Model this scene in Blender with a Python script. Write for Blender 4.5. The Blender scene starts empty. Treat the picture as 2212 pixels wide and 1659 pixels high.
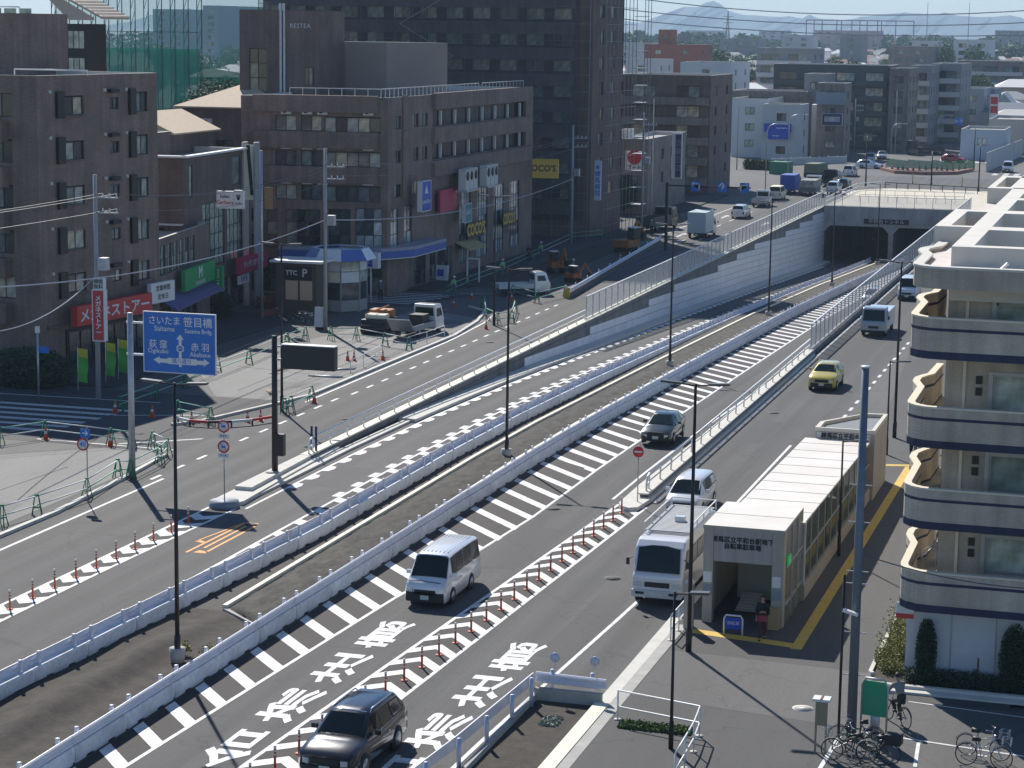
import bpy, math, random
from mathutils import Vector, Matrix
R = math.radians
rnd = random.Random(7)
scene = bpy.context.scene
col = scene.collection

# ---------------------------------------------------------------- camera, light, exposure
CAM_H = 22.5
YAW = R(16.5)                       # the camera looks 16.5 degrees to the left of the road
cam_d = bpy.data.cameras.new('camera')
cam_d.lens = 77.0; cam_d.sensor_width = 36.0
cam_d.clip_start = 0.5; cam_d.clip_end = 40000
cam = bpy.data.objects.new('camera', cam_d); col.objects.link(cam)
_F = 77.0 / 36.0 * 2212.0
_pitch = math.atan(769.5 / _F); _roll = math.atan(1 / 75.0)
_fw = Vector((0, math.cos(_pitch), -math.sin(_pitch)))
_u0 = Vector((0, math.sin(_pitch), math.cos(_pitch))); _r0 = Vector((1, 0, 0))
_r = _r0 * math.cos(_roll) + _u0 * math.sin(_roll)
_u = _u0 * math.cos(_roll) - _r0 * math.sin(_roll)
_M = Matrix.Rotation(YAW, 3, 'Z')
_fw, _r, _u = _M @ _fw, _M @ _r, _M @ _u
m4 = Matrix.Identity(4)
for i in range(3):
    m4[i][0] = _r[i]; m4[i][1] = _u[i]; m4[i][2] = -_fw[i]
m4[2][3] = CAM_H
cam.matrix_world = m4
scene.camera = cam

SUN_AZ = math.atan2(-0.56, 0.83)    # measured from +Y towards +X
SUN_EL = R(39.7)
world = bpy.data.worlds.new('World'); scene.world = world; world.use_nodes = True
nt = world.node_tree; nt.nodes.clear()
sky = nt.nodes.new('ShaderNodeTexSky'); sky.sky_type = 'NISHITA'; sky.sun_disc = False
sky.sun_elevation = SUN_EL; sky.sun_rotation = SUN_AZ
sky.air_density = 1.0; sky.dust_density = 0.0; sky.ozone_density = 4.0; sky.altitude = 20
bg = nt.nodes.new('ShaderNodeBackground'); bg.inputs[1].default_value = 0.088
wo = nt.nodes.new('ShaderNodeOutputWorld')
tint = nt.nodes.new('ShaderNodeMix'); tint.data_type = 'RGBA'; tint.blend_type = 'MULTIPLY'; tint.inputs['Factor'].default_value = 1.0; tint.inputs['B'].default_value = (.87, .96, 1.07, 1)
nt.links.new(sky.outputs[0], tint.inputs['A']); nt.links.new(tint.outputs['Result'], bg.inputs[0]); nt.links.new(bg.outputs[0], wo.inputs[0])
sun_d = bpy.data.lights.new('sun', 'SUN'); sun_d.energy = 5.0; sun_d.angle = R(0.53); sun_d.color = (1.0, 0.95, 0.87)
sun = bpy.data.objects.new('sun', sun_d); col.objects.link(sun)
_sd = Vector((math.sin(SUN_AZ) * math.cos(SUN_EL), math.cos(SUN_AZ) * math.cos(SUN_EL), math.sin(SUN_EL)))
sun.rotation_euler = _sd.to_track_quat('Z', 'Y').to_euler()
scene.view_settings.view_transform = 'Standard'; scene.view_settings.look = 'None'
scene.view_settings.exposure = 0.22; scene.view_settings.gamma = 1.0
scene.view_settings.use_curve_mapping = False
scene.cycles.max_bounces = 6; scene.cycles.volume_bounces = 0
scene.cycles.transparent_max_bounces = 12
scene.cycles.volume_step_rate = 20; scene.cycles.volume_max_steps = 32

# ---------------------------------------------------------------- survey helpers (photo point -> place on the ground)
def _ray(x, y): return (x - 1106.0) * _r - (y - 829.5) * _u + _F * _fw
def G(x, y, z=0.0):
    d = _ray(x, y); t = (z - CAM_H) / d.z
    return Vector((d.x * t, d.y * t, z))
def atY(x, y, Y):
    d = _ray(x, y); t = Y / d.y
    return Vector((d.x * t, Y, CAM_H + d.z * t))
def atX(x, y, X):
    d = _ray(x, y); t = X / d.x
    return Vector((X, d.y * t, CAM_H + d.z * t))
_ZY = [-50, 108, 120, 149, 189, 228, 274, 330, 420]; _ZZ = [0, 0, -.15, -.95, -2.2, -3.85, -6.1, -7.8, -8]
def zt(Y):
    for i in range(len(_ZY) - 1):
        if Y <= _ZY[i + 1]:
            f = (Y - _ZY[i]) / (_ZY[i + 1] - _ZY[i]); return _ZZ[i] + f * (_ZZ[i + 1] - _ZZ[i])
    return _ZZ[-1]
def zL(Y): return zt(Y) - lerp_tab([(135, 0), (165, .3), (190, .5), (235, .55), (280, .45)], Y)
def lerp_tab(tab, y):
    if y <= tab[0][0]: return tab[0][1]
    for (a, b), (c, d) in zip(tab, tab[1:]):
        if y <= c: return b + (d - b) * (y - a) / (c - a)
    return tab[-1][1]

# ---------------------------------------------------------------- materials
def srgb(*c):
    return tuple(((v / 12.92) if v <= .04045 else ((v + .055) / 1.055) ** 2.4) for v in c)
MATS = {}
def mat(name, c, rough=0.7, metal=0.0, var=0.0, scale=3.0, bump=0.0, bscale=40.0, c2=None, rand=0.0, alpha=1.0, emit=0.0, trans=0.0, spec=0.5, coat=0.0, stretch=None, var2=0.0):
    if name in MATS: return MATS[name]
    m = bpy.data.materials.new(name); m.use_nodes = True; MATS[name] = m
    n = m.node_tree.nodes; l = m.node_tree.links
    b = n['Principled BSDF']
    b.inputs['Base Color'].default_value = (*c, 1); b.inputs['Roughness'].default_value = rough
    b.inputs['Metallic'].default_value = metal; b.inputs['Specular IOR Level'].default_value = spec
    b.inputs['Alpha'].default_value = alpha
    if coat: b.inputs['Coat Weight'].default_value = coat; b.inputs['Coat Roughness'].default_value = .08
    if trans: b.inputs['Transmission Weight'].default_value = trans
    if emit:
        b.inputs['Emission Color'].default_value = (*c, 1); b.inputs['Emission Strength'].default_value = emit
    out = None
    tc = n.new('ShaderNodeTexCoord')
    src = tc.outputs['Object']
    if stretch:
        mp = n.new('ShaderNodeMapping'); mp.inputs['Scale'].default_value = stretch
        l.new(src, mp.inputs[0]); src = mp.outputs[0]
    if var or c2:
        no = n.new('ShaderNodeTexNoise'); no.inputs['Scale'].default_value = scale; no.inputs['Detail'].default_value = 6
        no.inputs['Roughness'].default_value = .65
        l.new(src, no.inputs['Vector'])
        ra = n.new('ShaderNodeValToRGB'); ra.color_ramp.elements[0].position = .32; ra.color_ramp.elements[1].position = .68
        a = c2 or tuple(max(0, v * (1 - var)) for v in c); bb = c if c2 else tuple(min(1, v * (1 + var)) for v in c)
        ra.color_ramp.elements[0].color = (*a, 1); ra.color_ramp.elements[1].color = (*bb, 1)
        l.new(no.outputs[0], ra.inputs[0]); out = ra.outputs[0]
        if var2:
            n3 = n.new('ShaderNodeTexNoise'); n3.inputs['Scale'].default_value = scale * 23; n3.inputs['Detail'].default_value = 3
            l.new(tc.outputs['Object'], n3.inputs['Vector'])
            mr = n.new('ShaderNodeMapRange'); mr.inputs[3].default_value = 1 - var2; mr.inputs[4].default_value = 1 + var2
            mr.inputs[1].default_value = .3; mr.inputs[2].default_value = .7
            l.new(n3.outputs[0], mr.inputs[0])
            vm = n.new('ShaderNodeVectorMath'); vm.operation = 'SCALE'
            l.new(out, vm.inputs[0]); l.new(mr.outputs[0], vm.inputs['Scale']); out = vm.outputs[0]
    if rand:
        oi = n.new('ShaderNodeObjectInfo'); mr = n.new('ShaderNodeMapRange')
        mr.inputs[3].default_value = 1 - rand; mr.inputs[4].default_value = 1 + rand
        l.new(oi.outputs['Random'], mr.inputs[0])
        vm = n.new('ShaderNodeVectorMath'); vm.operation = 'SCALE'
        if out: l.new(out, vm.inputs[0])
        else: vm.inputs[0].default_value = c
        l.new(mr.outputs[0], vm.inputs['Scale']); out = vm.outputs[0]
    if out: l.new(out, b.inputs['Base Color'])
    if bump:
        n2 = n.new('ShaderNodeTexNoise'); n2.inputs['Scale'].default_value = bscale; n2.inputs['Detail'].default_value = 4
        l.new(src, n2.inputs['Vector'])
        bu = n.new('ShaderNodeBump'); bu.inputs['Strength'].default_value = bump; bu.inputs['Distance'].default_value = .03
        l.new(n2.outputs[0], bu.inputs['Height']); l.new(bu.outputs[0], b.inputs['Normal'])
    return m

def glass_mat(name, pal, rough=.08):
    """window glass: per-window random tone of what stands behind the pane, glossy in front"""
    m = bpy.data.materials.new(name); m.use_nodes = True; MATS[name] = m
    n = m.node_tree.nodes; l = m.node_tree.links; b = n['Principled BSDF']
    b.inputs['Roughness'].default_value = rough; b.inputs['Specular IOR Level'].default_value = .8
    oi = n.new('ShaderNodeObjectInfo'); ra = n.new('ShaderNodeValToRGB'); ra.color_ramp.interpolation = 'CONSTANT'
    e = ra.color_ramp.elements; e[0].color = (*pal[0], 1); e[0].position = 0
    e[1].color = (*pal[1], 1); e[1].position = 1 / len(pal)
    for i in range(2, len(pal)):
        x = e.new(i / len(pal)); x.color = (*pal[i], 1)
    l.new(oi.outputs['Random'], ra.inputs[0])
    tc = n.new('ShaderNodeTexCoord'); no = n.new('ShaderNodeTexNoise'); no.inputs['Scale'].default_value = 1.3; no.inputs['Detail'].default_value = 3
    l.new(tc.outputs['Object'], no.inputs['Vector'])
    mr = n.new('ShaderNodeMapRange'); mr.inputs[1].default_value = .35; mr.inputs[2].default_value = .65
    mr.inputs[3].default_value = .6; mr.inputs[4].default_value = 1.25
    l.new(no.outputs[0], mr.inputs[0])
    vm = n.new('ShaderNodeVectorMath'); vm.operation = 'SCALE'
    l.new(ra.outputs[0], vm.inputs[0]); l.new(mr.outputs[0], vm.inputs['Scale'])
    l.new(vm.outputs[0], b.inputs['Base Color'])
    return m

def brick_mat(name, c, mortar, bw=.24, bh=.07, rough=.75, var=.12, axis='wall'):
    """small facing tiles: fine print on the wall, far too small to build one by one"""
    m = bpy.data.materials.new(name); m.use_nodes = True; MATS[name] = m
    n = m.node_tree.nodes; l = m.node_tree.links; b = n['Principled BSDF']
    b.inputs['Roughness'].default_value = rough
    tc = n.new('ShaderNodeTexCoord'); sp = n.new('ShaderNodeSeparateXYZ'); cb = n.new('ShaderNodeCombineXYZ')
    l.new(tc.outputs['Object'], sp.inputs[0])
    ad = n.new('ShaderNodeMath'); ad.operation = 'ADD'
    l.new(sp.outputs[0], ad.inputs[0]); l.new(sp.outputs[1], ad.inputs[1])
    l.new(ad.outputs[0], cb.inputs[0]); l.new(sp.outputs[2], cb.inputs[1])
    br = n.new('ShaderNodeTexBrick'); br.inputs['Scale'].default_value = 1
    br.inputs['Brick Width'].default_value = bw; br.inputs['Row Height'].default_value = bh
    br.inputs['Mortar Size'].default_value = .006
    br.inputs['Color1'].default_value = (*[v * (1 - var) for v in c], 1); br.inputs['Color2'].default_value = (*[v * (1 + var) for v in c], 1)
    br.inputs['Mortar'].default_value = (*mortar, 1)
    l.new(cb.outputs[0], br.inputs['Vector'])
    no = n.new('ShaderNodeTexNoise'); no.inputs['Scale'].default_value = .5; no.inputs['Detail'].default_value = 5
    l.new(tc.outputs['Object'], no.inputs['Vector'])
    mr = n.new('ShaderNodeMapRange'); mr.inputs[1].default_value = .3; mr.inputs[2].default_value = .7; mr.inputs[3].default_value = .8; mr.inputs[4].default_value = 1.2
    l.new(no.outputs[0], mr.inputs[0])
    vm = n.new('ShaderNodeVectorMath'); vm.operation = 'SCALE'
    l.new(br.outputs[0], vm.inputs[0])
    mp = n.new('ShaderNodeMapping'); mp.inputs['Scale'].default_value = (2.2, 2.2, .10); l.new(tc.outputs['Object'], mp.inputs[0])
    st = n.new('ShaderNodeTexNoise'); st.inputs['Scale'].default_value = 1; st.inputs['Detail'].default_value = 5; l.new(mp.outputs[0], st.inputs['Vector'])
    m3 = n.new('ShaderNodeMapRange'); m3.inputs[1].default_value = .35; m3.inputs[2].default_value = .65; m3.inputs[3].default_value = .84; m3.inputs[4].default_value = 1.1; l.new(st.outputs[0], m3.inputs[0])
    mu = n.new('ShaderNodeMath'); mu.operation = 'MULTIPLY'; l.new(mr.outputs[0], mu.inputs[0]); l.new(m3.outputs[0], mu.inputs[1]); l.new(mu.outputs[0], vm.inputs['Scale']); l.new(vm.outputs[0], b.inputs['Base Color'])
    return m

def asphalt_mat(name, c, track=0.0, x0=0.0, pitch=3.3, tint=None):
    m = bpy.data.materials.new(name); m.use_nodes = True; MATS[name] = m
    n = m.node_tree.nodes; l = m.node_tree.links; b = n['Principled BSDF']
    b.inputs['Roughness'].default_value = .82; b.inputs['Specular IOR Level'].default_value = .35
    geo = n.new('ShaderNodeNewGeometry')
    big = n.new('ShaderNodeTexNoise'); big.inputs['Scale'].default_value = .12; big.inputs['Detail'].default_value = 7; big.inputs['Roughness'].default_value = .6
    mp = n.new('ShaderNodeMapping'); mp.inputs['Scale'].default_value = (1.0, .25, 1.0)
    l.new(geo.outputs['Position'], mp.inputs[0]); l.new(mp.outputs[0], big.inputs['Vector'])
    fine = n.new('ShaderNodeTexNoise'); fine.inputs['Scale'].default_value = 9; fine.inputs['Detail'].default_value = 4; fine.inputs['Roughness'].default_value = .8
    l.new(geo.outputs['Position'], fine.inputs['Vector'])
    a = n.new('ShaderNodeMapRange'); a.inputs[1].default_value = .3; a.inputs[2].default_value = .7; a.inputs[3].default_value = .8; a.inputs[4].default_value = 1.2
    l.new(big.outputs[0], a.inputs[0])
    f = n.new('ShaderNodeMapRange'); f.inputs[1].default_value = .25; f.inputs[2].default_value = .75; f.inputs[3].default_value = .78; f.inputs[4].default_value = 1.22
    l.new(fine.outputs[0], f.inputs[0])
    mu = n.new('ShaderNodeMath'); mu.operation = 'MULTIPLY'; l.new(a.outputs[0], mu.inputs[0]); l.new(f.outputs[0], mu.inputs[1])
    last = mu.outputs[0]
    ms = n.new('ShaderNodeMapping'); ms.inputs['Scale'].default_value = (2.1, .035, 1); l.new(geo.outputs['Position'], ms.inputs[0])
    sn = n.new('ShaderNodeTexNoise'); sn.inputs['Scale'].default_value = 1; sn.inputs['Detail'].default_value = 5; sn.inputs['Roughness'].default_value = .7; l.new(ms.outputs[0], sn.inputs['Vector'])
    sm = n.new('ShaderNodeMapRange'); sm.inputs[1].default_value = .32; sm.inputs[2].default_value = .68; sm.inputs[3].default_value = .84 if track else .95; sm.inputs[4].default_value = 1.14 if track else 1.05; l.new(sn.outputs[0], sm.inputs[0])
    m4_ = n.new('ShaderNodeMath'); m4_.operation = 'MULTIPLY'; l.new(last, m4_.inputs[0]); l.new(sm.outputs[0], m4_.inputs[1]); last = m4_.outputs[0]
    vo = n.new('ShaderNodeTexVoronoi'); vo.feature = 'DISTANCE_TO_EDGE'; vo.inputs['Scale'].default_value = .22; wn = n.new('ShaderNodeTexNoise'); wn.inputs['Scale'].default_value = .8; wn.inputs['Detail'].default_value = 6; l.new(geo.outputs['Position'], wn.inputs['Vector'])
    wa = n.new('ShaderNodeVectorMath'); wa.operation = 'MULTIPLY_ADD'; l.new(wn.outputs['Color'], wa.inputs[0]); wa.inputs[1].default_value = (2.6, 2.6, 0); l.new(geo.outputs['Position'], wa.inputs[2]); l.new(wa.outputs[0], vo.inputs['Vector'])
    cr = n.new('ShaderNodeMapRange'); cr.inputs[1].default_value = 0; cr.inputs[2].default_value = .010; cr.inputs[3].default_value = .72; cr.inputs[4].default_value = 1; l.new(vo.outputs['Distance'], cr.inputs[0])
    m5_ = n.new('ShaderNodeMath'); m5_.operation = 'MULTIPLY'; l.new(last, m5_.inputs[0]); l.new(cr.outputs[0], m5_.inputs[1]); last = m5_.outputs[0]
    if track:
        sp = n.new('ShaderNodeSeparateXYZ'); l.new(geo.outputs['Position'], sp.inputs[0])
        s = n.new('ShaderNodeMath'); s.operation = 'SUBTRACT'; l.new(sp.outputs[0], s.inputs[0]); s.inputs[1].default_value = x0
        k = n.new('ShaderNodeMath'); k.operation = 'MULTIPLY'; l.new(s.outputs[0], k.inputs[0]); k.inputs[1].default_value = 2 * math.pi / 1.65
        co = n.new('ShaderNodeMath'); co.operation = 'COSINE'; l.new(k.outputs[0], co.inputs[0])
        t2 = n.new('ShaderNodeMapRange'); t2.inputs[1].default_value = -1; t2.inputs[2].default_value = 1; t2.inputs[3].default_value = 1 + track; t2.inputs[4].default_value = 1 - track
        l.new(co.outputs[0], t2.inputs[0])
        mm = n.new('ShaderNodeMath'); mm.operation = 'MULTIPLY'; l.new(last, mm.inputs[0]); l.new(t2.outputs[0], mm.inputs[1]); last = mm.outputs[0]
    vm = n.new('ShaderNodeVectorMath'); vm.operation = 'SCALE'; vm.inputs[0].default_value = c
    l.new(last, vm.inputs['Scale']); l.new(vm.outputs[0], b.inputs['Base Color'])
    bu = n.new('ShaderNodeBump'); bu.inputs['Strength'].default_value = .25; bu.inputs['Distance'].default_value = .01
    l.new(fine.outputs[0], bu.inputs['Height']); l.new(bu.outputs[0], b.inputs['Normal'])
    return m

KIDS = {}
def setpar(o, p):
    o.parent = p; KIDS.setdefault(p.name, []).append(o)

# ---------------------------------------------------------------- mesh builder
class MB:
    def __init__(s): s.v = []; s.f = []; s.mi = []; s.m = 0; s.sm = []; s.smooth = False
    def add(s, vs, fs):
        o = len(s.v); s.v += [tuple(v) for v in vs]
        for f in fs: s.f.append([i + o for i in f]); s.mi.append(s.m); s.sm.append(s.smooth)
        return s
    def quad(s, *p): return s.add(p, [list(range(len(p)))])
    def box(s, x0, y0, z0, x1, y1, z1):
        if x0 > x1: x0, x1 = x1, x0
        if y0 > y1: y0, y1 = y1, y0
        if z0 > z1: z0, z1 = z1, z0
        return s.add([(x0, y0, z0), (x1, y0, z0), (x1, y1, z0), (x0, y1, z0), (x0, y0, z1), (x1, y0, z1), (x1, y1, z1), (x0, y1, z1)],
                     [(3, 2, 1, 0), (4, 5, 6, 7), (0, 1, 5, 4), (1, 2, 6, 5), (2, 3, 7, 6), (3, 0, 4, 7)])
    def cbox(s, c, d, rz=0, ry=0, rx=0):
        M = Matrix.Rotation(rz, 3, 'Z') @ Matrix.Rotation(ry, 3, 'Y') @ Matrix.Rotation(rx, 3, 'X')
        h = [x / 2 for x in d]; vs = []
        for z in (-1, 1):
            for x, y in ((-1, -1), (1, -1), (1, 1), (-1, 1)):
                vs.append(Vector(c) + M @ Vector((x * h[0], y * h[1], z * h[2])))
        return s.add(vs, [(3, 2, 1, 0), (4, 5, 6, 7), (0, 1, 5, 4), (1, 2, 6, 5), (2, 3, 7, 6), (3, 0, 4, 7)])
    def bar(s, a, b, w, h=None, up=(0, 0, 1)):
        """box beam from a to b"""
        h = h or w; a = Vector(a); b = Vector(b); d = (b - a)
        if d.length < 1e-6: return s
        d.normalize(); u = Vector(up)
        if abs(d.dot(u)) > .98: u = Vector((1, 0, 0))
        sx = d.cross(u).normalized(); uu = sx.cross(d).normalized()
        vs = []
        for p in (a, b):
            for i, j in ((-1, -1), (1, -1), (1, 1), (-1, 1)): vs.append(p + sx * (i * w / 2) + uu * (j * h / 2))
        return s.add(vs, [(0, 1, 2, 3), (7, 6, 5, 4), (0, 4, 5, 1), (1, 5, 6, 2), (2, 6, 7, 3), (3, 7, 4, 0)])
    def tube(s, pts, r, n=8, cap=True, r2=None):
        pts = [Vector(p) for p in pts]; rings = []; prev = None
        k = len(pts)
        for i, p in enumerate(pts):
            d = (pts[min(i + 1, k - 1)] - pts[max(i - 1, 0)]).normalized()
            if prev is None:
                u = Vector((0, 0, 1)) if abs(d.z) < .9 else Vector((1, 0, 0))
                x = d.cross(u).normalized()
            else: x = (prev - d * prev.dot(d)).normalized()
            prev = x; y = d.cross(x)
            rr = r if r2 is None else r + (r2 - r) * i / (k - 1)
            rings.append([p + (x * math.cos(t) + y * math.sin(t)) * rr for t in [2 * math.pi * j / n for j in range(n)]])
        vs = [v for g in rings for v in g]; fs = []
        for i in range(k - 1):
            for j in range(n):
                a = i * n + j; b = i * n + (j + 1) % n
                fs.append((a, b, b + n, a + n))
        if cap: fs.append(list(range(n))[::-1]); fs.append([(k - 1) * n + j for j in range(n)])
        old = s.smooth; s.smooth = n > 5; s.add(vs, fs); s.smooth = old
        return s
    def prism(s, poly, z0, z1, zf=None):
        n = len(poly)
        a = [(x, y, z0) for x, y in poly]; b = [(x, y, z1) for x, y in poly]
        return s.add(a + b, [list(range(n))[::-1], list(range(n, 2 * n))] + [(i, (i + 1) % n, n + (i + 1) % n, n + i) for i in range(n)])
    def extrude(s, prof, axis_pts, closed=True):
        """sweep a profile [(side, up)] along pts; side = to the right of travel"""
        pts = [Vector(p) for p in axis_pts]; n = len(prof); vs = []
        for i, p in enumerate(pts):
            d = pts[min(i + 1, len(pts) - 1)] - pts[max(i - 1, 0)]; d.z = 0; d.normalize()
            sx = Vector((d.y, -d.x, 0))
            for a, b in prof: vs.append(p + sx * a + Vector((0, 0, b)))
        fs = []
        for i in range(len(pts) - 1):
            for j in range(n if closed else n - 1):
                a = i * n + j; b = i * n + (j + 1) % n
                fs.append((a, a + n, b + n, b))
        if closed: fs.append(list(range(n))); fs.append([(len(pts) - 1) * n + j for j in range(n)][::-1])
        return s.add(vs, fs)
    def build(s, name, m, parent=None, bevel=0, local=False):
        me = bpy.data.meshes.new(name)
        vs = s.v
        if parent is not None and not local:
            M = pmat(parent).inverted(); vs = [tuple(M @ Vector(v)) for v in vs]
        me.from_pydata(vs, [], s.f)
        ms = m if isinstance(m, (list, tuple)) else [m]
        for x in ms: me.materials.append(x)
        if len(ms) > 1: me.polygons.foreach_set('material_index', s.mi)
        if any(s.sm): me.polygons.foreach_set('use_smooth', s.sm)
        me.update()
        o = bpy.data.objects.new(name, me); col.objects.link(o)
        if parent is not None: setpar(o, parent)
        if bevel:
            b = o.modifiers.new('bevel', 'BEVEL'); b.width = bevel; b.segments = 2; b.limit_method = 'ANGLE'
        return o

def pmat(o):
    m = o.matrix_basis.copy()
    while o.parent: o = o.parent; m = o.matrix_basis @ m
    return m
ORD = 'first second third fourth fifth sixth seventh eighth ninth tenth eleventh twelfth thirteenth fourteenth fifteenth sixteenth seventeenth eighteenth nineteenth twentieth twenty-first twenty-second twenty-third twenty-fourth twenty-fifth twenty-sixth'.split()
LABELS = set()
def tag(o, label=None, cat=None, group=None, kind=None):
    if label: o['label'] = label; LABELS.add(label)
    if cat: o['category'] = cat
    if group: o['group'] = group
    if kind: o['kind'] = kind
    return o
def thing(name, label, cat, loc=(0, 0, 0), rz=0.0, group=None):
    o = bpy.data.objects.new(name, None); col.objects.link(o)
    o.location = loc; o.rotation_euler = (0, 0, rz); o.empty_display_size = .3
    o.matrix_basis = Matrix.Translation(Vector(loc)) @ Matrix.Rotation(rz, 4, 'Z')
    return tag(o, label, cat, group)
def struct(o): o['kind'] = 'structure'; return o
def stuff(o): o['kind'] = 'stuff'; return o
def part(o, mesh_from, name, loc, parent, rz=0, scale=None):
    c = bpy.data.objects.new(name, mesh_from.data if hasattr(mesh_from, 'data') else mesh_from)
    col.objects.link(c); setpar(c, parent); c.location = loc; c.rotation_euler = (0, 0, rz)
    if scale: c.scale = scale
    return c
def copy_tree(o, parent=None):
    c = o.copy(); col.objects.link(c)
    if parent is not None: setpar(c, parent)
    for ch in list(KIDS.get(o.name, ())): copy_tree(ch, c)
    return c
def place(src, loc, rz=0, label=None, group=None, used=set(), scale=None):
    """first use moves the source itself, later uses are copies"""
    if src.name in used: o = copy_tree(src)
    else: used.add(src.name); o = src
    S = Matrix.Diagonal((*(scale or (1, 1, 1)), 1))
    o.matrix_basis = Matrix.Translation(Vector(loc)) @ Matrix.Rotation(rz, 4, 'Z') @ S
    if label: o['label'] = label
    if group: o['group'] = group
    return o
TMP = bpy.data.scenes.new('workbench')
def evaluated_mesh(o):
    vl = TMP.view_layers[0]; vl.update(); return bpy.data.meshes.new_from_object(o.evaluated_get(vl.depsgraph))
def text_mesh(name, txt, size, m, parent, M, bold=0.0, sx=1.0, sy=1.0, ext=0.0, align='CENTER', spacing=1.0, line=1.0):
    """flat lettering as a mesh; M places its centre (x right, y up, z out of the face)"""
    cu = bpy.data.curves.new(name, 'FONT'); cu.body = txt; cu.size = size; cu.align_x = align; cu.align_y = 'CENTER'
    cu.bevel_depth = bold * .8; cu.bevel_resolution = 0; cu.space_character = spacing; cu.space_line = line; cu.resolution_u = 2; cu.extrude = ext
    t = bpy.data.objects.new('tmp', cu); TMP.collection.objects.link(t)
    me = evaluated_mesh(t)
    bpy.data.objects.remove(t); bpy.data.curves.remove(cu)
    S = Matrix.Diagonal((sx, sy, 1 if ext else .08, 1)); me.transform(M @ S)
    me.polygons.foreach_set('use_smooth', [False] * len(me.polygons)); me.materials.clear(); me.materials.append(m)
    o = bpy.data.objects.new(name, me); col.objects.link(o)
    if parent is not None: setpar(o, parent)
    return o
def frame(o, xd, yd):
    x = Vector(xd).normalized(); y = Vector(yd).normalized(); z = x.cross(y)
    m = Matrix.Identity(4)
    for i in range(3): m[i][0] = x[i]; m[i][1] = y[i]; m[i][2] = z[i]; m[i][3] = o[i]
    return m
# ================================================================ MATERIALS
A_ROAD = asphalt_mat('asphalt_road', (.080, .079, .078), track=.10, x0=-26.6)
A_OLD = asphalt_mat('asphalt_old', (.115, .112, .108))
A_SIDE = asphalt_mat('asphalt_sidewalk', (.078, .077, .076))
A_LIGHT = asphalt_mat('concrete_yard', (.205, .20, .19))
A_DARK = asphalt_mat('asphalt_dark', (.06, .06, .062))
A_BROWN = asphalt_mat('hatching_ground', (.050, .042, .041))
PAINT = mat('road_paint', (.86, .86, .84), .65, c2=(.52, .52, .51), scale=1.9, var2=.16)
PAINTW = mat('road_paint_worn', (.66, .66, .64), .7, c2=(.34, .34, .33), scale=6)
CREAM = mat('paint_cream', (.78, .74, .58), .7, var=.08, scale=4)
CONC = mat('concrete', (.40, .39, .36), .85, var=.16, scale=1.2, bump=.2, var2=.07)
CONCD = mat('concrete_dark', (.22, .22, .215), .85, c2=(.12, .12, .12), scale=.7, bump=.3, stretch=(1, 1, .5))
CONCW = mat('concrete_pale', (.60, .58, .52), .8, var=.08, scale=1.5, bump=.1)
BLOCK = mat('barrier_concrete', (.78, .79, .80), .8, var=.18, scale=2.5, bump=.2, rand=.08, var2=.06)
ORANGE = mat('orange_paint', (.85, .33, .06), .7, var=.1)
RAILM = mat('rail_lavender', (.74, .74, .80), .42, .25, var=.05)
WHITEM = mat('white_metal', (.78, .78, .78), .4, .1)
GALV = mat('galvanised_steel', (.45, .47, .50), .42, .55, var=.12, scale=5)
DARKM = mat('dark_brown_steel', (.030, .024, .024), .45, .3)
PANELM = mat('wall_panel', (.72, .75, .78), .45, var=.06, scale=2, rand=.05)
SOIL = mat('soil', (.075, .062, .048), .95, c2=(.035, .030, .026), scale=1.6, bump=.8, bscale=12, var2=.2)
STRAW = mat('dry_ground_cover', (.105, .095, .075), .95, c2=(.035, .032, .027), scale=2.2, bump=.9, bscale=18, stretch=(1, .5, 1), var2=.3)
GRASSM = mat('grass', (.13, .19, .05), .9, c2=(.05, .10, .02), scale=6, bump=.5)
KHAZE = None

# ================================================================ GROUND
ZS = [y for y in _ZY if 108 <= y <= 330]
def ribbon(b, xl, xr, y0, y1, dz, z=zt):
    """strip between two x(y) lines, following the road's slope"""
    fl = xl if callable(xl) else (lambda y, v=xl: v); fr = xr if callable(xr) else (lambda y, v=xr: v)
    ys = sorted({y0, y1} | {y for y in range(int(y0) // 8 * 8, int(y1) + 8, 8) if y0 < y < y1} | {y for y in _ZY if y0 < y < y1})
    vs = []
    for y in ys:
        vs.append((fl(y), y, z(y) + dz)); vs.append((fr(y), y, z(y) + dz))
    b.add(vs, [(2 * i, 2 * i + 1, 2 * i + 3, 2 * i + 2) for i in range(len(ys) - 1)])
def flat(y): return 0.0
XW, XE = -41.8, -23.45
b = MB()
b.quad((-4000, -60, 0), (XW, -60, 0), (XW, 9000, 0), (-4000, 9000, 0))
b.quad((XE, -60, 0), (5000, -60, 0), (5000, 9000, 0), (XE, 9000, 0))
b.quad((XW, -60, 0), (XE, -60, 0), (XE, 108, 0), (XW, 108, 0))
b.quad((XW, 282, 0), (XE, 282, 0), (XE, 9000, 0), (XW, 9000, 0))
struct(b.build('ground', A_OLD))
b = MB(); ribbon(b, -49.5, -17.3, 20, 108, .004, flat); ribbon(b, -49.5, XW, 108, 282, .004, flat)
ribbon(b, XE, -17.3, 108, 282, .004, flat)
b.quad((-52, 282, .004), (-10, 282, .004), (-10, 352, .004), (-52, 352, .004))
struct(b.build('road', A_ROAD))
b = MB(); ribbon(b, XW, -34.6, 108, 330, 0.0, zL); ribbon(b, -34.6, XE, 108, 330, 0.0); struct(b.build('underpass_road', A_ROAD))
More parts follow.
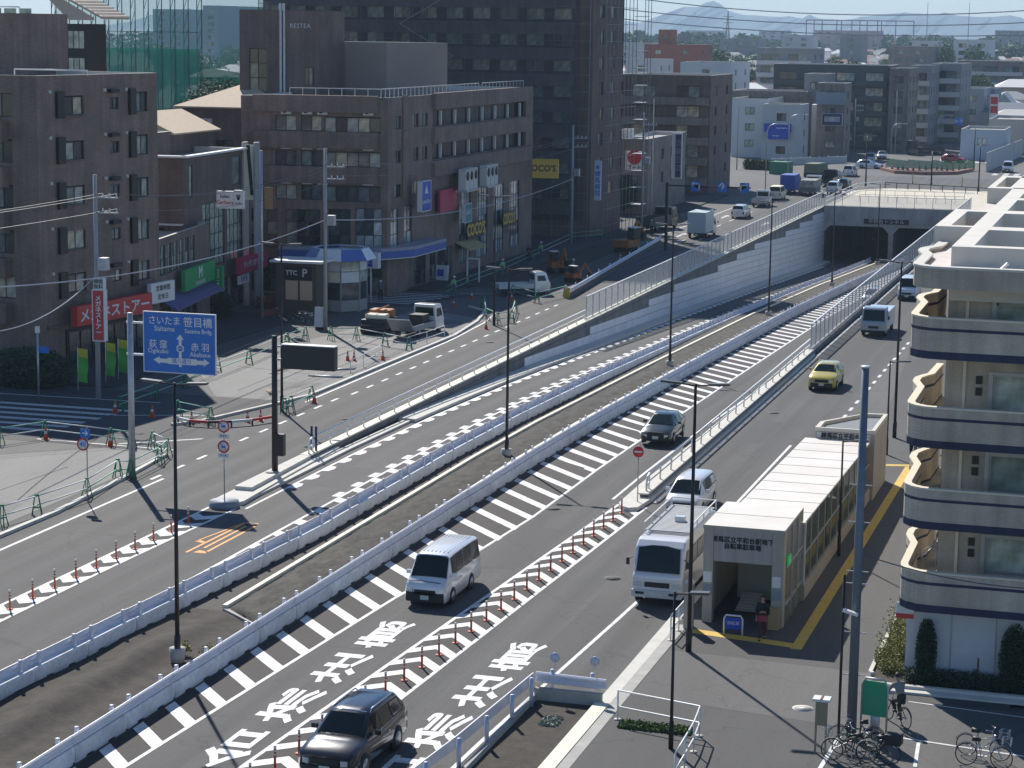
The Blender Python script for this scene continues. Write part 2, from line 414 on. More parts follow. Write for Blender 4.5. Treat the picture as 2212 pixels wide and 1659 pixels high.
# service yard under construction on the left, pale worn paving
b = MB()
b.quad((-58, 100.5, .008), (-53.2, 104.6, .008), (-49.5, 104, .008), (-49.5, 60, .008), (-64, 60, .008), (-64, 100.5, .008))
b.quad((-60.5, 131, .008), (-54.9, 121.5, .008), (-49.4, 121.5, .008), (-49.4, 152, .008), (-58, 152, .008))
b.quad((-58, 152, .008), (-49.4, 152, .008), (-50.2, 162, .008), (-57, 166, .008))
struct(b.build('yard_paving', A_LIGHT))
b = MB(); b.quad((-120, 104.6, .006), (-49.5, 104.6, .006), (-49.5, 121.5, .006), (-120, 121.5, .006))
b.quad((-110, 160, .010), (-58, 167, .010), (-56, 176, .010), (-110, 176, .010))
b.quad((-66, 182, .010), (-53, 182, .010), (-54, 262, .010), (-66, 262, .010))
struct(b.build('side_street', A_DARK))
b = MB()   # dark dug-up strip where the excavators work
b.quad((-58.5, 184, .016), (-52.5, 184, .016), (-54.2, 236, .016), (-60.5, 236, .016))
struct(b.build('excavated_strip', SOIL))
# pavement on the left by the shops (a real step)
b = MB()
b.prism([(-90, 122), (-62, 122), (-62.4, 131), (-63.8, 142), (-63.6, 158), (-90, 158)], .0, .13)
b.prism([(-90, 84), (-66, 84), (-66, 96), (-68.5, 103.5), (-90, 103.5)], .0, .13)
b.prism([(-90, 177.5), (-60, 177.5), (-57.6, 182), (-57, 196), (-56.8, 236), (-58, 300), (-90, 300)], 0, .13)
struct(b.build('left_pavement', A_DARK))
# right pavement
b = MB()
b.prism([(-17.3, 20), (-4, 20), (-4, 74.6), (-9.0, 74.6), (-9.0, 121), (-10, 160), (-12, 200), (-12, 282), (-17.3, 282), (-17.3, 165), (-15, 128), (-17.3, 120)], 0, .12)
struct(b.build('right_pavement', A_SIDE))
b = MB(); b.box(-17.32, 20, 0, -16.85, 118, .135); struct(b.build('right_kerb', CONCW))
b = MB(); b.box(-16.85, 20, .12, -16.45, 79.5, .13); struct(b.build('gutter_band', CONC))
# paving patches on the right pavement
b = MB(); b.quad((-16.4, 70.2, .124), (-8.6, 69.0, .124), (-8.6, 75.4, .124), (-16.4, 76.0, .124)); struct(b.build('paving_patch', asphalt_mat('asphalt_patch', (.115, .113, .11))))
b = MB()
b.quad((-6.3, 58, .004 + .12), (20, 58, .124), (20, 72.5, .124), (-8.6, 72.5, .124), (-8.6, 68, .124)); struct(b.build('parking_lot', A_OLD))
# kerbs: left
b = MB()
lk = [(-48.6, 60), (-48.35, 89), (-49.0, 98), (-49.6, 103.4)]
b.extrude([(-.12, 0), (-.12, .15), (.12, .15), (.12, 0)], [(x, y, 0) for x, y in lk])
b.extrude([(-.12, 0), (-.12, .15), (.12, .15), (.12, 0)], [(-53.1, 111.5, 0), (-52, 113.2, 0), (-50.2, 120.5, 0), (-49.55, 123.5, 0), (-49.5, 152, 0), (-50.3, 160, 0), (-51.6, 166.5, 0), (-53.6, 168.5, 0)])
struct(b.build('left_kerb', CONCW))

b = MB()
for x, y, w, h in ((-46.9, 70, 2.2, 6), (-44.5, 128, 1.8, 9), (-39.5, 99, 1.3, 5), (-26.6, 86, 1.3, 8), (-22.1, 118, 1.6, 7), (-20.9, 74, 1.3, 9), (-27.5, 66, .9, 5), (-21.3, 150, 2.2, 12), (-45.8, 186, 1.6, 14)):
    b.quad((x, y, .0075), (x + w, y + .1, .0075), (x + w, y + h, .0075), (x, y + h, .0075))
struct(b.build('road_patches', asphalt_mat('asphalt_repair', (.072, .071, .071))))
b = MB()
for x, y, w, h in ((-56.5, 70, 3, 4), (-54, 88, 3.5, 2.5), (-61, 93, 4, 3), (-52.5, 78, 1.6, 9), (-53.5, 126, 3.2, 2.4), (-57, 136, 4, 3), (-52.6, 140, 2.4, 5), (-54.2, 158, 3.2, 2.6), (-57.2, 148, 1.5, 7)):
    b.quad((x, y, .012), (x + w, y + .4, .012), (x + w - .3, y + h, .012), (x, y + h - .3, .012))
struct(b.build('yard_patches', asphalt_mat('yard_repair', (.16, .155, .15))))
b = MB()
for p, q in (((-62, 66), (-50, 71)), ((-64, 80), (-50.5, 84)), ((-60, 63), (-57, 98)), ((-55, 62), (-53, 99)), ((-58.5, 133), (-50, 131)), ((-58, 143), (-50, 144.5)), ((-54.5, 124), (-55.5, 160)), ((-52, 124), (-52.3, 160))):
    b.bar((p[0], p[1], .0125), (q[0], q[1], .0125), .07, .003)
struct(b.build('yard_joints', A_DARK))
for i, (x, y) in enumerate(((-45.2, 77), (-44.6, 117), (-39.0, 90), (-26.9, 98), (-21.0, 86), (-55, 131), (-46.2, 150), (-21.6, 128))):
    t = thing('manhole_cover', ('dark round manhole cover in the left road at the near left', 'dark round manhole cover in the left road by the wall railing', 'dark manhole cover in the left carriageway past the orange arrow', 'dark manhole cover in the lane behind the white van', 'dark manhole cover in the right road ahead of the white wagon', 'dark manhole cover in the pale yard', 'dark manhole cover in the left road further up', 'dark manhole cover in the right road ahead of the yellow car')[i], 'manhole cover', (x, y, .009))
    q = MB(); q.tube([(0, 0, 0), (0, 0, .005)], .36, 20); q.build('ring', A_LIGHT, t, local=True); q = MB(); q.tube([(0, 0, .0055), (0, 0, .009)], .30, 20); q.build('plate', A_DARK, t, local=True)

# ---------------------------------------------------------------- markings (4 mm sheets above the road)
xLadL = lambda y: lerp_tab([(60, -37.9), (75, -37.35), (110, -37.3), (140, -37.6), (280, -37.3)], y)
xBarL = lambda y: lerp_tab([(40, -36.9), (62, -36.4), (88, -35.0), (130, -35.0), (170, -35.2), (280, -35.2)], y) - .45   # left face of the median blocks, left side
xBarR = lambda y: lerp_tab([(40, -31.1), (62, -31.0), (90, -30.75), (120, -30.45), (280, -30.5)], y) - .0  # right face of the right row
xLadR = lambda y: lerp_tab([(40, -30.3), (58, -29.5), (70, -28.95), (81, -28.4), (92, -27.35), (130, -27.15), (175, -27.6), (235, -28.3), (280, -28.6)], y)
xCL0 = lambda y: lerp_tab([(60, -42.9), (75, -42.5), (95, -42.25)], y)
xCL1 = lambda y: lerp_tab([(60, -41.5), (84, -41.3), (93, -40.95)], y)
xCR0 = lambda y: lerp_tab([(55, -26.3), (60, -26.1), (80, -25.15), (100, -24.2)], y)
xCR1 = lambda y: lerp_tab([(55, -24.2), (66, -23.85), (80, -23.4), (99, -22.8)], y)
zg = lambda y: 0.0
def line(b, f, w, y0, y1, dz=.012, z=zt):
    ribbon(b, lambda y: f(y) - w / 2, lambda y: f(y) + w / 2, y0, y1, dz, z)
b = MB(); ribbon(b, xLadL, lambda y: xBarL(y), 40, 280, .008, zL); ribbon(b, lambda y: xBarR(y) + .1, xLadR, 40, 280, .008)
ribbon(b, xCL0, xCL1, 60, 93.2, .008, flat); ribbon(b, xCR0, xCR1, 50, 99.6, .008, flat)
struct(b.build('hatched_zone', A_BROWN))
b = MB()
line(b, xLadL, .15, 45, 280, z=zL); line(b, xLadR, .15, 45, 280)
line(b, xCL0, .15, 60, 94, z=flat); line(b, xCL1, .15, 60, 93.5, z=flat)
line(b, xCR0, .15, 50, 100, z=flat); line(b, xCR1, .15, 50, 99.8, z=flat)
line(b, lambda y: -40.52, .14, 93, 280, z=zL)
line(b, lambda y: -24.75, .14, 101, 280)
line(b, lambda y: -47.15, .16, 60, 98, z=flat)
line(b, lambda y: lerp_tab([(121.5, -49.0), (150, -49.1), (160, -49.7), (166, -50.6)], y), .16, 121.5, 166, z=flat)
line(b, lambda y: lerp_tab([(50, -20.2), (65, -19.85), (84, -19.1), (92, -18.9)], y), .15, 45, 118, z=flat)
line(b, lambda y: -43.0, .14, 106, 276, z=flat)
line(b, lambda y: -22.7, .14, 101, 270, z=flat)
struct(b.build('edge_lines', PAINT))
b = MB()
def bar(b, xa, ya, xb, yb, w, dz=.016, z=zt):
    b.quad((xa, ya - w / 2, z(ya) + dz), (xb, yb - w / 2, z(yb) + dz), (xb, yb + w / 2, z(yb) + dz), (xa, ya + w / 2, z(ya) + dz))
y = 56.4
while y < 280:
    xa, xb = xLadL(y), xBarL(y) + .1
    bar(b, xa, y, xb, y - (xb - xa) * .5, .85, z=zL); y += 2.5
y = 48.2
while y < 280:
    xa = xBarR(y) + .1; xb = xLadR(y - (xLadR(y) - xa) * 1.1)
    bar(b, xa, y, xb, y - (xb - xa) * 1.1, .75); y += 2.32
y = 60.9
while y < 91.5:
    a, c = xCL0(y), xCL1(y); mx = a + (c - a) * .45
    for (x1, y1, x2, y2) in ((a, y + .45, mx, y - .2), (mx, y - .2, c, y + .35)):
        b.quad((x1, y1 - .42, .016), (x2, y2 - .42, .016), (x2, y2 + .42, .016), (x1, y1 + .42, .016))
    y += 1.75
y = 56.8
while y < 99:
    a, c = xCR0(y), xCR1(y); mx = a + (c - a) * .48
    for (x1, y1, x2, y2) in ((a, y - .5, mx, y + .35), (mx, y + .35, c, y - .75)):
        b.quad((x1, y1 - .33, .016), (x2, y2 - .33, .016), (x2, y2 + .33, .016), (x1, y1 + .33, .016))
    y += 1.68
y = 97
while y < 272:
    x = xLadL(y) - .28; ribbon(b, x - .17, x + .17, y, y + 1.05, .012, zL); y += 2.5
y = 98
while y < 272:           # D-shaped deceleration marks beside the left line
    z = zL(y) - .02 * (y > 140) + .012; x = -40.25
    b.add([(x - .2, y, z), (x + .12, y + .1, z), (x + .24, y + .7, z), (x + .12, y + 1.25, z), (x - .2, y + 1.35, z)], [(0, 1, 2, 3, 4)]); y += 2.27
struct(b.build('hatching_bars', PAINT))
b = MB()
for i in range(28):      # dashes
    y = 97.6 + i * 2.75
    if y > 172: break
    x = -47.65 if y < 124 else -47.4
    ribbon(b, x - .09, x + .09, y, y + 1.15, .012, flat)
for i in range(16):
    y = 119.5 + i * 2.72; ribbon(b, -17.45, -17.2, y, y + 1.2, .012, flat) if y < 124 else ribbon(b, -17.5, -17.3, y, y + 1.2, .012, flat)
for y in range(188, 278, 10):
    ribbon(b, -46.6, -46.45, y, y + 5, .012, flat)
    if y > 222: ribbon(b, -49.7, -49.55, y, y + 5, .012, flat)
ribbon(b, -53.2, -53.05, 236, 282, .012, flat)
for y in range(104, 116, 2): pass
struct(b.build('lane_dashes', PAINT))
b = MB()                 # zebra crossings on the side streets
for i in range(7):
    x = -68.0 + i * 1.55; b.quad((x, 106.2, .012), (x + .7, 106.0, .012), (x + 2.9, 115.4, .012), (x + 2.2, 115.6, .012)) if False else None
for i in range(6):
    y = 107.4 + i * 1.45; b.quad((-67.5 + i * .3, y, .012), (-58.6 + i * .25, y, .012), (-58.6 + i * .25, y + .6, .012), (-67.5 + i * .3, y + .6, .012))
b.quad((-58.2, 105.2, .012), (-49.8, 104.9, .012), (-49.8, 105.1, .012), (-58.2, 105.4, .012))
b.quad((-69, 117.6, .012), (-57, 118.1, .012), (-57, 118.3, .012), (-69, 117.8, .012))
b.quad((-58, 113.1, .012), (-52.4, 115.3, .012), (-52.4, 115.5, .012), (-58, 113.3, .012))
b.quad((-53.4, 105.4, .012), (-49.8, 108.3, .012), (-49.8, 108.6, .012), (-53.4, 105.7, .012))
for i in range(7):
    y = 168.6 + i * 1.1; b.quad((-64.6 + i * .3, y, .016), (-58.8 + i * .3, y, .016), (-58.8 + i * .3, y + .5, .016), (-64.6 + i * .3, y + .5, .016))
b.quad((-57.6, 160.5, .014), (-53, 161.5, .014), (-53, 161.7, .014), (-57.6, 160.7, .014))
b.quad((-57.2, 177.2, .014), (-52.5, 178, .014), (-52.5, 178.2, .014), (-57.2, 177.4, .014))
for k in range(6): b.quad((-38.5 + k * 2.0, 395, .012), (-37.6 + k * 2.0, 395, .012), (-38.6 + k * 2, 406, .012), (-39.5 + k * 2, 406, .012))
for k in range(7): b.quad((-46 + k * 1.5, 309, .012), (-45.3 + k * 1.5, 309, .012), (-45.3 + k * 1.5, 317, .012), (-46 + k * 1.5, 317, .012))
for k in range(9): b.quad((-27 + k * 1.7, 362, .012), (-26.1 + k * 1.7, 362, .012), (-26.1 + k * 1.7, 368, .012), (-27 + k * 1.7, 368, .012))
struct(b.build('crossing_stripes', PAINTW))
# arrows on the left road
b = MB()
def arrow(b, x, y, s=1.0, turn=0, z=.012):
    p = [(-.09, 0), (.09, 0), (.09, 3.0), (.36, 3.0), (0, 4.6), (-.36, 3.0), (-.09, 3.0)]
    b.add([(x + a * s * 1.3, y + c * s, z) for a, c in p], [(0, 1, 2, 6), (3, 4, 5)])
for x, y in ((-51.2, 236), (-48.1, 232), (-45, 254), (-51.4, 262)): arrow(b, x, y)
struct(b.build('lane_arrows', PAINT))
# orange ahead arrow of two outlines on the left carriageway
b = MB()
yo = 84.3
for x0, x1 in ((-39.75, -39.5), (-39.2, -38.95), (-38.65, -38.4)): pass
def oq(*p): b.quad(*[(x, y, .012) for x, y in p])
oq((-39.55, 84.2), (-39.42, 84.2), (-39.3, 89.9), (-39.43, 89.9))
oq((-39.15, 85.2), (-39.02, 85.2), (-39.0, 89.7), (-39.12, 89.7))
oq((-38.75, 84.5), (-38.62, 84.5), (-38.62, 89.9), (-38.75, 89.9))
oq((-39.43, 89.8), (-38.62, 89.8), (-38.75, 90.4), (-39.3, 90.4))
oq((-40.0, 86.2), (-39.48, 86.0), (-39.48, 86.25), (-39.9, 86.5))
oq((-40.0, 86.2), (-39.9, 86.3), (-39.35, 90.3), (-39.45, 90.35))
oq((-39.2, 84.3), (-38.62, 84.3), (-38.62, 84.6), (-39.1, 84.75))
struct(b.build('orange_arrow', ORANGE))
# road lettering, read by drivers coming towards the camera
for x, ys in ((-27.05, ((75.2, '意'), (70.6, '注'), (66.0, '流'), (61.3, '合'))), (-21.5, ((74.0, '意'), (69.6, '注'), (65.0, '流'), (60.5, '合')))):
    for y, ch in ys:
        M = frame((x, y, .014), (-1, 0, 0), (0, -1, 0))
        struct(text_mesh('road_lettering', ch, 1.0, PAINT, None, M, bold=.03, sx=1.5, sy=3.9))

# ================================================================ UNDERPASS
# left retaining wall with its stepped cladding panels
w = thing('retaining_wall', 'long pale retaining wall on the left side of the sloping underpass, clad in stepped grey panels', 'wall', (-42.1, 104.6, 0))
b = MB()
ys = [104.6, 120, 149, 189, 228, 274, 282]
for a, c in zip(ys, ys[1:]):
    b.add([(-42.35, a, -9), (-41.84, a, -9), (-41.84, c, -9), (-42.35, c, -9), (-42.35, a, .35), (-41.84, a, .35), (-41.84, c, .35), (-42.35, c, .35)],
          [(4, 5, 6, 7), (0, 1, 5, 4), (1, 2, 6, 5), (3, 0, 4, 7), (2, 3, 7, 6)])
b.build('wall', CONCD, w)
b = MB(); b.box(-42.4, 104.4, .352, -41.78, 162, .40); b.build('coping', CREAM, w)
b = MB(); b.extrude([(0, -.3), (1.05, -.3), (1.05, .20), (0, .25)], [(-41.8, y, zL(y)) for y in (118, 126, 138, 149, 165, 189, 208, 228, 250, 274, 281)])
b.build('inspection_walkway', CONCW, w)
b = MB(); b.extrude([(0, 0), (.5, 0), (.5, .12), (0, .12)], [(-41.52, y, zL(y)) for y in (96, 108, 117.9)])
b.build('gutter', CONCW, w)
pm = MB(); pm.box(0, .03, .02, .06, 1.97, .60); pan = None
y = 144.0
k = 0
while y < 281:
    sg = 162 + int((y - 162) / 10.0) * 10.0 if y >= 162 else 144
    base = zL(y + 1) + .27
    rows = int((.05 - (zL(sg + 1) + .27)) / .62) if y >= 162 else 1
    rows = max(1, rows)
    slope = math.atan2(zL(y + 2) - zL(y), 2)
    if y < 155 and rows < 1: y += 2; continue
    for r in range(min(rows, 12)):
        if pan is None: pan = pm.build('wall_panel', PANELM, w, local=True); pan.data.materials[0] = PANELM; o = pan
        else: o = bpy.data.objects.new('wall_panel', pan.data); col.objects.link(o); setpar(o, w)
        o.location = (-41.82 + 42.1, y - 104.6, base + r * .62); o.rotation_euler = (slope, 0, 0)
    y += 2.0
w_left = w
b = MB(); b.box(-42.4, 162.02, .352, -41.78, 281, .40); b.build('coping', CREAM, w)
w = thing('retaining_wall', 'right retaining wall of the underpass beside the rising lane and yellow car', 'wall', (-23.4, 101, 0))
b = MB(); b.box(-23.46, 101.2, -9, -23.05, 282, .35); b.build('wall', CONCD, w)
b = MB(); b.box(-23.5, 101, .352, -22.98, 152.5, .42); b.build('coping', CONCW, w)

# portal, deck and tunnel mouth
YP = 281.0
p = thing('tunnel_portal', 'concrete underpass portal with two dark mouths and a centre pillar', 'underpass', (-32.6, YP, 0))
b = MB(); b.box(XW, YP, -1.55, XE, YP + 1.0, .42); b.build('beam', mat('beam_concrete', (.46, .46, .45), .85, c2=(.24, .24, .24), scale=.5, stretch=(1, 1, .4)), p)
b = MB(); b.box(XW, YP + .06, -2.0, XE, YP + 1, -1.552); b.build('lower_beam', CONC, p)
b = MB(); b.box(XW - .3, YP - .06, .424, XE + .3, YP + 1.05, .5); b.build('coping', CONC, p)
b = MB(); b.box(-33.45, YP + .1, -8.5, -32.85, YP + 48, -2.0); b.build('pillar', CONC, p)
b = MB(); b.add([(-34.2, YP + .11, -2.0), (-32.1, YP + .11, -2.0), (-32.85, YP + .11, -2.8), (-33.45, YP + .11, -2.8), (-34.2, YP + 3, -2.0), (-32.1, YP + 3, -2.0), (-32.85, YP + 3, -2.8), (-33.45, YP + 3, -2.8)], [(0, 1, 2, 3), (1, 5, 6, 2), (4, 0, 3, 7)]); b.build('haunch', CONC, p); b = MB()
b.add([(XW, YP + .11, -2.0), (XW + .9, YP + .11, -2.0), (XW, YP + .11, -2.9), (XW, YP + 3, -2), (XW + .9, YP + 3, -2), (XW, YP + 3, -2.9)], [(0, 2, 1), (1, 2, 5, 4)])
b.build('haunch', CONC, p)
b = MB()
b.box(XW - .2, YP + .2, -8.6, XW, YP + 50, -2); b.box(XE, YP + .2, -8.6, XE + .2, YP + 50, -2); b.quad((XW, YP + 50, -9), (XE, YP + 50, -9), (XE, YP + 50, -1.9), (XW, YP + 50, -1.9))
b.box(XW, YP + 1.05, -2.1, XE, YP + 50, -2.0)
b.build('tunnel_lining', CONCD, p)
b = MB(); b.box(-36.6, YP - .10, -1.62, -30.9, YP - .02, -.98); sg = b.build('name_plate', mat('black_plate', (.012, .012, .014), .5), p)
text_mesh('lettering', '平和台トンネル', .62, PAINT, sg, Matrix.Translation((-33.75 + 32.6, -.11, -1.30)) @ Matrix.Rotation(R(90), 4, 'X'), spacing=1.12)
b = MB(); b.quad((XW, YP + 1.1, .42), (XE + 2, YP + 1.1, .42), (XE + 2, 318, .42), (-38.5, 318, .42), (XW, 312, .42))
b.add([(XW, YP + 1.1, 0), (XE + 2, YP + 1.1, 0), (XE + 2, 318, 0), (-38.5, 318, 0), (XW, 312, 0), (XW, YP + 1.1, .42), (XE + 2, YP + 1.1, .42), (XE + 2, 318, .42), (-38.5, 318, .42), (XW, 312, .42)], [(1, 2, 7, 6), (2, 3, 8, 7), (3, 4, 9, 8), (4, 0, 5, 9)])
struct(b.build('deck_paving', mat('deck_concrete', (.62, .56, .44), .85, var=.1, scale=.6)))

# ================================================================ MEDIAN
b = MB()
xa, xb = (lambda y: xBarL(y) + .45), (lambda y: xBarR(y) - .45)
nx = 14; ys = [30 + .9 * i for i in range(52)]
vs = []
for y in ys:
    f = min(1, max(0, (76 - y) / 6))
    for i in range(nx + 1):
        t = i / nx; x = xa(y) + (xb(y) - xa(y)) * t
        h = .34 * math.exp(-((t - .42) / .14) ** 2) - .13 * math.exp(-((t - .66) / .12) ** 2) + rnd.uniform(-.012, .012) + .05 * math.sin(y * .9 + 4 * t)
        vs.append((x, y, .03 + max(-.02, h * f)))
b.smooth = True
b.add(vs, [(j * (nx + 1) + i, j * (nx + 1) + i + 1, (j + 1) * (nx + 1) + i + 1, (j + 1) * (nx + 1) + i) for j in range(len(ys) - 1) for i in range(nx)])
struct(b.build('median_soil', SOIL))
b = MB(); ribbon(b, lambda y: xBarL(y) + .4, lambda y: xBarR(y) - .4, 75.8, 280, .006); struct(b.build('median_ground', A_BROWN))
pl = thing('planter_bed', 'long kerbed median bed of dry grey-brown ground cover between the two guardrail rows', 'planter', (-32.9, 75, 0))
def kerbline(x, y0, y1): return [(x, y, zt(y)) for y in [y0] + [q for q in _ZY if y0 < q < y1] + [y1]]
b = MB(); b.extrude([(-.1, -.6), (-.1, .24), (.1, .24), (.1, -.6)], kerbline(-34.02, 76, 280)); b.build('kerb', CREAM, pl)
b = MB(); b.extrude([(-.1, 0), (-.1, .24), (.1, .24), (.1, 0)], [(-31.72, 74, 0), (-31.7, 108, 0)] + kerbline(-31.7, 110, 280)[0:]); b.build('kerb', CREAM, pl)
b = MB(); b.extrude([(-.1, 0), (-.1, .12), (.1, .12), (.1, 0)], [(-34.02, 76, 0), (-31.75, 74.1, 0)]); b.build('kerb', CONC, pl)
b = MB(); nx = 10; ys = [74.1] + [74.15 + .8 * i for i in range(96)]; vs = []
for y in ys:
    for i in range(nx + 1):
        t = i / nx; x = -33.92 + 2.12 * t
        yy = y + (1 - t) * max(0, 1.9 * (1 - (y - 74.1) / 11)) if y < 85 else y
        h = .13 + .10 * math.sin(math.pi * t) + rnd.uniform(-.05, .05)
        if (not 0 < i < nx): h = .10
        if y == 74.1: h = .0
        vs.append((x, yy, zt(yy) + h))
b.smooth = True
b.add(vs, [(j * (nx + 1) + i, j * (nx + 1) + i + 1, (j + 1) * (nx + 1) + i + 1, (j + 1) * (nx + 1) + i) for j in range(len(ys) - 1) for i in range(nx)])
stuff(b.build('ground_cover', STRAW, pl))
b = MB(); ribbon(b, -33.92, -31.8, 150, 280, .16); stuff(b.build('gravel_fill', STRAW, pl))

# barrier rows: each concrete block with its rail length is one thing
def make_barrier(side):
    s = side
    t = thing('barrier_block', '', 'barrier')
    b = MB(); L = 3.46
    pr = [(-.24, .10), (-.24, .46), (-.20, .56), (.20, .56), (.24, .46), (.24, .10)]
    b.add([(x, 0, z) for x, z in pr] + [(x, L, z) for x, z in pr], [tuple(range(6)), tuple(range(6, 12))[::-1]] + [(i, i + 6, (i + 1) % 6 + 6, (i + 1) % 6) for i in range(6)])
    for y0, y1 in ((.05, .75), (1.25, 2.2), (2.7, 3.4)): b.box(-.2, y0, 0, .2, y1, .11)
    b.build('block', BLOCK, t, local=True)
    for y in (.55, 2.88 - .0):
        b = MB(); b.box(-.055 - s * .02, y - .055, .48, .055 - s * .02, y + .055, .92)
        b.tube([(s * -.02, y, .92), (s * -.02, y, 1.0)], .075, 8); b.box(-.09, y - .1, .47, .09, y + .1, .5)
        b.build('post', RAILM, t, local=True)
    b = MB(); x = s * .12
    pr = [(0, .56), (.05, .60), (.05, .66), (0, .71), (0, .75), (.05, .80), (.05, .86), (0, .90)]
    vs = [(x + s * a, -.02, z) for a, z in pr] + [(x + s * a, L + .06, z) for a, z in pr]
    vs += [(x + s * (a - .02), -.02, z) for a, z in pr] + [(x + s * (a - .02), L + .06, z) for a, z in pr]
    n = len(pr); fs = []
    for i in range(n - 1): fs += [(i, i + 1, n + i + 1, n + i), (2 * n + i, 3 * n + i, 3 * n + i + 1, 2 * n + i + 1)]
    fs += [(n - 1, 3 * n - 1, 4 * n - 1, 2 * n - 1), (0, n, 3 * n, 2 * n)]
    b.add(vs, fs); b.build('guard_rail', RAILM, t, local=True)
    return t
for side, fx, grp, txt in ((-1, lambda y: xBarL(y) + .22, 'barrier blocks along the left row of the median', 'white concrete barrier block with guardrail in the left row of the median'),
                          (1, lambda y: xBarR(y) - .22, 'barrier blocks along the right row of the median', 'white concrete barrier block with guardrail in the right row of the median')):
    src = make_barrier(side)
    y = 44.0; first = True; cnt = 0; lastk = 0
    while y < 277:
        o = src if first else copy_tree(src); first = False
        z0, z1 = (zL if side < 0 else zt)(y), (zL if side < 0 else zt)(y + 3.5); x0, x1 = fx(y), fx(y + 3.5)
        o.matrix_basis = Matrix.Translation((x0, y, z0)) @ Matrix.Rotation(-math.atan2(x1 - x0, 3.5) + rnd.uniform(-.007, .007), 4, 'Z') @ Matrix.Rotation(math.atan2(z1 - z0, 3.5), 4, 'X')
        LM = [(0, 'in front of the bare median soil'), (75, 'past the near end of the median bed'), (109, 'past the second median lamp'), (149, 'past the third median lamp'), (189, 'past the fourth median lamp'), (228, 'past the fifth median lamp')]
        kk = max(i for i, q in enumerate(LM) if y >= q[0]); cnt = cnt + 1 if y > 44 and kk == lastk else 0; lastk = kk
        o['label'] = '%s white barrier block with guardrail, %s row, %s' % (ORD[cnt], 'left' if side < 0 else 'right', LM[kk][1]); o['group'] = grp
        y += 3.52

# ================================================================ PARAPETS AND FENCES
def rail_fence(name, label, x, y0, y1, pitch, h=.78, z=.4, group=None, m=WHITEM, m2=None, ends=(0, 0)):
    t = thing(name, label, 'railing', (x, y0, z), group=group)
    n = int(round((y1 - y0) / pitch)); pb = MB(); pb.add([(-.04, -.03, 0), (.04, -.03, 0), (.04, .03, 0), (-.04, .03, 0), (-.02, -.03, h), (.06, -.03, h), (.06, .03, h), (-.02, .03, h)], [(4, 5, 6, 7), (0, 1, 5, 4), (1, 2, 6, 5), (2, 3, 7, 6), (3, 0, 4, 7)])
    src = None
    for i in range(n + 1):
        if src is None: src = pb.build('post', m, t, local=True); o = src
        else: o = bpy.data.objects.new('post', src.data); col.objects.link(o); setpar(o, t)
        o.location = (0, (y1 - y0) * i / n, 0)
    b = MB(); pts = [(.02, 0, h), (.02, y1 - y0, h)]
    b.tube(pts, .055, 8); 
    if ends[0]: b.tube([(.02, 0, h), (.02, -.45, h - .12), (.02, -.6, h - .5), (.02, -.6, -.1)], .055, 8)
    b.build('top_rail', m, t, local=True)
    b = MB(); b.tube([(.03, 0, h * .52), (.03, y1 - y0, h * .52)], .035, 8)
    if ends[0]: b.tube([(.03, 0, h * .52), (.03, -.5, h * .35)], .035, 8)
    b.build('lower_rail', m2 or m, t, local=True)
    return t
rail_fence('railing', 'white tube railing on the cream coping of the left underpass wall', -42.1, 105.4, 161.6, 2.5, ends=(1, 0))
rail_fence('railing', 'white tube railing on the pale coping of the right underpass wall beside the yellow car', -23.25, 102.2, 152, 2.55, ends=(1, 0))
CLEAR = mat('clear_panel', (.84, .86, .86), .25, alpha=.24, spec=.6)
def panel_fence(label, x0, y0, x1, y1, n, h=1.75, z=.4, mpost=GALV):
    a = Vector((x0, y0, z)); c = Vector((x1, y1, z)); d = c - a; L = d.length; rz = math.atan2(d.y, d.x)
    t = thing('panel_fence', label, 'fence', a, rz)
    pb = MB(); pb.box(-.04, -.04, 0, .04, .04, h); gb = MB(); w_ = L / n; gb.box(.07, -.01, .08, w_ - .07, .01, h - .06)
    ps = gs = None
    for i in range(n + 1):
        if ps is None: ps = pb.build('post', mpost, t, local=True); o = ps
        else: o = bpy.data.objects.new('post', ps.data); col.objects.link(o); setpar(o, t)
        o.location = (w_ * i, 0, 0)
        if i < n:
            if gs is None: gs = gb.build('pane', CLEAR, t, local=True); o = gs
            else: o = bpy.data.objects.new('pane', gs.data); col.objects.link(o); setpar(o, t)
            o.location = (w_ * i, 0, 0)
    b = MB(); b.box(0, -.05, h, L, .05, h + .07); b.box(0, -.03, .02, L, .03, .07); b.build('rail', WHITEM, t, local=True)
    return t
panel_fence('clear panel fence with white rail on top of the left underpass wall', -42.1, 162, -42.1, 280.8, 59)
panel_fence('clear panel fence on the right underpass wall above the parked white trucks lane', -23.25, 152.6, -23.25, 280.8, 62)
panel_fence('grey post fence along the edge of the deck over the tunnel mouths', XW, YP + .4, XE, YP + .4, 8, h=1.3, z=.5)
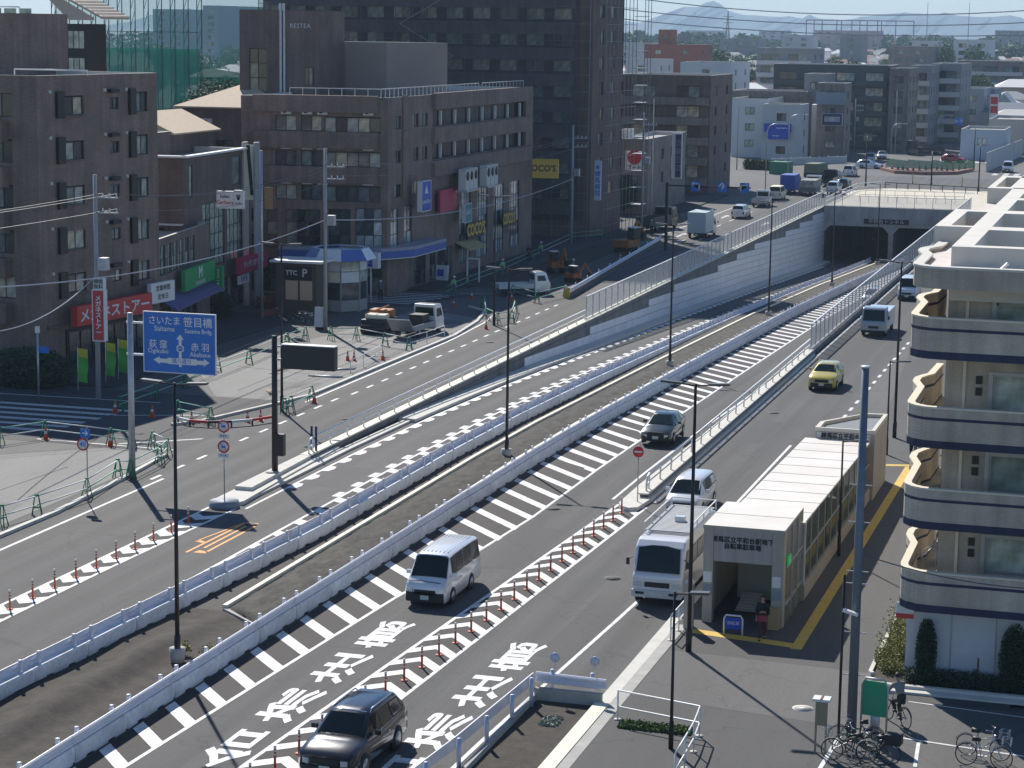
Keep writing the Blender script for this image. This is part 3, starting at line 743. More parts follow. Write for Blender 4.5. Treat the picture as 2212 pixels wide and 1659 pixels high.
# ================================================================ BUILDINGS
BR = brick_mat('brown_tile', (.235, .165, .135), (.15, .115, .10))
BR2 = brick_mat('dark_brown_tile', (.165, .120, .102), (.10, .08, .072))
BR3 = brick_mat('grey_brown_tile', (.235, .20, .175), (.15, .135, .125))
CREAMT = brick_mat('cream_tile', (.52, .455, .365), (.38, .34, .28), bw=.11, bh=.06, var=.06)
NAVYT = brick_mat('navy_tile', (.028, .038, .085), (.03, .035, .06), bw=.11, bh=.06, var=.1)
FRAME = mat('window_frame_dark', (.035, .033, .033), .4, .5)
FRAMEL = mat('window_frame_pale', (.42, .42, .40), .4, .4)
PANE = glass_mat('window_glass', [(.10, .13, .13), (.03, .04, .05), (.42, .44, .38), (.20, .25, .24), (.05, .06, .07), (.50, .46, .33), (.12, .15, .18)])
PANEG = glass_mat('shop_glass', [(.40, .46, .38), (.30, .36, .31), (.52, .57, .47), (.16, .20, .19), (.35, .42, .36)])
PANED = glass_mat('shop_glass_dark', [(.04, .05, .05), (.10, .11, .11), (.025, .03, .035), (.2, .2, .18), (.05, .05, .06)])
PANEB = glass_mat('office_glass', [(.60, .64, .62), (.30, .34, .35), (.70, .72, .68), (.07, .08, .10), (.45, .5, .5)])
ROOFC = mat('flat_roof', (.36, .35, .33), .9, var=.15, scale=.6)
ACW = mat('ac_white', (.62, .61, .57), .6); FANM = mat('fan_black', (.02, .02, .02), .6)

WCACHE = {}
def window(parent, org, d, u0, z0, u1, z1, style='slide', pane=None, frame_m=None, inset=.10):
    """a window part (frame) with panes as its sub-parts"""
    pane = pane or PANE; frame_m = frame_m or FRAME
    w, h = u1 - u0, z1 - z0; w = round(w, 1); h = round(h, 1)
    key = (w, h, style, pane.name, frame_m.name)
    rz = math.atan2(d[1], d[0]); n = (d[1], -d[0])
    loc = (org[0] + d[0] * u0 - n[0] * inset, org[1] + d[1] * u0 - n[1] * inset, z0)
    cols = {'slide': 2, 'fix': 1, 'grid': max(2, int(round(w / .9))), 'tri': 3}[style] if style in ('slide', 'fix', 'grid', 'tri') else 2
    rows = max(1, int(round(h / 1.3))) if style == 'grid' else 1
    if key not in WCACHE:
        b = MB(); t = .06
        b.box(0, 0, 0, w, .07, t); b.box(0, 0, h - t, w, .07, h); b.box(0, 0, t, t, .07, h - t); b.box(w - t, 0, t, w, .07, h - t)
        cw, ch = w / cols, h / rows
        for i in range(1, cols): b.box(i * cw - .025, .005, t, i * cw + .025, .065, h - t)
        for j in range(1, rows): b.box(t, .008, j * ch - .025, w - t, .062, j * ch + .025)
        f = b.build('window', frame_m, parent, local=True)
        b = MB(); b.box(.03, .035, .03, cw - .03, .045, ch - .03)
        p = b.build('pane', pane, None)
        WCACHE[key] = (f.data, p.data)
        setpar(p, f); p.location = (0, 0, 0); first = p
    else:
        f = bpy.data.objects.new('window', WCACHE[key][0]); col.objects.link(f); setpar(f, parent); first = None
        cw, ch = w / cols, h / rows
    f.location = loc; f.rotation_euler = (0, 0, rz)
    for i in range(cols):
        for j in range(rows):
            if i == j == 0 and first: continue
            p = bpy.data.objects.new('pane', WCACHE[key][1]); col.objects.link(p); setpar(p, f); p.location = (i * cw, 0, j * ch)
    return f
def wall_face(b, org, d, L, z0, z1, ops, depth=.28):
    """a wall with real openings and reveals"""
    n = (d[1], -d[0]); ops = [(max(u0, .02), max(a, z0 + .0), min(u1, L - .02), min(c, z1 - .02)) for u0, a, u1, c in [o[:4] for o in ops] if u1 > 0 and u0 < L]
    us = sorted({0, L} | {o[0] for o in ops} | {o[2] for o in ops}); zs = sorted({z0, z1} | {o[1] for o in ops} | {o[3] for o in ops})
    P = lambda u, z, i=0: (org[0] + d[0] * u - n[0] * i, org[1] + d[1] * u - n[1] * i, z)
    for a, c in zip(us, us[1:]):
        for e, f in zip(zs, zs[1:]):
            mu, mz = (a + c) / 2, (e + f) / 2
            if any(o[0] < mu < o[2] and o[1] < mz < o[3] for o in ops): continue
            b.quad(P(a, e), P(c, e), P(c, f), P(a, f))
    for u0, a, u1, c in ops:
        b.quad(P(u0, a), P(u1, a), P(u1, a, depth), P(u0, a, depth)); b.quad(P(u0, c), P(u0, c, depth), P(u1, c, depth), P(u1, c))
        b.quad(P(u0, a), P(u0, a, depth), P(u0, c, depth), P(u0, c)); b.quad(P(u1, a), P(u1, c), P(u1, c, depth), P(u1, a, depth))
BB = []
def building(name, label, pts, z1, faces, wm, roofm=None, par=.45, group=None, cat='building', z0=0.0, roof=True):
    """pts: world corners, counter-clockwise seen from above; faces: {edge index: openings}"""
    base = thing(name, label, cat, (pts[0][0], pts[0][1], 0), group=group)
    BB.append((min(p[0] for p in pts) - 6, min(p[1] for p in pts) - 6, max(p[0] for p in pts) + 6, max(p[1] for p in pts) + 6))
    o = pts[0]; P = [(x - o[0], y - o[1]) for x, y in pts]; n = len(P)
    b = MB()
    for i in range(n):
        a, c = P[i], P[(i + 1) % n]; L = math.hypot(c[0] - a[0], c[1] - a[1]); d = ((c[0] - a[0]) / L, (c[1] - a[1]) / L)
        wall_face(b, a, d, L, z0, z1, faces.get(i, []))
        for w in faces.get(i, []):
            k = w[4] if len(w) > 4 else 'slide'
            if k == 'open': continue
            window(base, a, d, max(w[0], .02), w[1], min(w[2], L - .02), w[3], k, *(w[5:] or ()))
    b.build('wall', wm, base, local=True)
    if roof:
        cx = sum(p[0] for p in P) / n; cy = sum(p[1] for p in P) / n
        b = MB(); b.quad(*[(x, y, z1 - par) for x, y in P]); b.build('roof', roofm or ROOFC, base, local=True)
        b = MB()
        for i in range(n):
            a, c = Vector((*P[i], 0)), Vector((*P[(i + 1) % n], 0)); ce = Vector((cx, cy, 0))
            ai = a + (ce - a).normalized() * .36; ci = c + (ce - c).normalized() * .36
            b.quad((a.x, a.y, z1 + .03), (c.x, c.y, z1 + .03), (ci.x, ci.y, z1 + .03), (ai.x, ai.y, z1 + .03))
            b.quad((ai.x, ai.y, z1 + .03), (ci.x, ci.y, z1 + .03), (ci.x, ci.y, z1 - par), (ai.x, ai.y, z1 - par))
            b.quad((a.x, a.y, z1 + .03), (ai.x, ai.y, z1 + .03), (ai.x, ai.y, z1 + .0), (a.x, a.y, z1 + .0))
        b.build('parapet_cap', CONCW, base, local=True)
    return base
def face_px(p0, p1, x0, y0, x1, y1):
    """photo rectangle -> (u0, z0, u1, z1) on the vertical face through p0-p1"""
    d = Vector((p1[0] - p0[0], p1[1] - p0[1], 0)).normalized(); n = Vector((d.y, -d.x, 0))
    def hit(x, y):
        r = _ray(x, y); c = Vector((0, 0, CAM_H)); t = (Vector((p0[0], p0[1], 0)) - c).dot(n) / r.dot(n); q = c + r * t
        return (q - Vector((p0[0], p0[1], 0))).dot(d), q.z
    a, c = hit(x0, y1), hit(x1, y0)
    return a[0], a[1], c[0], c[1]
def on_face(p0, p1, u, z, out=0.0):
    d = Vector((p1[0] - p0[0], p1[1] - p0[1], 0)).normalized(); n = Vector((d.y, -d.x, 0))
    return Vector((p0[0], p0[1], z)) + d * u + n * out
def slab(base, p0, p1, u0, z0, u1, z1, out, name, m, thick=None):
    """a box standing proud of a face, from the face to `out` (world coordinates)"""
    b = MB(); i = out - thick if thick else .004
    a = [on_face(p0, p1, u, z0, k) for u, k in ((u0, i), (u1, i), (u1, out), (u0, out))]
    c = [Vector((v.x, v.y, z1)) for v in a]
    b.add(a + c, [(0, 1, 2, 3), (7, 6, 5, 4), (0, 4, 5, 1), (1, 5, 6, 2), (2, 6, 7, 3), (3, 7, 4, 0)])
    return b.build(name, m, base)
def ac_unit(base, p0, p1, u, z, out, size=.8):
    if 'ac' not in WCACHE:
        b = MB(); b.box(-.4, 0, 0, .4, .3, .6); o = b.build('ac_unit', ACW, base, local=True)
        f = MB(); f.tube([(-.1, -.015, .3), (-.1, .0, .3)], .22, 14); fo = f.build('fan', FANM, None); setpar(fo, o)
        WCACHE['ac'] = (o.data, fo.data)
    else:
        o = bpy.data.objects.new('ac_unit', WCACHE['ac'][0]); col.objects.link(o); setpar(o, base)
        fo = bpy.data.objects.new('fan', WCACHE['ac'][1]); col.objects.link(fo); setpar(fo, o)
    p = on_face(p0, p1, u, z, out + .3); d = Vector((p1[0] - p0[0], p1[1] - p0[1], 0))
    o.matrix_basis = pmat(base).inverted() @ (Matrix.Translation(p) @ Matrix.Rotation(math.atan2(d.y, d.x), 4, 'Z') @ Matrix.Scale(size / .8, 4))
    return o
def sign_board(label, p0, p1, rect, out, m, texts=(), cat='sign', name='shop_sign', depth=.18, post=None, edge=None):
    """a sign box on or in front of a face, lettering as its part"""
    u0, z0, u1, z1 = rect
    c = on_face(p0, p1, (u0 + u1) / 2, z0, out); d = Vector((p1[0] - p0[0], p1[1] - p0[1], 0))
    t = thing(name, label, cat, c, math.atan2(d.y, d.x)); w, h = u1 - u0, z1 - z0
    b = MB(); b.box(-w / 2, -depth, 0, w / 2, 0, h); b.build('board', m, t, local=True)
    if edge: 
        b = MB(); e = .06
        for q in ((-w / 2 - e, -depth - .02, -e, w / 2 + e, .02, 0), (-w / 2 - e, -depth - .02, h, w / 2 + e, .02, h + e), (-w / 2 - e, -depth - .02, 0, -w / 2, .02, h), (w / 2, -depth - .02, 0, w / 2 + e, .02, h)): b.box(*q)
        b.build('rim', edge, t, local=True)
    for (tx, fx, fz, size, tm, sx, *rest) in texts:
        M = Matrix.Translation((fx * w, -depth - .012, h * fz)) @ Matrix.Rotation(R(90), 4, 'X')
        text_mesh('lettering', tx, size, tm, t, M, bold=(rest[0] if rest else .02) * size, sx=sx, line=rest[1] if len(rest) > 1 else 1.0)
    return t
RED = mat('sign_red', (.55, .045, .04), .5); GREENS = mat('sign_green', (.03, .33, .10), .5); BLUES = mat('sign_blue', (.02, .07, .48), .45)
WHITES = mat('sign_white', (.72, .73, .74), .5); YEL = mat('sign_yellow', (.75, .50, .08), .6); NAVYP = mat('navy_paint', (.02, .03, .10), .5)
BLACKT = mat('letter_black', (.02, .02, .025), .6); MAG = mat('sign_crimson', (.5, .03, .10), .5)

# ---- A: brown block of flats at the left edge
A0, A1 = (-68.3, 124.5), (-66.65, 138.3)
A_L = (-86.0, 127.0)
ops = []
for k, (za, zb) in enumerate([(16.55, 17.75), (13.65, 14.85), (10.75, 11.95), (7.85, 9.05), (5.05, 6.25)]):
    ops += [(3.0, za, 5.1, zb + .05, 'slide'), (8.1, za + .25, 9.2, zb - .15, 'slide'), (11.2, za, 12.7, zb + .15, 'slide')]
opsS = []
for k in range(5):
    opsS += [(11.7, 4.9 + 2.9 * k, 15.9, 6.4 + 2.9 * k, 'grid')]
bA = building('apartment_building', 'brown tiled five storey block of flats at the left edge above the red optician sign', [A_L, A0, A1, (-84, 141.2)], 19.1, {0: opsS, 1: ops}, BR)
for k in range(5):
    z = 3.35 + 2.9 * k
    slab(bA, A_L, A0, 9.0, z, 15.6, z + 1.3, .7, 'balcony', BR)
    for u in (2.2, 7.3, 10.2):      # shutter boxes left of the windows, sill ledges, round vents
        pass
    zz = 5.05 + 2.9 * k
    slab(bA, A0, A1, 1.95, zz - .25, 2.75, zz + 1.45, .22, 'shutter_box', FRAME)
    slab(bA, A0, A1, 10.3, zz - .25, 11.0, zz + 1.5, .22, 'shutter_box', FRAME)
    slab(bA, A0, A1, 2.9, zz - .18, 5.2, zz - .05, .12, 'sill', BR2)
    slab(bA, A0, A1, 7.9, zz + 1.25, 8.9, zz + 1.5, .3, 'hood', FRAME)
    for u in (1.2, 7.35, 9.9): slab(bA, A0, A1, u, zz + 1.35, u + .16, zz + 1.55, .14, 'vent', ACW)
slab(bA, A0, A1, .6, 2.9, 13.5, 3.15, .12, 'ledge', BR2)
# ground floor shop front below the flats
pA0, pA1 = A0, A1
slab(bA, A0, A1, 2.6, .1, 13.4, 2.75, .10, 'shop_front', FRAME)
for i in range(8): slab(bA, A0, A1, 2.8 + i * 1.33, .5, 3.9 + i * 1.33, 2.5, .15, 'shop_window', PANED)
bA2 = building('roof_block', 'brown windowed upper block on the roof of the left flats', [(-90, 133.4), (-75.6, 133.9), (-74.8, 141), (-90, 141)], 23.0, {0: [(6.4 + 2.0, 19.9, 9.5, 20.8, 'slide'), (11.6, 19.7, 13.4, 21.3, 'slide')]}, BR, z0=18.5)
# pipes with bright tops on the roof
for (x, y, L, z, lab) in ((-71.5, 127.5, 5.0, 19.1, 'white pipe rail lying on the roof edge of the left brown flats'), (-78, 134.2, 3.0, 23.1, 'short white pipe rail on the upper roof block at the far left')):
    t = thing('roof_rail', lab, 'railing', (x, y, z)); b = MB(); b.tube([(0, 0, .35), (L, .4, .35)], .05, 6); b.build('rail', WHITEM, t, local=True)
    b = MB(); b.box(-.03, -.03, 0, .03, .03, .35); b.box(L - .03, .37, 0, L + .03, .43, .35)
    for q in (0, L): bb = MB(); bb.box(q - .03, q / L * .4 - .03, 0, q + .03, q / L * .4 + .03, .35); bb.build('post', WHITEM, t, local=True)

# red optician sign and its neighbours
rect = face_px(A0, A1, 132, 683, 292, 680); uA = rect[0]
S1 = face_px(A0, A1, 132, 706, 293, 650)
sign_board('long red optician sign with white letters over the left shop front', A0, A1, (uA, 3.05, rect[2] + .2, 4.35), .75, RED, [('メガネストアー', 0, .45, .95, WHITES, 1.25, .03)], depth=.5)
sign_board('white opening-hours board beside the long red optician sign', A0, A1, (rect[2] + .4, 3.5, rect[2] + 3.4, 4.9), .75, WHITES, [('営業時間', 0, .7, .42, BLACKT, 1.1), ('定休日', 0, .28, .42, BLACKT, 1.1)], depth=.3)
# low shop row between the flats and the glass corner
Lp0, Lp1 = (-66.9, 138.6), (-69.3, 152.5)
bL = building('shop_row', 'low brown shop row with a glazed upper strip and green hamburger sign', [(-78, 139), Lp0, Lp1, (-80, 153)], 7.6, {1: [(.5 + i * 1.6, 5.0, 1.95 + i * 1.6, 7.1, 'grid', PANEG) for i in range(6)] + [(1.0, .2, 5.4, 2.6, 'grid', PANED), (6.2, .2, 10.5, 2.6, 'grid', PANED)]}, BR)
r = face_px(Lp0, Lp1, 377, 643, 443, 604)
sign_board('green hamburger shop sign with a white rounded M', Lp0, Lp1, (r[0], 3.5, r[2], 5.0), .5, GREENS, [('M', 0, .64, 1.1, WHITES, 1.3, .05), ('MOS BURGER', 0, .17, .36, WHITES, 1.2, .03)], depth=.3)
t = thing('awning', 'purple sloping awning below the green hamburger sign', 'awning', (Lp0[0], Lp0[1], 0)); b = MB()
b.add([on_face(Lp0, Lp1, u, z, o) for u, z, o in ((.2, 3.4, .05), (r[2] + 1, 3.4, .05), (r[2] + 1, 2.75, 1.3), (.2, 2.75, 1.3), (.2, 3.3, .05), (r[2] + 1, 3.3, .05), (r[2] + 1, 2.6, 1.3), (.2, 2.6, 1.3))], [(0, 1, 2, 3), (7, 6, 5, 4), (3, 2, 6, 7), (0, 3, 7, 4), (1, 5, 6, 2)])
b.build('cloth', mat('awning_purple', (.13, .12, .26), .8), t)
# M: brown building with glass corner
M0, M1 = (-70.0, 149.5), (-71.0, 164.5); ML = (-86, 148.5)
bM = building('shop_building', 'brown shop building with a pale green glazed corner behind the red kitchen sign', [ML, M0, M1, (-86, 164.5)], 12.6,
   {0: [(12.2, 9.3, 13.4, 10.6, 'slide'), (3, 6.2, 14.5, 7.4, 'grid', PANED)], 1: [(3.9, 4.0, 8.7, 8.9, 'grid', PANEG), (9.3, 4.0, 13.8, 9.6, 'grid', PANEG), (1.2, 9.6, 2.0, 12.0, 'fix', PANEG), (10.5, 9.9, 12.6, 12.2, 'fix', PANEG), (4, .2, 13, 2.8, 'grid', PANED)]}, BR2)
slab(bM, ML, M0, 6, 12.65, 16.4, 12.8, .5, 'roof_edge', WHITES); slab(bM, M0, M1, -.4, 12.65, 15.5, 12.8, .5, 'roof_edge', WHITES)
slab(bM, ML, M0, 4, 7.6, 16.0, 7.72, .4, 'ledge', WHITES)
bM2 = building('shop_building', 'rooftop hut with a white eave behind the glazed corner building', [(-84, 152), (-74.8, 152.5), (-75, 158), (-84, 158)], 14.1, {0: [(5.2, 12.9, 8.2, 13.8, 'grid', PANED)]}, BR2, z0=12)
slab(bM2, (-84, 152), (-74.8, 152.5), 0, 14.1, 9.6, 14.25, .5, 'eave', WHITES)
r = face_px(M0, M1, 487, 632, 548, 606)
sign_board('red kitchen sign with white katakana on the glazed corner building', M0, M1, (r[0], 3.0, r[2], 4.3), .9, MAG, [('キッチンオリジン', 0, .5, .62, WHITES, .95, .03)], depth=.3)
sign_board('white price banner under the red kitchen sign', M0, M1, (r[0], 2.2, r[0] + 2.5, 2.9), 1.0, WHITES, [('お弁当', 0, .5, .45, BLACKT, 1.2)], depth=.1)
r = face_px(M0, M1, 466, 632, 485, 575)
def proj_sign(label, x0, y0, x1, y1, Y, m, texts, edge=None, depth=.35, vertical=False):
    """a projecting sign box facing the camera side, standing where the photo's rectangle meets the plane y=Y"""
    a, c = atY(x0, y1, Y), atY(x1, y0, Y)
    return sign_board(label, (a.x, Y), (c.x, Y), (0, a.z, c.x - a.x, c.z), 0, m, texts, depth=depth, edge=edge)
proj_sign('green vertical hamburger sign projecting left of the red kitchen sign', 466, 575, 484, 628, 152, GREENS, [('モ\nス\nバ\nー\nガ\nー', 0, .5, .27, WHITES, 1, .03, .95)])
proj_sign('red vertical optician sign on a pole with white letters', 208, 627, 229, 733, 117.5, RED, [('メ\nガ\nネ\nス\nト\nア\nー', 0, .5, .36, WHITES, 1.15, .04, .95)], edge=WHITES)
proj_sign('small white number board on top of the red vertical optician sign', 208, 600, 229, 626, 117.5, WHITES, [('検眼\n無料', 0, .5, .3, BLACKT, 1)])
proj_sign('white lettered school board under a small roof beside the tall striped pillar', 472, 413, 508, 449, 150, WHITES, [('Gerbera', 0, .35, .40, RED, 1), ('ballet', 0, .7, .35, BLACKT, 1)])
proj_sign('white oval crest board beside the lettered school board', 509, 411, 529, 450, 150, WHITES, [('♛', 0, .6, .5, BLACKT, 1), ('studio', 0, .3, .22, BLACKT, 1)])
# tall pale pillar and striped pole at the glass corner
t = thing('sign_tower', 'tall pale steel frame pillar with a slanted dark band beside the glazed corner', 'sign', on_face(M0, M1, 13.2, 0, .6))
q = t.location
b = MB(); b.box(q.x - .55, q.y - .5, 0, q.x - .40, q.y + .5, 13.2); b.build('frame', GALV, t)
b = MB(); b.box(q.x + .45, q.y - .5, 0, q.x + .6, q.y + .5, 13.2); b.build('frame', GALV, t)
b = MB(); b.box(q.x - .4, q.y - .4, 8.6, q.x + .45, q.y - .3, 13.0); b.build('panel', CREAM, t)
b = MB(); b.add([(q.x - .2, q.y - .43, 13), (q.x + .1, q.y - .43, 13), (q.x + .42, q.y - .43, 9), (q.x + .15, q.y - .43, 9), (q.x - .2, q.y - .41, 13), (q.x + .1, q.y - .41, 13), (q.x + .42, q.y - .41, 9), (q.x + .15, q.y - .41, 9)], [(0, 1, 2, 3)[::-1], (0, 4, 5, 1), (1, 5, 6, 2), (3, 2, 6, 7), (0, 3, 7, 4)]); b.build('stripe', FRAME, t)
# the two tan tiled roofs and walls behind
TAN = mat('tan_roof_tiles', (.62, .48, .34), .8, var=.08, scale=3)
def hip_house(label, x0, x1, y0, y1, ze, zr, m, roofm, wall_ops=None, name='house', hip=True, group=None, eave=.5, z0=0):
    pts = [(x0, y0), (x1, y0), (x1, y1), (x0, y1)]
    h = building(name, label, pts, ze, {0: wall_ops} if wall_ops else {}, m, roof=False, group=group, cat='house', z0=z0)
    e = eave; X0, X1, Y0, Y1 = -e, x1 - x0 + e, -e, y1 - y0 + e; rd = min(X1 - X0, Y1 - Y0) / 2 * (1 if hip else .01)
    b = MB()
    if X1 - X0 > Y1 - Y0: ra, rb = (X0 + rd, (Y0 + Y1) / 2, zr), (X1 - rd, (Y0 + Y1) / 2, zr); k = [(0, 1, 5, 4), (2, 3, 4, 5), (1, 2, 5), (3, 0, 4)]
    else: ra, rb = ((X0 + X1) / 2, Y0 + rd, zr), ((X0 + X1) / 2, Y1 - rd, zr); k = [(0, 1, 4), (1, 2, 5, 4), (2, 3, 5), (3, 0, 4, 5)]
    b.add([(X0, Y0, ze), (X1, Y0, ze), (X1, Y1, ze), (X0, Y1, ze), ra, rb, (X0, Y0, ze - .12), (X1, Y0, ze - .12), (X1, Y1, ze - .12), (X0, Y1, ze - .12)], k + [(0, 6, 7, 1), (1, 7, 8, 2), (2, 8, 9, 3), (3, 9, 6, 0), (9, 8, 7, 6)])
    b.build('roof', roofm, h, local=True); return h
a = atY(372, 228, 178); c = atY(520, 228, 178)
h = hip_house('brown flats under a tan tiled hip roof with two wall air conditioners', a.x + .8, c.x + 3.5, 178, 188, a.z, a.z + 2.1, BR2, TAN, [(3.3, a.z - 4.6, 5.0, a.z - 2.9, 'slide'), (6.2, a.z - 4.6, 10.8, a.z - 2.9, 'grid')])
for u in (2.6, 6.6): ac_unit(h, (a.x + .8, 178), (c.x, 178), u, a.z - 1.8, .02, 1.0)
slab(h, (a.x + .8, 178), (c.x, 178), .3, a.z - 7.6, 11, a.z - 4.9, .9, 'balcony', BR2)
a = atY(318, 286, 160); c = atY(370, 286, 160)
hip_house('small tan tiled roof poking up between the brown flats', a.x - 4, c.x, 160, 168, a.z, a.z + 1.6, BR2, TAN, hip=False)

# ---- C: the large corner building with balconies
C0 = (-62.2, 172.6); C1 = (-61.4, 213.5); CL = (-74.6, 170.75)
ops1 = []
for zb in (13.95, 11.05, 8.2):
    ops1 += [(1.6, zb, 3.2, zb + 1.1, 'slide'), (6.0, zb, 7.5, zb + 1.15, 'slide'), (8.0, zb, 9.8, zb + 1.15, 'slide')]
    if zb > 9:
        ops1 += [(11.0, zb - .1, 38.5, zb + 1.35, 'open')]
ops0 = []
for zb in (13.75, 10.85, 8.0):
    ops0 += [(2.95, zb, 4.75, zb + 1.3, 'slide'), (5.15, zb, 6.95, zb + 1.3, 'slide'), (7.15, zb - .1, 11.95, zb + 1.25, 'grid')]
low0 = [(.4, 3.9, 3.1, 7.2, 'grid', PANED), (3.8, 3.9, 6.8, 7.2, 'grid', PANED), (7.5, 4.0, 9.4, 7.3, 'grid', PANED), (9.8, 4.0, 12.1, 7.4, 'grid', PANEB), (.5, .2, 4.5, 3.0, 'grid', PANED), (5.5, .2, 12.1, 3.0, 'grid', PANED)]
low1 = [(.8, 4.0, 2.6, 7.3, 'grid', PANEB), (4.0, 4.0, 6.0, 7.3, 'grid', PANEB)]
low1 += [(u, 1.0, u + 3.2, 7.6, 'grid', PANEB) for u in (18.5, 23.5, 28.5, 33.5)] + [(6.5, .2, 9.5, 2.9, 'grid', PANED), (10.5, .2, 16.5, 2.9, 'grid', PANED)]
bC = building('corner_building', 'large brown corner building with balcony bands, a convenience store canopy and a restaurant', [CL, C0, C1, (-74.6, 214)], 16.6, {0: ops0 + low0, 1: ops1 + low1}, BR)
for z0, z1 in ((15.35, 16.75), (12.35, 13.75), (9.45, 10.85)):
    slab(bC, CL, C0, 1.15, z0, 11.75, z1, .55, 'balcony_band', BR)
    slab(bC, C0, C1, 10.8, z0, 39.6, z1, .35, 'balcony_band', BR)
    slab(bC, C0, C1, 3.4, z0 - 1.5, 4.6, z1, .12, 'pilaster', BR)
for zb in (13.85, 10.95):           # recessed gallery wall, doors and white downpipes
    b = MB(); P0 = on_face(C0, C1, 11, zb - .1, -1.2); P1 = on_face(C0, C1, 38.5, zb + 1.35, -1.2)
    b.quad((P0.x, P0.y, P0.z), (P1.x, P1.y, P0.z), (P1.x, P1.y, P1.z), (P0.x, P0.y, P1.z)); b.build('gallery_wall', BR3, bC)
    for i in range(7):
        u = 11.6 + i * 3.9
        slab(bC, C0, C1, u, zb - .1, u + 1.6, zb + 1.2, -1.1, 'gallery_door', FRAME, thick=.08)
        slab(bC, C0, C1, u + 2.2, zb - .05, u + 2.4, zb + 1.3, -.2, 'downpipe', WHITES, thick=.2)
for zb in (14.6, 11.7, 8.8):
    for u in (3.95, 5.75, 7.05, 10.95): ac_unit(bC, CL, C0, u, zb + .55, .1, .85)
b = MB(); b.box(-79.5 + 0, 214, 0, -61.4, 214.3, 0.1)
# canopy of the convenience store wrapping the corner
cn = thing('canopy', 'blue and white convenience store canopy wrapping the corner of the brown building', 'canopy', (C0[0], C0[1], 0))
CB = mat('canopy_blue', (.05, .12, .42), .45); CW = mat('canopy_grey', (.30, .32, .38), .5)
pts = [on_face(CL, C0, 3.6, 0, 1.7), on_face(CL, C0, 12.4, 0, 1.7), on_face(C0, C1, 1.4, 0, 1.9), on_face(C0, C1, 9.5, 0, 1.9)]
for nm, m_, za, zb_, o in (('fascia', CB, 3.35, 3.95, 0), ('roof', CW, 3.95, 4.2, -.25), ('trim', WHITES, 3.28, 3.345, 0)):
    b = MB()
    inn = [on_face(CL, C0, 3.6, 0, .15), on_face(CL, C0, 12.5, 0, .15), on_face(C0, C1, .2, 0, .15), on_face(C0, C1, 9.5, 0, .15)]
    pol = pts + inn[::-1]
    b.prism([(v.x, v.y) for v in pol], za, zb_)
    b.build(nm, m_, cn)
# rooftop: machine room box, rails
bx = building('machine_room', 'plain brown-grey machine room box standing on the corner building roof', [(-77.0, 190.5), (-68.6, 190.0), (-64.6, 195.5), (-72.4, 200)], 21.0, {}, mat('render_brown', (.27, .235, .215), .85, var=.06, scale=.5), z0=16.2)
for i in range(3):
    t = thing('roof_rail', ('pale guard rail along the corner building roof over its left balconies', 'pale guard rail along the corner building roof over the long gallery', 'pale guard rail at the far end of the corner building roof')[i], 'railing', (0, 0, 0))
    p_, q_ = ((on_face(CL, C0, 4, 16.2, -.8), on_face(CL, C0, 11.8, 16.2, -.8)), (on_face(C0, C1, .5, 16.2, -.8), on_face(C0, C1, 26, 16.2, -.8)), (on_face(C0, C1, 27, 16.2, -.8), on_face(C0, C1, 40, 16.2, -.8)))[i]
    t.location = p_; t.matrix_basis = Matrix.Translation(p_); n = int((q_ - p_).length / 1.0)
    for k in range(n + 1):
        b = MB(); c_ = p_.lerp(q_, k / n); b.bar(c_, c_ + Vector((0, 0, 1.1)), .05); b.build('post', GALV, t)
    b = MB(); b.bar(p_ + Vector((0, 0, 1.1)), q_ + Vector((0, 0, 1.1)), .07); b.build('rail', GALV, t)
# tower with raised letters
T0 = atY(604, 22, 181); TLp = atY(517, 22, 181); TR = atY(692, 25, 184)
zT = T0.z
bT = building('stair_tower', 'dark brown stair tower with raised letters and pipes rising left of the machine room', [(TLp.x, 181), (T0.x, 181), (TR.x, 183.5), (TR.x, 190), (TLp.x, 190)], zT, {0: [(.9, 16.6, 2.6, 20.4, 'grid', PANED)], 1: [(2.4, 17.2, 3.2, 18.8, 'slide', PANED)]}, BR2, cat='building')
for u in (.02, .35): slab(bT, (T0.x, 181), (TR.x, 183.5), u - .1, 16.5, u + .08, zT + .6, .2, 'pipe', GALV)
d_ = Vector((TR.x - T0.x, 2.5, 0)); M = frame(on_face((T0.x, 181), (TR.x, 183.5), 1.9, zT - 1.35, .03) - pmat(bT).translation, d_, (0, 0, 1))
text_mesh('lettering', 'RESTEA', .55, GALV, bT, M, bold=.01, ext=.03, spacing=1.1)

# restaurant signs, store signs
sgs = []
r = face_px(C0, C1, 1073, 522, 1103, 478)
sign_board('yellow block letters of the restaurant on its first bay', C0, C1, (19.0, 3.2, 24.0, 4.7), .5, FRAME, [("COCO'S", 0, .5, 1.5, YEL, .95, .04)], depth=.12)
sign_board('yellow block letters of the restaurant on its far bay', C0, C1, (29.6, 3.4, 33.4, 4.9), .5, FRAME, [("COCO'S", 0, .5, 1.4, YEL, .72, .04)], depth=.12)
sign_board('yellow roof sign of the restaurant at the far end of the corner building', (C1[0] - 1, C1[1]), (C1[0] + 4.5, C1[1] + .5), (.1, 7.6, 3.6, 9.4), -.2, YEL, [("COCO'S", 0, .5, .9, BLACKT, .95, .03)], depth=.3, edge=YEL)
t = thing('awning', 'small cream awning over the restaurant door', 'awning', on_face(C0, C1, 17.2, 2.4, .1)); b = MB()
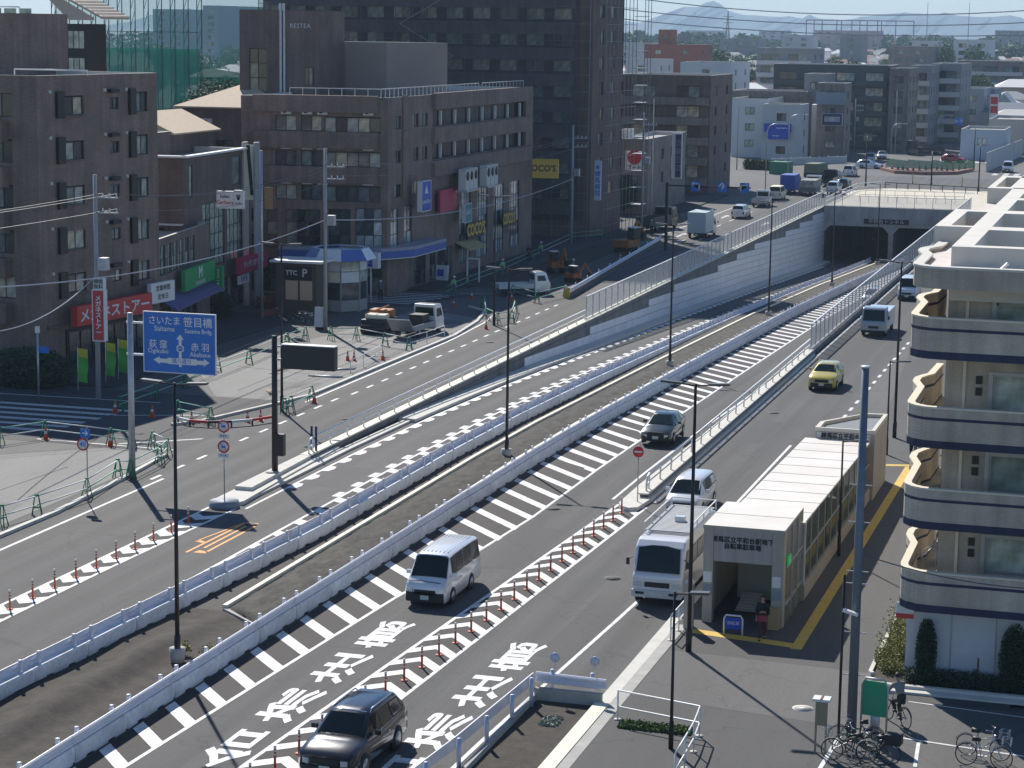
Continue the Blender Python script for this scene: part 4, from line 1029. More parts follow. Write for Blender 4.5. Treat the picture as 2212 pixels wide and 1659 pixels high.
b.add([on_face(C0, C1, u, z, o) for u, z, o in ((17.2, 3.1, .1), (22, 3.1, .1), (22, 2.5, 1.5), (17.2, 2.5, 1.5), (17.2, 3.0, .1), (22, 3.0, .1), (22, 2.35, 1.5), (17.2, 2.35, 1.5))], [(0, 1, 2, 3), (7, 6, 5, 4), (3, 2, 6, 7), (0, 3, 7, 4), (1, 5, 6, 2)]); b.build('cloth', mat('awning_cream', (.45, .36, .18), .8), t)
sign_board('blue and white convenience store sign with a milk can mark on the corner pillar', C0, C1, (4.6, 6.9, 6.8, 9.4), 1.0, BLUES, [('▲', 0, .70, .9, WHITES, 1), ('LAWSON', 0, .3, .45, WHITES, 1)], depth=.4, edge=WHITES)
sign_board('dark red restaurant poster box on the upper floor of the corner building', C0, C1, (11.5, 6.2, 16.0, 8.2), .4, MAG, [('♨', .2, .5, 1.2, RED, 1)], depth=.2)
sign_board('small teal sign box at the restaurant floor', C0, C1, (16.6, 5.0, 18.4, 6.6), .9, mat('sign_teal', (.05, .25, .30), .5), [('駐車場', 0, .5, .4, WHITES, 1)], depth=.3, edge=WHITES)
for i, u in enumerate((15.2, 21.2)):
    t = thing('condenser_bank', ('bank of three tall white condensers on the corner building terrace, left one', 'bank of three tall white condensers on the corner building terrace, right one')[i], 'air conditioner', on_face(C0, C1, u, 8.0, 1.0), R(91.1))
    for k in range(3):
        b = MB(); b.box(k * 1.3, -.7, 0, k * 1.3 + 1.15, 0, 1.9); o = b.build('cabinet', ACW, t, local=True)
        b = MB(); b.tube([(k * 1.3 + .57, -.72, 1.25), (k * 1.3 + .57, -.7, 1.25)], .42, 14); fo = b.build('fan', FANM, t, local=True); setpar(fo, o)
    b = MB(); b.box(-.2, -.9, -.16, 4.1, .2, -.003); b.build('platform', GALV, t, local=True)
# ---- tall scaffolded block and the streets beyond
x_l = atY(692, 0, 230).x
SC = mat('scaffold_net', (.035, .05, .075), .9, alpha=.38)
_x1 = atY(1277, 300, 230).x; T1 = (_x1, 230); T2 = (_x1 + .6, atX(1343, 300, _x1 + .6).y)
print('T', T1, T2)
TLc = (x_l - 6, 228)
ops = []
LT = math.hypot(T1[0] - TLc[0], 2)
for k in range(11):
    z = 4.2 + 2.75 * k
    for j in range(13):
        u = LT - 2.4 - j * 3.0
        if u < 1: break
        ops.append((u - 1.9, z, u, z + 1.5, 'slide', PANEG if (j + k) % 3 else PANE, FRAMEL))
opsE = [(2.5 + j * 4.2, 4.4 + 2.75 * k, 4.0 + j * 4.2, 5.8 + 2.75 * k, 'slide') for k in range(11) for j in range(3)]
bT5 = building('tower_block', 'tall dark apartment block wrapped in scaffolding behind the corner building', [TLc, T1, T2, (TLc[0], T2[1] + 1)], 38, {0: ops, 1: opsE}, BR2)
for k in range(12): slab(bT5, TLc, T1, 1, 2.6 + 2.75 * k, LT - 1.8, 3.9 + 2.75 * k, 1.0, 'balcony', BR3, thick=.15)
TUBE = mat('scaffold_tube', (.22, .24, .27), .5, .4)
sc = thing('scaffolding', 'grid of thin scaffold tubes and dark netting around the tall dark block', 'scaffolding', (T1[0], T1[1], 0))
for (P, Q, n) in ((TLc, T1, int(LT / 1.9)), (T1, T2, 8)):
    L = math.hypot(Q[0] - P[0], Q[1] - P[1])
    e = 1.5
    for i in range(n + 1):
        u = L * i / n; b = MB(); a = on_face(P, Q, u, 0, e); b.bar(a, (a.x, a.y, 37), .06); b.build('standard', TUBE, sc)
    for k in range(21):
        b = MB(); a = on_face(P, Q, 0, 1.4 + 1.8 * k, e + .05); c = on_face(P, Q, L, 1.4 + 1.8 * k, e + .05); b.bar(a, c, .05); b.build('ledger', TUBE, sc)
    if P is TLc:
        b = MB(); a = on_face(P, Q, 0, 2, e + .12); c = on_face(P, Q, L * .97, 38, e + .12); b.quad(a, (c.x, c.y, a.z), c, (a.x, a.y, c.z)); b.build('netting', SC, sc)
for k in range(5):   # diagonal stair runs
    b = MB(); a = on_face(TLc, T1, LT - 21 + (k % 2) * 6, 16 + 3.4 * k, 1.9); c = on_face(TLc, T1, LT - 15 - (k % 2) * 6, 19.4 + 3.4 * k, 1.9); b.bar(a, c, .08); b.build('stair', TUBE, sc)
for k in range(14):  # bright outrigger platforms on the road corner
    b = MB(); a = on_face(T1, T2, T2[1] - T1[1] - 1.0, 3 + 1.9 * k, 1.5); b.box(a.x, a.y, a.z, a.x + 1.3, a.y + 2, a.z + .05); b.build('platform', TUBE, sc)
for i in range(3):
    b = MB(); a = on_face(T1, T2, T2[1] - T1[1] - 1.5 + i * 1.2, 0, 2.9); b.bar(a, (a.x, a.y, 37), .06); b.build('standard', TUBE, sc)

def block(label, xl, xr, yt, Y, depth, m, floors=5, style='slide', pitch=2.9, colw=3.0, name='apartment_building', group=None, cat='building', bands=None, east=True, pane=None, z_top=None, sk=0.0, wsz=(1.7, 1.35), z0=0.0, roofm=None, xe=None):
    """building whose camera-side face spans photo columns xl..xr in the plane y=Y with its top edge at yt"""
    a, c = atY(xl, yt, Y), atY(xr, yt, Y); H_ = z_top or (a.z + c.z) / 2; L = c.x - a.x
    ops = []; opsE = []
    if xe: depth = atX(xe, yt, c.x).y - Y
    for k in range(floors):
        zb = H_ - 1.2 - pitch * k - wsz[1] - .3
        if zb < z0 + .5: break
        n = max(1, int(L / colw))
        for j in range(n):
            if style == 'balc': continue
            u = (j + .5) * L / n; ops.append((u - wsz[0] / 2, zb, u + wsz[0] / 2, zb + wsz[1], 'slide', pane or PANE))
        if style == 'balc': 
            for j in range(n): u = (j + .5) * L / n; ops.append((u - colw * .38, zb - .2, u + colw * .38, zb + wsz[1] + .1, 'slide', pane or PANE))
        if east:
            nE = max(1, int(depth / (colw * 1.3)))
            for j in range(nE): u = (j + .5) * depth / nE; opsE.append((u - .7, zb, u + .7, zb + wsz[1], 'slide', pane or PANE))
    pts = [(a.x, Y), (c.x, Y), (c.x + sk * depth, Y + depth), (a.x + sk * depth, Y + depth)]
    bb = building(name, label, pts, H_, {0: ops, 1: opsE}, m, group=group, cat=cat, z0=z0, roofm=roofm)
    if bands:
        for k in range(floors):
            zb = H_ - 1.2 - pitch * k - wsz[1] - .3
            if zb < 1.5: break
            slab(bb, pts[0], pts[1], .2, zb - 1.2, L - .2, zb - .15, .9, 'balcony', bands, thick=.9)
    return bb
GREYB = mat('render_grey', (.27, .275, .28), .85, var=.08, scale=.4); GREYL = mat('render_pale', (.52, .53, .53), .85, var=.06, scale=.4)
GREEND = mat('render_dark_green', (.085, .10, .095), .8, var=.1, scale=.4); WHITEB = mat('render_white', (.68, .68, .67), .8, var=.05, scale=.4)
BRICKR = mat('render_rust', (.30, .11, .07), .85, var=.1, scale=.4); BLUEG = mat('render_blue_grey', (.25, .29, .34), .8, var=.06, scale=.4)
block('brown five storey flats right of the scaffolded block', 1345, 1536, 162, 300, 36, BR2, 6, 'balc', 2.75, 4.4, bands=BR3, xe=1583)
for i in range(1):
    a = atY(1300, 300, 262); 
lowc = block('low brown shop with a white roof terrace below the scaffolding', 1330, 1400, 300, 262, 22, BR3, 2, sk=0, colw=4)
block('small white stair hut on the low shop roof', 1342, 1358, 280, 266, 3, WHITEB, 1, z0=8.6, east=False, colw=9, name='roof_hut')
# right-hand far group
block('white clinic building with blue fascia signs', 1648, 1730, 226, 386, 16, GREYL, 4, colw=6, pane=PANED, xe=1748)
block('pale shop front building left of the white clinic', 1582, 1660, 213, 392, 18, WHITEB, 3, colw=5, pane=PANEG)
t = thing('curved_wall', 'white curved concrete wall standing beside the clinic', 'wall', G(1750, 336)); q = t.location; b = MB()
prof = []
for i in range(9): an = R(-90 + i * 16); prof.append((q.x + 3.0 * math.cos(an), q.y + 3 * math.sin(an) + 3))
b.prism(prof + [(q.x - .5, q.y + 6)], 0, 9.3); b.build('wall', WHITEB, t)
block('brown vaulted hall roof behind the clinic', 1582, 1742, 197, 408, 14, BR3, 1, colw=30, east=False, roofm=BR3)
block('grey stepped building behind the vaulted hall', 1738, 1785, 160, 412, 12, GREYB, 1, colw=20)
sb = block('narrow tan building with a blank white sign and blue izakaya sign', 1766, 1826, 180, 398, 14, BR3, 5, colw=4, xe=1840)
block('long dark green apartment block with lit balconies', 1672, 1922, 140, 432, 16, GREEND, 6, 'balc', 2.9, 4.6, bands=GREEND)
block('brown slab end of the dark green apartment block', 1922, 1965, 148, 430, 16, BR3, 7, colw=4, group=None)
block('stepped grey flats with open stairs right of the dark green block', 1966, 2012, 142, 452, 20, GREYB, 7, 'balc', 2.8, 3.4, bands=GREYL)
block('grey banded flats with wide balconies near the far junction', 2012, 2078, 138, 470, 24, GREYB, 7, 'balc', 2.8, 5.5, bands=GREYL)
block('narrow grey office building beside the far junction', 2078, 2126, 192, 500, 22, BLUEG, 6, colw=5)
block('low grey-roofed store beyond the far junction', 2126, 2150, 192, 520, 20, BLUEG, 5, colw=8)
block('long brown flats closing the street on the far right', 2070, 2212, 132, 640, 20, BR3, 6, 'balc', 3, 5, bands=GREYL)
block('grey flats rising behind the dark green block', 1635, 1755, 104, 540, 20, GREYB, 4, 'balc', 3, 6, bands=GREYL)
block('pale low block left of the grey flats', 1585, 1672, 182, 520, 18, WHITEB, 3, colw=5)
block('white block with arched roof room', 1470, 1580, 135, 470, 22, WHITEB, 3, colw=6)
block('rust red building with a water tank tower', 1392, 1512, 96, 620, 18, BRICKR, 4, colw=6)
block('rust red tower room on the red building', 1423, 1450, 64, 624, 8, BRICKR, 1, z0=15, colw=12, name='roof_room', east=False)
block('long pale flats behind the rust red building', 1330, 1420, 92, 900, 20, GREYL, 4, colw=7)
block('grey low block left of the rust red building', 1352, 1420, 128, 520, 18, GREYL, 3, colw=6)
for i, (xl, xr, yt, Y, m, lab) in enumerate([
    (1555, 1640, 84, 1250, GREYB, 'dark grey slab among the far trees left'), (1690, 1752, 76, 1200, GREYL, 'pale slab block among the far trees'), (1760, 1900, 66, 1700, mat('render_pinkish', (.45, .36, .36), .85), 'long pinkish roofed hall under the crane gantries'),
    (1815, 1860, 76, 1050, GREYB, 'dark narrow slab in front of the pinkish hall'), (1970, 2025, 88, 950, GREYL, 'pale blue-grey flats on the far right rise'), (2060, 2140, 86, 900, WHITEB, 'white stepped flats on the far right'), (2150, 2212, 66, 1800, GREYB, 'hazy slab at the far right edge'),
    (1480, 1560, 66, 2100, GREYL, 'hazy pale towers at the horizon left of the pylon'), (1640, 1700, 66, 1900, GREYL, 'hazy low slab at the horizon right of the pylon'), (1920, 2010, 100, 850, BR3, 'brownish low slab before the far woods')]):
    block(lab, xl, xr, yt, Y, 25, m, 6, colw=7, east=False, wsz=(3, 1.6))
# far slabs seen through the gap on the left
block('tall hazy mauve apartment slab behind the golf net', 438, 472, 12, 900, 60, mat('render_mauve', (.36, .34, .42), .85), 12, colw=6, wsz=(3, 1.6), east=False)
block('second hazy mauve apartment slab behind the golf net', 474, 522, 22, 980, 40, MATS['render_mauve'], 10, colw=6, wsz=(3, 1.6), east=False)
block('low hazy mauve slab behind the green netting', 330, 400, 20, 1000, 60, MATS['render_mauve'], 6, colw=8, wsz=(3, 1.6), east=False)

# blue signs on the far shops
proj_sign('blue fascia sign on the white clinic', 1651, 268, 1710, 284, 385.6, BLUES, [('▪▬▪▬▪▪', .15, .5, .5, WHITES, 1)])
proj_sign('lower blue fascia sign of the white clinic', 1657, 286, 1706, 300, 385.5, BLUES, [('▬▪▬▪', -.1, .5, .4, WHITES, 1)])
proj_sign('dark blue izakaya sign with white characters on the tan building', 1776, 246, 1820, 270, 397.6, NAVYP, [('▤▦▥', .0, .5, 1.1, WHITES, 1)], edge=WHITES)
proj_sign('large blank white panel above the izakaya sign', 1763, 200, 1826, 225, 397.4, BLUEG, [])
proj_sign('white sign tower with two red panels at the far junction', 2137, 204, 2158, 256, 455, WHITES, [('■', 0, .72, 1.9, RED, 1), ('■', 0, .35, 1.9, RED, 1)])
proj_sign('blue one-way road board over the far street', 2063, 255, 2080, 269, 430, mat('road_sign_blue', (.02, .16, .55), .4), [('←↑', 0, .5, .9, WHITES, 1)])

# glass-roofed dark steel building top left
a = atY(0, 60, 165); c = atY(218, 36, 165); d_ = atY(72, -30, 165)
g = thing('glass_hall', 'dark steel and glass hall with a tan sloping roof at the top left', 'building', (c.x, 165, 0))
cw_ = atY(186, 36, 165); b = MB(); b.box(a.x - 3, 165, 0, cw_.x, 168.5, c.z - .6); b.build('wall', FRAME, g)
b = MB(); z0 = c.z
b.add([(c.x + .6, 164, z0), (c.x + .6, 169, z0), (d_.x, 169, z0 + 3.3), (d_.x, 164, z0 + 3.3), (c.x + .6, 164, z0 - .2), (c.x + .6, 169, z0 - .2), (d_.x, 169, z0 + 3.1), (d_.x, 164, z0 + 3.1)], [(0, 1, 2, 3), (7, 6, 5, 4), (0, 4, 5, 1), (3, 7, 4, 0)])
b.quad((c.x - 2.5, 164.2, z0 - .3), (c.x - .2, 164.2, z0 - .3), (c.x - .2, 164.2, z0 - .1), (d_.x, 164.2, z0 + 3.0))
b.build('roof', mat('tan_metal_roof', (.50, .42, .34), .6, var=.05), g)
for i in range(14):
    b = MB(); x = c.x + .6 + (d_.x - c.x - .6) * i / 14; z = z0 + 3.3 * i / 14; b.bar((x, 164, z + .06), (x, 169, z + .06), .05); b.build('roof_seam', BR3, g)
for r_ in range(6):
    for i in range(9):
        b = MB(); x = cw_.x - .2 - i * .5; b.box(x - .42, 164.93, z0 - 2.6 - r_ * 2.2, x, 164.98, z0 - 1.2 - r_ * 2.2); b.build('glass_strip', PANEG, g)
for r_ in range(4):
    for i in range(7):
        b = MB(); x = cw_.x - 5.0 - i * 1.4; b.box(x - 1.1, 164.93, z0 - 1.4 - r_ * 2.4, x, 164.98, z0 + .6 - r_ * 2.4); b.build('glass_strip', PANEG, g)

for i, (xx, zz) in enumerate(((-3, 3.4), (-6.5, 3.4))):
    b = MB(); b.box(cw_.x + xx - 2.8, 164.9, c.z - zz - .9, cw_.x + xx, 164.97, c.z - zz + .05); b.build('louvre', GALV, g)
# golf driving range net
NETM = mat('green_net', (.10, .55, .42), .9, alpha=.42)
NETD = mat('green_net_dense', (.02, .28, .15), .9, alpha=.86)
nf = thing('golf_net', 'tall green golf driving range netting hung on slender lattice poles', 'net', (-112, 240, 0))
a, c = atY(215, 100, 240), atY(440, 100, 243)
cx1 = atY(430, 0, 243).x; x0 = a.x - 6
b = MB(); b.quad((x0, 240, 0), (cx1, 243, 0), (cx1, 243, 34), (x0, 240, 34)); b.quad((cx1, 243, 0), (cx1 + 4, 300, 0), (cx1 + 4, 300, 34), (cx1, 243, 34)); b.build('netting', NETM, nf)
zd = atY(300, 105, 240).z
b = MB(); b.quad((x0, 240.3, 0), (cx1, 243.3, 0), (cx1, 243.3, zd), (x0, 240.3, zd)); b.build('lower_netting', NETD, nf)
NP = mat('net_pole', (.03, .12, .11), .6)
n = 11
for i in range(n + 1):
    x = x0 + (cx1 - x0) * i / n; y = 240 + 3 * i / n
    b = MB(); b.bar((x - .3, y, 0), (x - .3, y, 34.5), .09); b.bar((x + .3, y, 0), (x + .3, y, 34.5), .09)
    for k in range(17): b.bar((x - .3, y, k * 2), (x + .3, y, k * 2 + 2), .05)
    b.build('lattice_pole', NP, nf)
for k in range(4):
    b = MB(); b.bar((x0, 240, zd + 2 + k * 4), (cx1, 243, zd + 2 + k * 4), .07); b.build('cable', NP, nf)
b = MB(); b.quad((cx1, 243, zd - 2), (cx1 + 3.5, 262, zd - 4), (cx1 + 3.5, 262, 0), (cx1, 243, 0)); b.build('side_netting', NETD, nf)
# ================================================================ RIGHT APARTMENT BUILDING
rb = thing('apartment_building', 'cream tiled apartment building with navy bands and rounded balconies at the right edge', 'building', (-8.0, 75, 0))
OUT = [(-2.0, 73.95), (-6.9, 73.98), (-7.35, 74.05), (-7.7, 74.28), (-7.95, 74.65), (-8.03, 75.1), (-8.05, 78.3), (-8.2, 78.9), (-8.36, 79.6), (-8.37, 80.4), (-8.22, 81.0), (-8.02, 81.5), (-7.95, 84.2)]
def offset_path(path, d):
    r = []
    for i, p in enumerate(path):
        a = Vector(path[max(i - 1, 0)]); c = Vector(path[min(i + 1, len(path) - 1)]); t = (c - a).normalized(); r.append((p[0] + t.y * d, p[1] - t.x * d))
    return r
INN = offset_path(OUT, .24)
def band(name, m, z0, z1, grow=0.0, inn=None, smooth=True):
    o = offset_path(OUT, -grow); i_ = inn or INN; n = len(o); b = MB(); b.smooth = False
    vs = [(x, y, z0) for x, y in o] + [(x, y, z1) for x, y in o] + [(x, y, z1) for x, y in i_] + [(x, y, z0) for x, y in i_]
    for k in range(n - 1):
        b.f += []
    b.add(vs, [(k, n + k, n + k + 1, k + 1) for k in range(n - 1)] + [(n + k, 2 * n + k, 2 * n + k + 1, n + k + 1) for k in range(n - 1)] + [(2 * n + k, 3 * n + k, 3 * n + k + 1, 2 * n + k + 1) for k in range(n - 1)] + [(3 * n + k, k, k + 1, 3 * n + k + 1) for k in range(n - 1)])
    return b.build(name, m, rb)
RIMM = mat('rim_cream', (.72, .65, .50), .7, var=.05)
for f, zr in enumerate((4.32, 7.23, 10.04, 13.09)):
    band('balcony_rim', RIMM, zr - .06, zr, .02)
    band('balcony_wall', CREAMT, zr - .36, zr - .062)
    band('balcony_stripe', NAVYT, zr - .46, zr - .362, .012)
    band('balcony_wall', CREAMT, zr - 1.16, zr - .462)
    band('balcony_base', NAVYT, zr - 1.42, zr - 1.162, .02)
    b = MB(); b.add([(x, y, zr - 1.25) for x, y in OUT] + [(-2, 84, zr - 1.25)], [list(range(len(OUT) + 1))]); b.add([(x, y, zr - 1.40) for x, y in OUT] + [(-2, 84, zr - 1.40)], [list(range(len(OUT) + 1))[::-1]]); b.build('floor_slab', CONC, rb)
band('roof_rim', CONCW, 14.72, 14.80, .03, offset_path(OUT, .34)); band('roof_fascia', CREAMT, 14.05, 14.718)
for f in range(5):
    z = 2.92 * f + (0 if f else 0); zc = (2.9, 5.81, 8.62, 11.67, 14.05)[f]; zb = (0, 2.9, 5.81, 8.62, 11.67)[f]
    if f:
        S0, S1 = (-6.88, 76.2), (-2.0, 76.2)
        b = MB(); wall_face(b, (S0[0] + 8, S0[1] - 75), (1, 0), 4.88, zb, zc, [(1.6, zb + 1.0, 4.4, zb + 2.3)]); b.build('wall', CREAMT, rb, local=True)
        window(rb, (S0[0] + 8, S0[1] - 75), (1, 0), 1.6, zb + 1.0, 4.4, zb + 2.3, 'slide', PANEG, FRAMEL)
        slab(rb, S0, S1, 1.45, zb + .9, 1.6, zb + 2.4, .07, 'window_surround', FRAMEL); slab(rb, S0, S1, 1.6, zb + 2.3, 4.4, zb + 2.4, .07, 'window_surround', FRAMEL)
        slab(rb, S0, S1, .58, zb + .1, .68, zc - .05, .12, 'downpipe', RIMM)
        if f < 4:
            for dz in (1.55, 1.95): slab(rb, S0, S1, 1.02, zb + dz, 1.24, zb + dz + .28, .06, 'vent_grille', FRAME)
        b = MB(); b.box(-6.9, 76.22, zb, -6.7, 84, zc); b.build('side_wall', CREAMT, rb)
        b = MB(); b.box(-7.25, 83.6, zb, -6.7, 83.95, zc); b.build('recess_wall', BR3, rb)
        b = MB(); b.box(-7.3, 80.5, zb + .0, -7.0, 81.0, zc); b.build('column', CREAMT, rb)
b = MB(); b.box(-7.75, 75.0, .12, 4, 75.2, 2.62); b.build('ground_wall', mat('wall_white_tile', (.55, .57, .60), .6, var=.05, scale=2), rb)
for x in (-6.2, -4.68): b = MB(); b.box(x - .02, 74.97, .12, x + .02, 74.998, 2.62); b.build('joint', CONC, rb)
b = MB(); b.box(-7.75, 75.2, .12, -7.55, 84, 2.9); b.build('ground_wall', MATS['wall_white_tile'], rb)
b = MB(); b.box(-7.7, 75.5, 2.62, 4, 76, 2.9); b.build('soffit', FRAME, rb)
b = MB(); b.box(-7.25, 84, 0, 4, 118, 13.29); b.build('rear_block', CREAMT, rb)
ROOFW = mat('roof_membrane', (.62, .56, .52), .8, var=.08, scale=.8)
b = MB()
b.add([(x, y, 14.62) for x, y in offset_path(OUT, .3)] + [(-6.83, 83.5, 14.62), (-6.83, 75.7, 14.62), (-2.0, 75.7, 14.62)], [list(range(len(OUT) + 3))])
b.quad((-8, 92, 14.62), (-6.83, 92, 14.62), (-6.83, 106, 14.62), (-8, 106, 14.62)); b.build('roof', ROOFW, rb)
BE = mat('roof_beam_pale', (.66, .62, .55), .75, var=.06, scale=1.2)
for q in [(-6.84, 75.6, -6.14, 106), (-6.14, 75.6, 4, 76.3), (-6.14, 82.6, 4, 84.0), (-6.14, 90.5, 4, 92.0), (-6.14, 98.2, 4, 99.4), (-8.22, 83.5, -7.66, 92), (-7.66, 83.5, -6.84, 84.1), (-7.66, 91.0, -6.84, 92), (-8.0, 105.5, -7.7, 115), (-7.7, 105.5, 4, 106.5), (-7.0, 106.5, -6.3, 118), (-7.7, 113.8, 4, 115)]:
    b = MB(); x0, y0, x1, y1 = q; b.box(x0, y0, 13.5, x1, y1, 15.35); b.build('roof_beam', BE, rb)
b = MB(); b.box(-6.14, 76.3, 13.3, 4, 118, 13.62); b.box(-7.66, 84, 13.3, -6.84, 91, 13.62); b.build('pit_floor', mat('pit_floor', (.42, .43, .40), .85, var=.1), rb)
t = thing('roof_bracket', 'small white bracket on the rim of the right apartment roof', 'bracket', (-5.1, 74.5, 14.72)); b = MB(); b.bar((0, 0, 0), (.22, .12, .22), .09); b.build('arm', WHITEM, t, local=True); b = MB(); b.box(-.1, -.08, 0, .1, .08, .05); b.build('base', WHITEM, t, local=True)

for x_, y_, s_, lb in ((-5.3, 78.6, .8, 'left of the two roof condensers'), (-4.4, 79.4, .8, 'right of the two roof condensers')):
    t = thing('roof_unit', 'pale roof air conditioner in the nearest roof pit, ' + lb, 'air conditioner', (x_, y_, 13.62)); b = MB(); b.box(-.4, -.16, 0, .4, .16, .65); b.build('cabinet', ACW, t, local=True); b = MB(); b.tube([(-.1, -.17, .33), (-.1, -.162, .33)], .22, 14); b.build('fan', FANM, t, local=True)
t = thing('drying_pole', 'thin steel drying rack standing on the lowest curved balcony', 'drying rack', (-7.2, 76.6, 3.1)); b = MB(); b.tube([(-.3, .6, 1.2), (.25, -.3, 1.75)], .02, 6); b.tube([(-.3, .6, 0), (-.3, .6, 1.2)], .02, 6); b.tube([(.25, -.3, 0), (.25, -.3, 1.75)], .02, 6); b.tube([(-.35, .2, 1.0), (.1, .5, 1.45)], .015, 6); b.build('pole', GALV, t, local=True); b = MB(); b.box(-.4, -.4, 0, .35, .7, .04); b.build('base', GALV, t, local=True)

# planting at its foot
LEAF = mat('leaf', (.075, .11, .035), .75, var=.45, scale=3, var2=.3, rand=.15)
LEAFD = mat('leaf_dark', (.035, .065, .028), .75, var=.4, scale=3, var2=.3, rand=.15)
LEAFY = mat('leaf_yellowish', (.20, .20, .05), .75, var=.4, scale=4, var2=.3)
BARK = mat('bark', (.09, .07, .05), .9, var=.2)
def leaf_cloud(n, fn, s, seed):
    """n small leaf faces at fn(rnd) -> point"""
    r = random.Random(seed); b = MB(); vs = []; fs = []
    for i in range(n):
        p = Vector(fn(r)); k = s * r.uniform(.6, 1.3)
        u = Vector((r.uniform(-1, 1), r.uniform(-1, 1), r.uniform(-.6, .6))).normalized(); v = u.cross(Vector((r.uniform(-1, 1), r.uniform(-1, 1), r.uniform(-1, 1)))).normalized()
        o = len(vs); vs += [p - u * k, p + v * k * .55, p + u * k, p - v * k * .55]; fs.append((o, o + 1, o + 2, o + 3))
    b.add(vs, fs); return b
def ell(c, rr, hollow=.5):
    def f(r):
        while True:
            d = Vector((r.uniform(-1, 1), r.uniform(-1, 1), r.uniform(-1, 1)))
            if .01 < d.length <= 1: break
        q = hollow + (1 - hollow) * r.random(); d = d.normalized() * (q ** .5 if hollow < .1 else q)
        return Vector(c) + Vector((d.x * rr[0], d.y * rr[1], d.z * rr[2]))
    return f
def boxf(x0, y0, z0, x1, y1, z1): return lambda r: (r.uniform(x0, x1), r.uniform(y0, y1), r.uniform(z0, z1))
def bush(label, fn, n, s, m, seed, base, name='shrub', stem=True, cat='shrub'):
    t = thing(name, label, cat, base)
    leaf_cloud(n, fn, s, seed).build('foliage', m, t)
    if stem:
        b = MB(); r = random.Random(seed)
        for i in range(4): b.tube([Vector(base), Vector(base) + Vector((r.uniform(-.15, .15), r.uniform(-.1, .1), .8))], .02, 5)
        b.tube([Vector(base), Vector(base) + Vector((0, 0, 1.2))], .035, 5); b.build('stem', BARK, t)
    return t
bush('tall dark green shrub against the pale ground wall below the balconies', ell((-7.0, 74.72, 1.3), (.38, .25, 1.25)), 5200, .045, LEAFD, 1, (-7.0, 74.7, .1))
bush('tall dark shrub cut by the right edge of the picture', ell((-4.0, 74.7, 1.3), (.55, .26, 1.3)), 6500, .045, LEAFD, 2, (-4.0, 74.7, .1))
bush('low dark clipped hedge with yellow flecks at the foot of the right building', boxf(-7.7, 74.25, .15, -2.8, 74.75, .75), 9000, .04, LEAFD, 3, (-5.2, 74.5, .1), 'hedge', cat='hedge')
bush('yellow-green bushes in the kerbed bed along the side of the right building', lambda r: (lambda y: (r.uniform(-8.75, -7.95) + .25 * math.sin(y * 1.7), y, .2 + abs(r.gauss(0, .38)) * (1.0 + .5 * math.sin(y * 2.3))))(r.uniform(75.2, 82.5)), 9000, .05, LEAFY, 4, (-8.3, 77.5, .1), 'hedge', cat='hedge')
b = MB(); b.extrude([(-.07, 0), (-.07, .18), (.07, .18), (.07, 0)], [(-8.95, 84, .12), (-8.95, 75.2, .12), (-8.85, 75.0, .12)]); b.box(-8.9, 73.75, .12, -2.5, 73.95, .3); b.box(-8.9, 73.35, .12, -2.5, 73.75, .2)
struct(b.build('bed_kerb', CONCW))
b = MB(); b.quad((-8.85, 75.0, .20), (-7.78, 75.0, .20), (-7.78, 84, .20), (-8.85, 84, .20)); b.quad((-8.8, 73.95, .2), (-2.5, 73.95, .2), (-2.5, 75, .2), (-8.8, 75, .2)); struct(b.build('bed_soil', SOIL))
sign_board('small white and red no-parking plate on the corner of the right building', (-8.0, 74.9), (-7.2, 74.9), (-.1, 2.45, .5, 2.95), .02, WHITES, [('▬', 0, .15, .5, RED, 1.2)], depth=.05)

# ================================================================ BICYCLE PARK ENTRANCE
bp = thing('bicycle_park_entrance', 'white-roofed bicycle parking entrance building with black characters over its open stair', 'building', (-14.5, 80.2, .12))
STONE = mat('entrance_stone', (.38, .355, .31), .6, var=.12, scale=1.0, stretch=(2, 2, .3)); STONEG = mat('entrance_stone_grey', (.42, .41, .40), .55, c2=(.30, .28, .27), scale=1.2, stretch=(3, 1, .25))
ROOFWH = mat('roof_white', (.76, .74, .69), .5, c2=(.66, .61, .55), scale=.35)
GLS = mat('entrance_glass', (.10, .13, .09), .08, alpha=.55, spec=.8)
x0, x1, y0, y1 = -16.05, -12.95, 80.2, 84.6
for q, nm, m_ in (((x0, y0, .12, x0 + .38, y0 + .45, 2.6), 'pillar', STONE), ((x1 - .45, y0, .12, x1, y0 + .45, 2.6), 'pillar', STONE), ((x0, y0 - .02, 2.6, x0 + .38, y0 + .45, 3.86), 'corner_panel', STONE), ((x1 - .45, y0 - .02, 2.6, x1, y0 + .45, 3.86), 'corner_panel', STONE),
                  ((x0 + .39, y0, 2.55, x1 - .46, y0 + .3, 3.86), 'lintel', STONEG), ((x1 - .14, y0 + .46, .12, x1, y1, 3.86), 'side_wall', mat('entrance_tint', (.17, .17, .14), .18)), ((x0, y0 + .46, .12, x0 + .12, y1, 3.86), 'side_wall', STONE), ((x0, y0, 3.862, x1, y1, 3.93), 'roof', ROOFWH)):
    b = MB(); b.box(*q); b.build(nm, m_, bp)
b = MB(); b.box(x0 - .03, y0 - .04, 3.8, x1 + .03, y0 - .022, 3.93); b.build('roof_edge', STONE, bp)
Mt = Matrix.Translation((-.05, -.012, 3.28 - .12)) @ Matrix.Rotation(R(90), 4, 'X')
text_mesh('lettering', '練馬区立平和台駅地下\n自転車駐車場', .24, BLACKT, bp, Mt, bold=.012, line=1.05)
b = MB(); b.box(-15.2, 82.5, .122, -13.2, 84.5, .13)
b = MB(); b.box(x0 + .6, 84.3, .12, x1 - .14, 84.5, 2.4); b.build('rear_wall', mat('entrance_back', (.50, .50, .40), .6), bp)
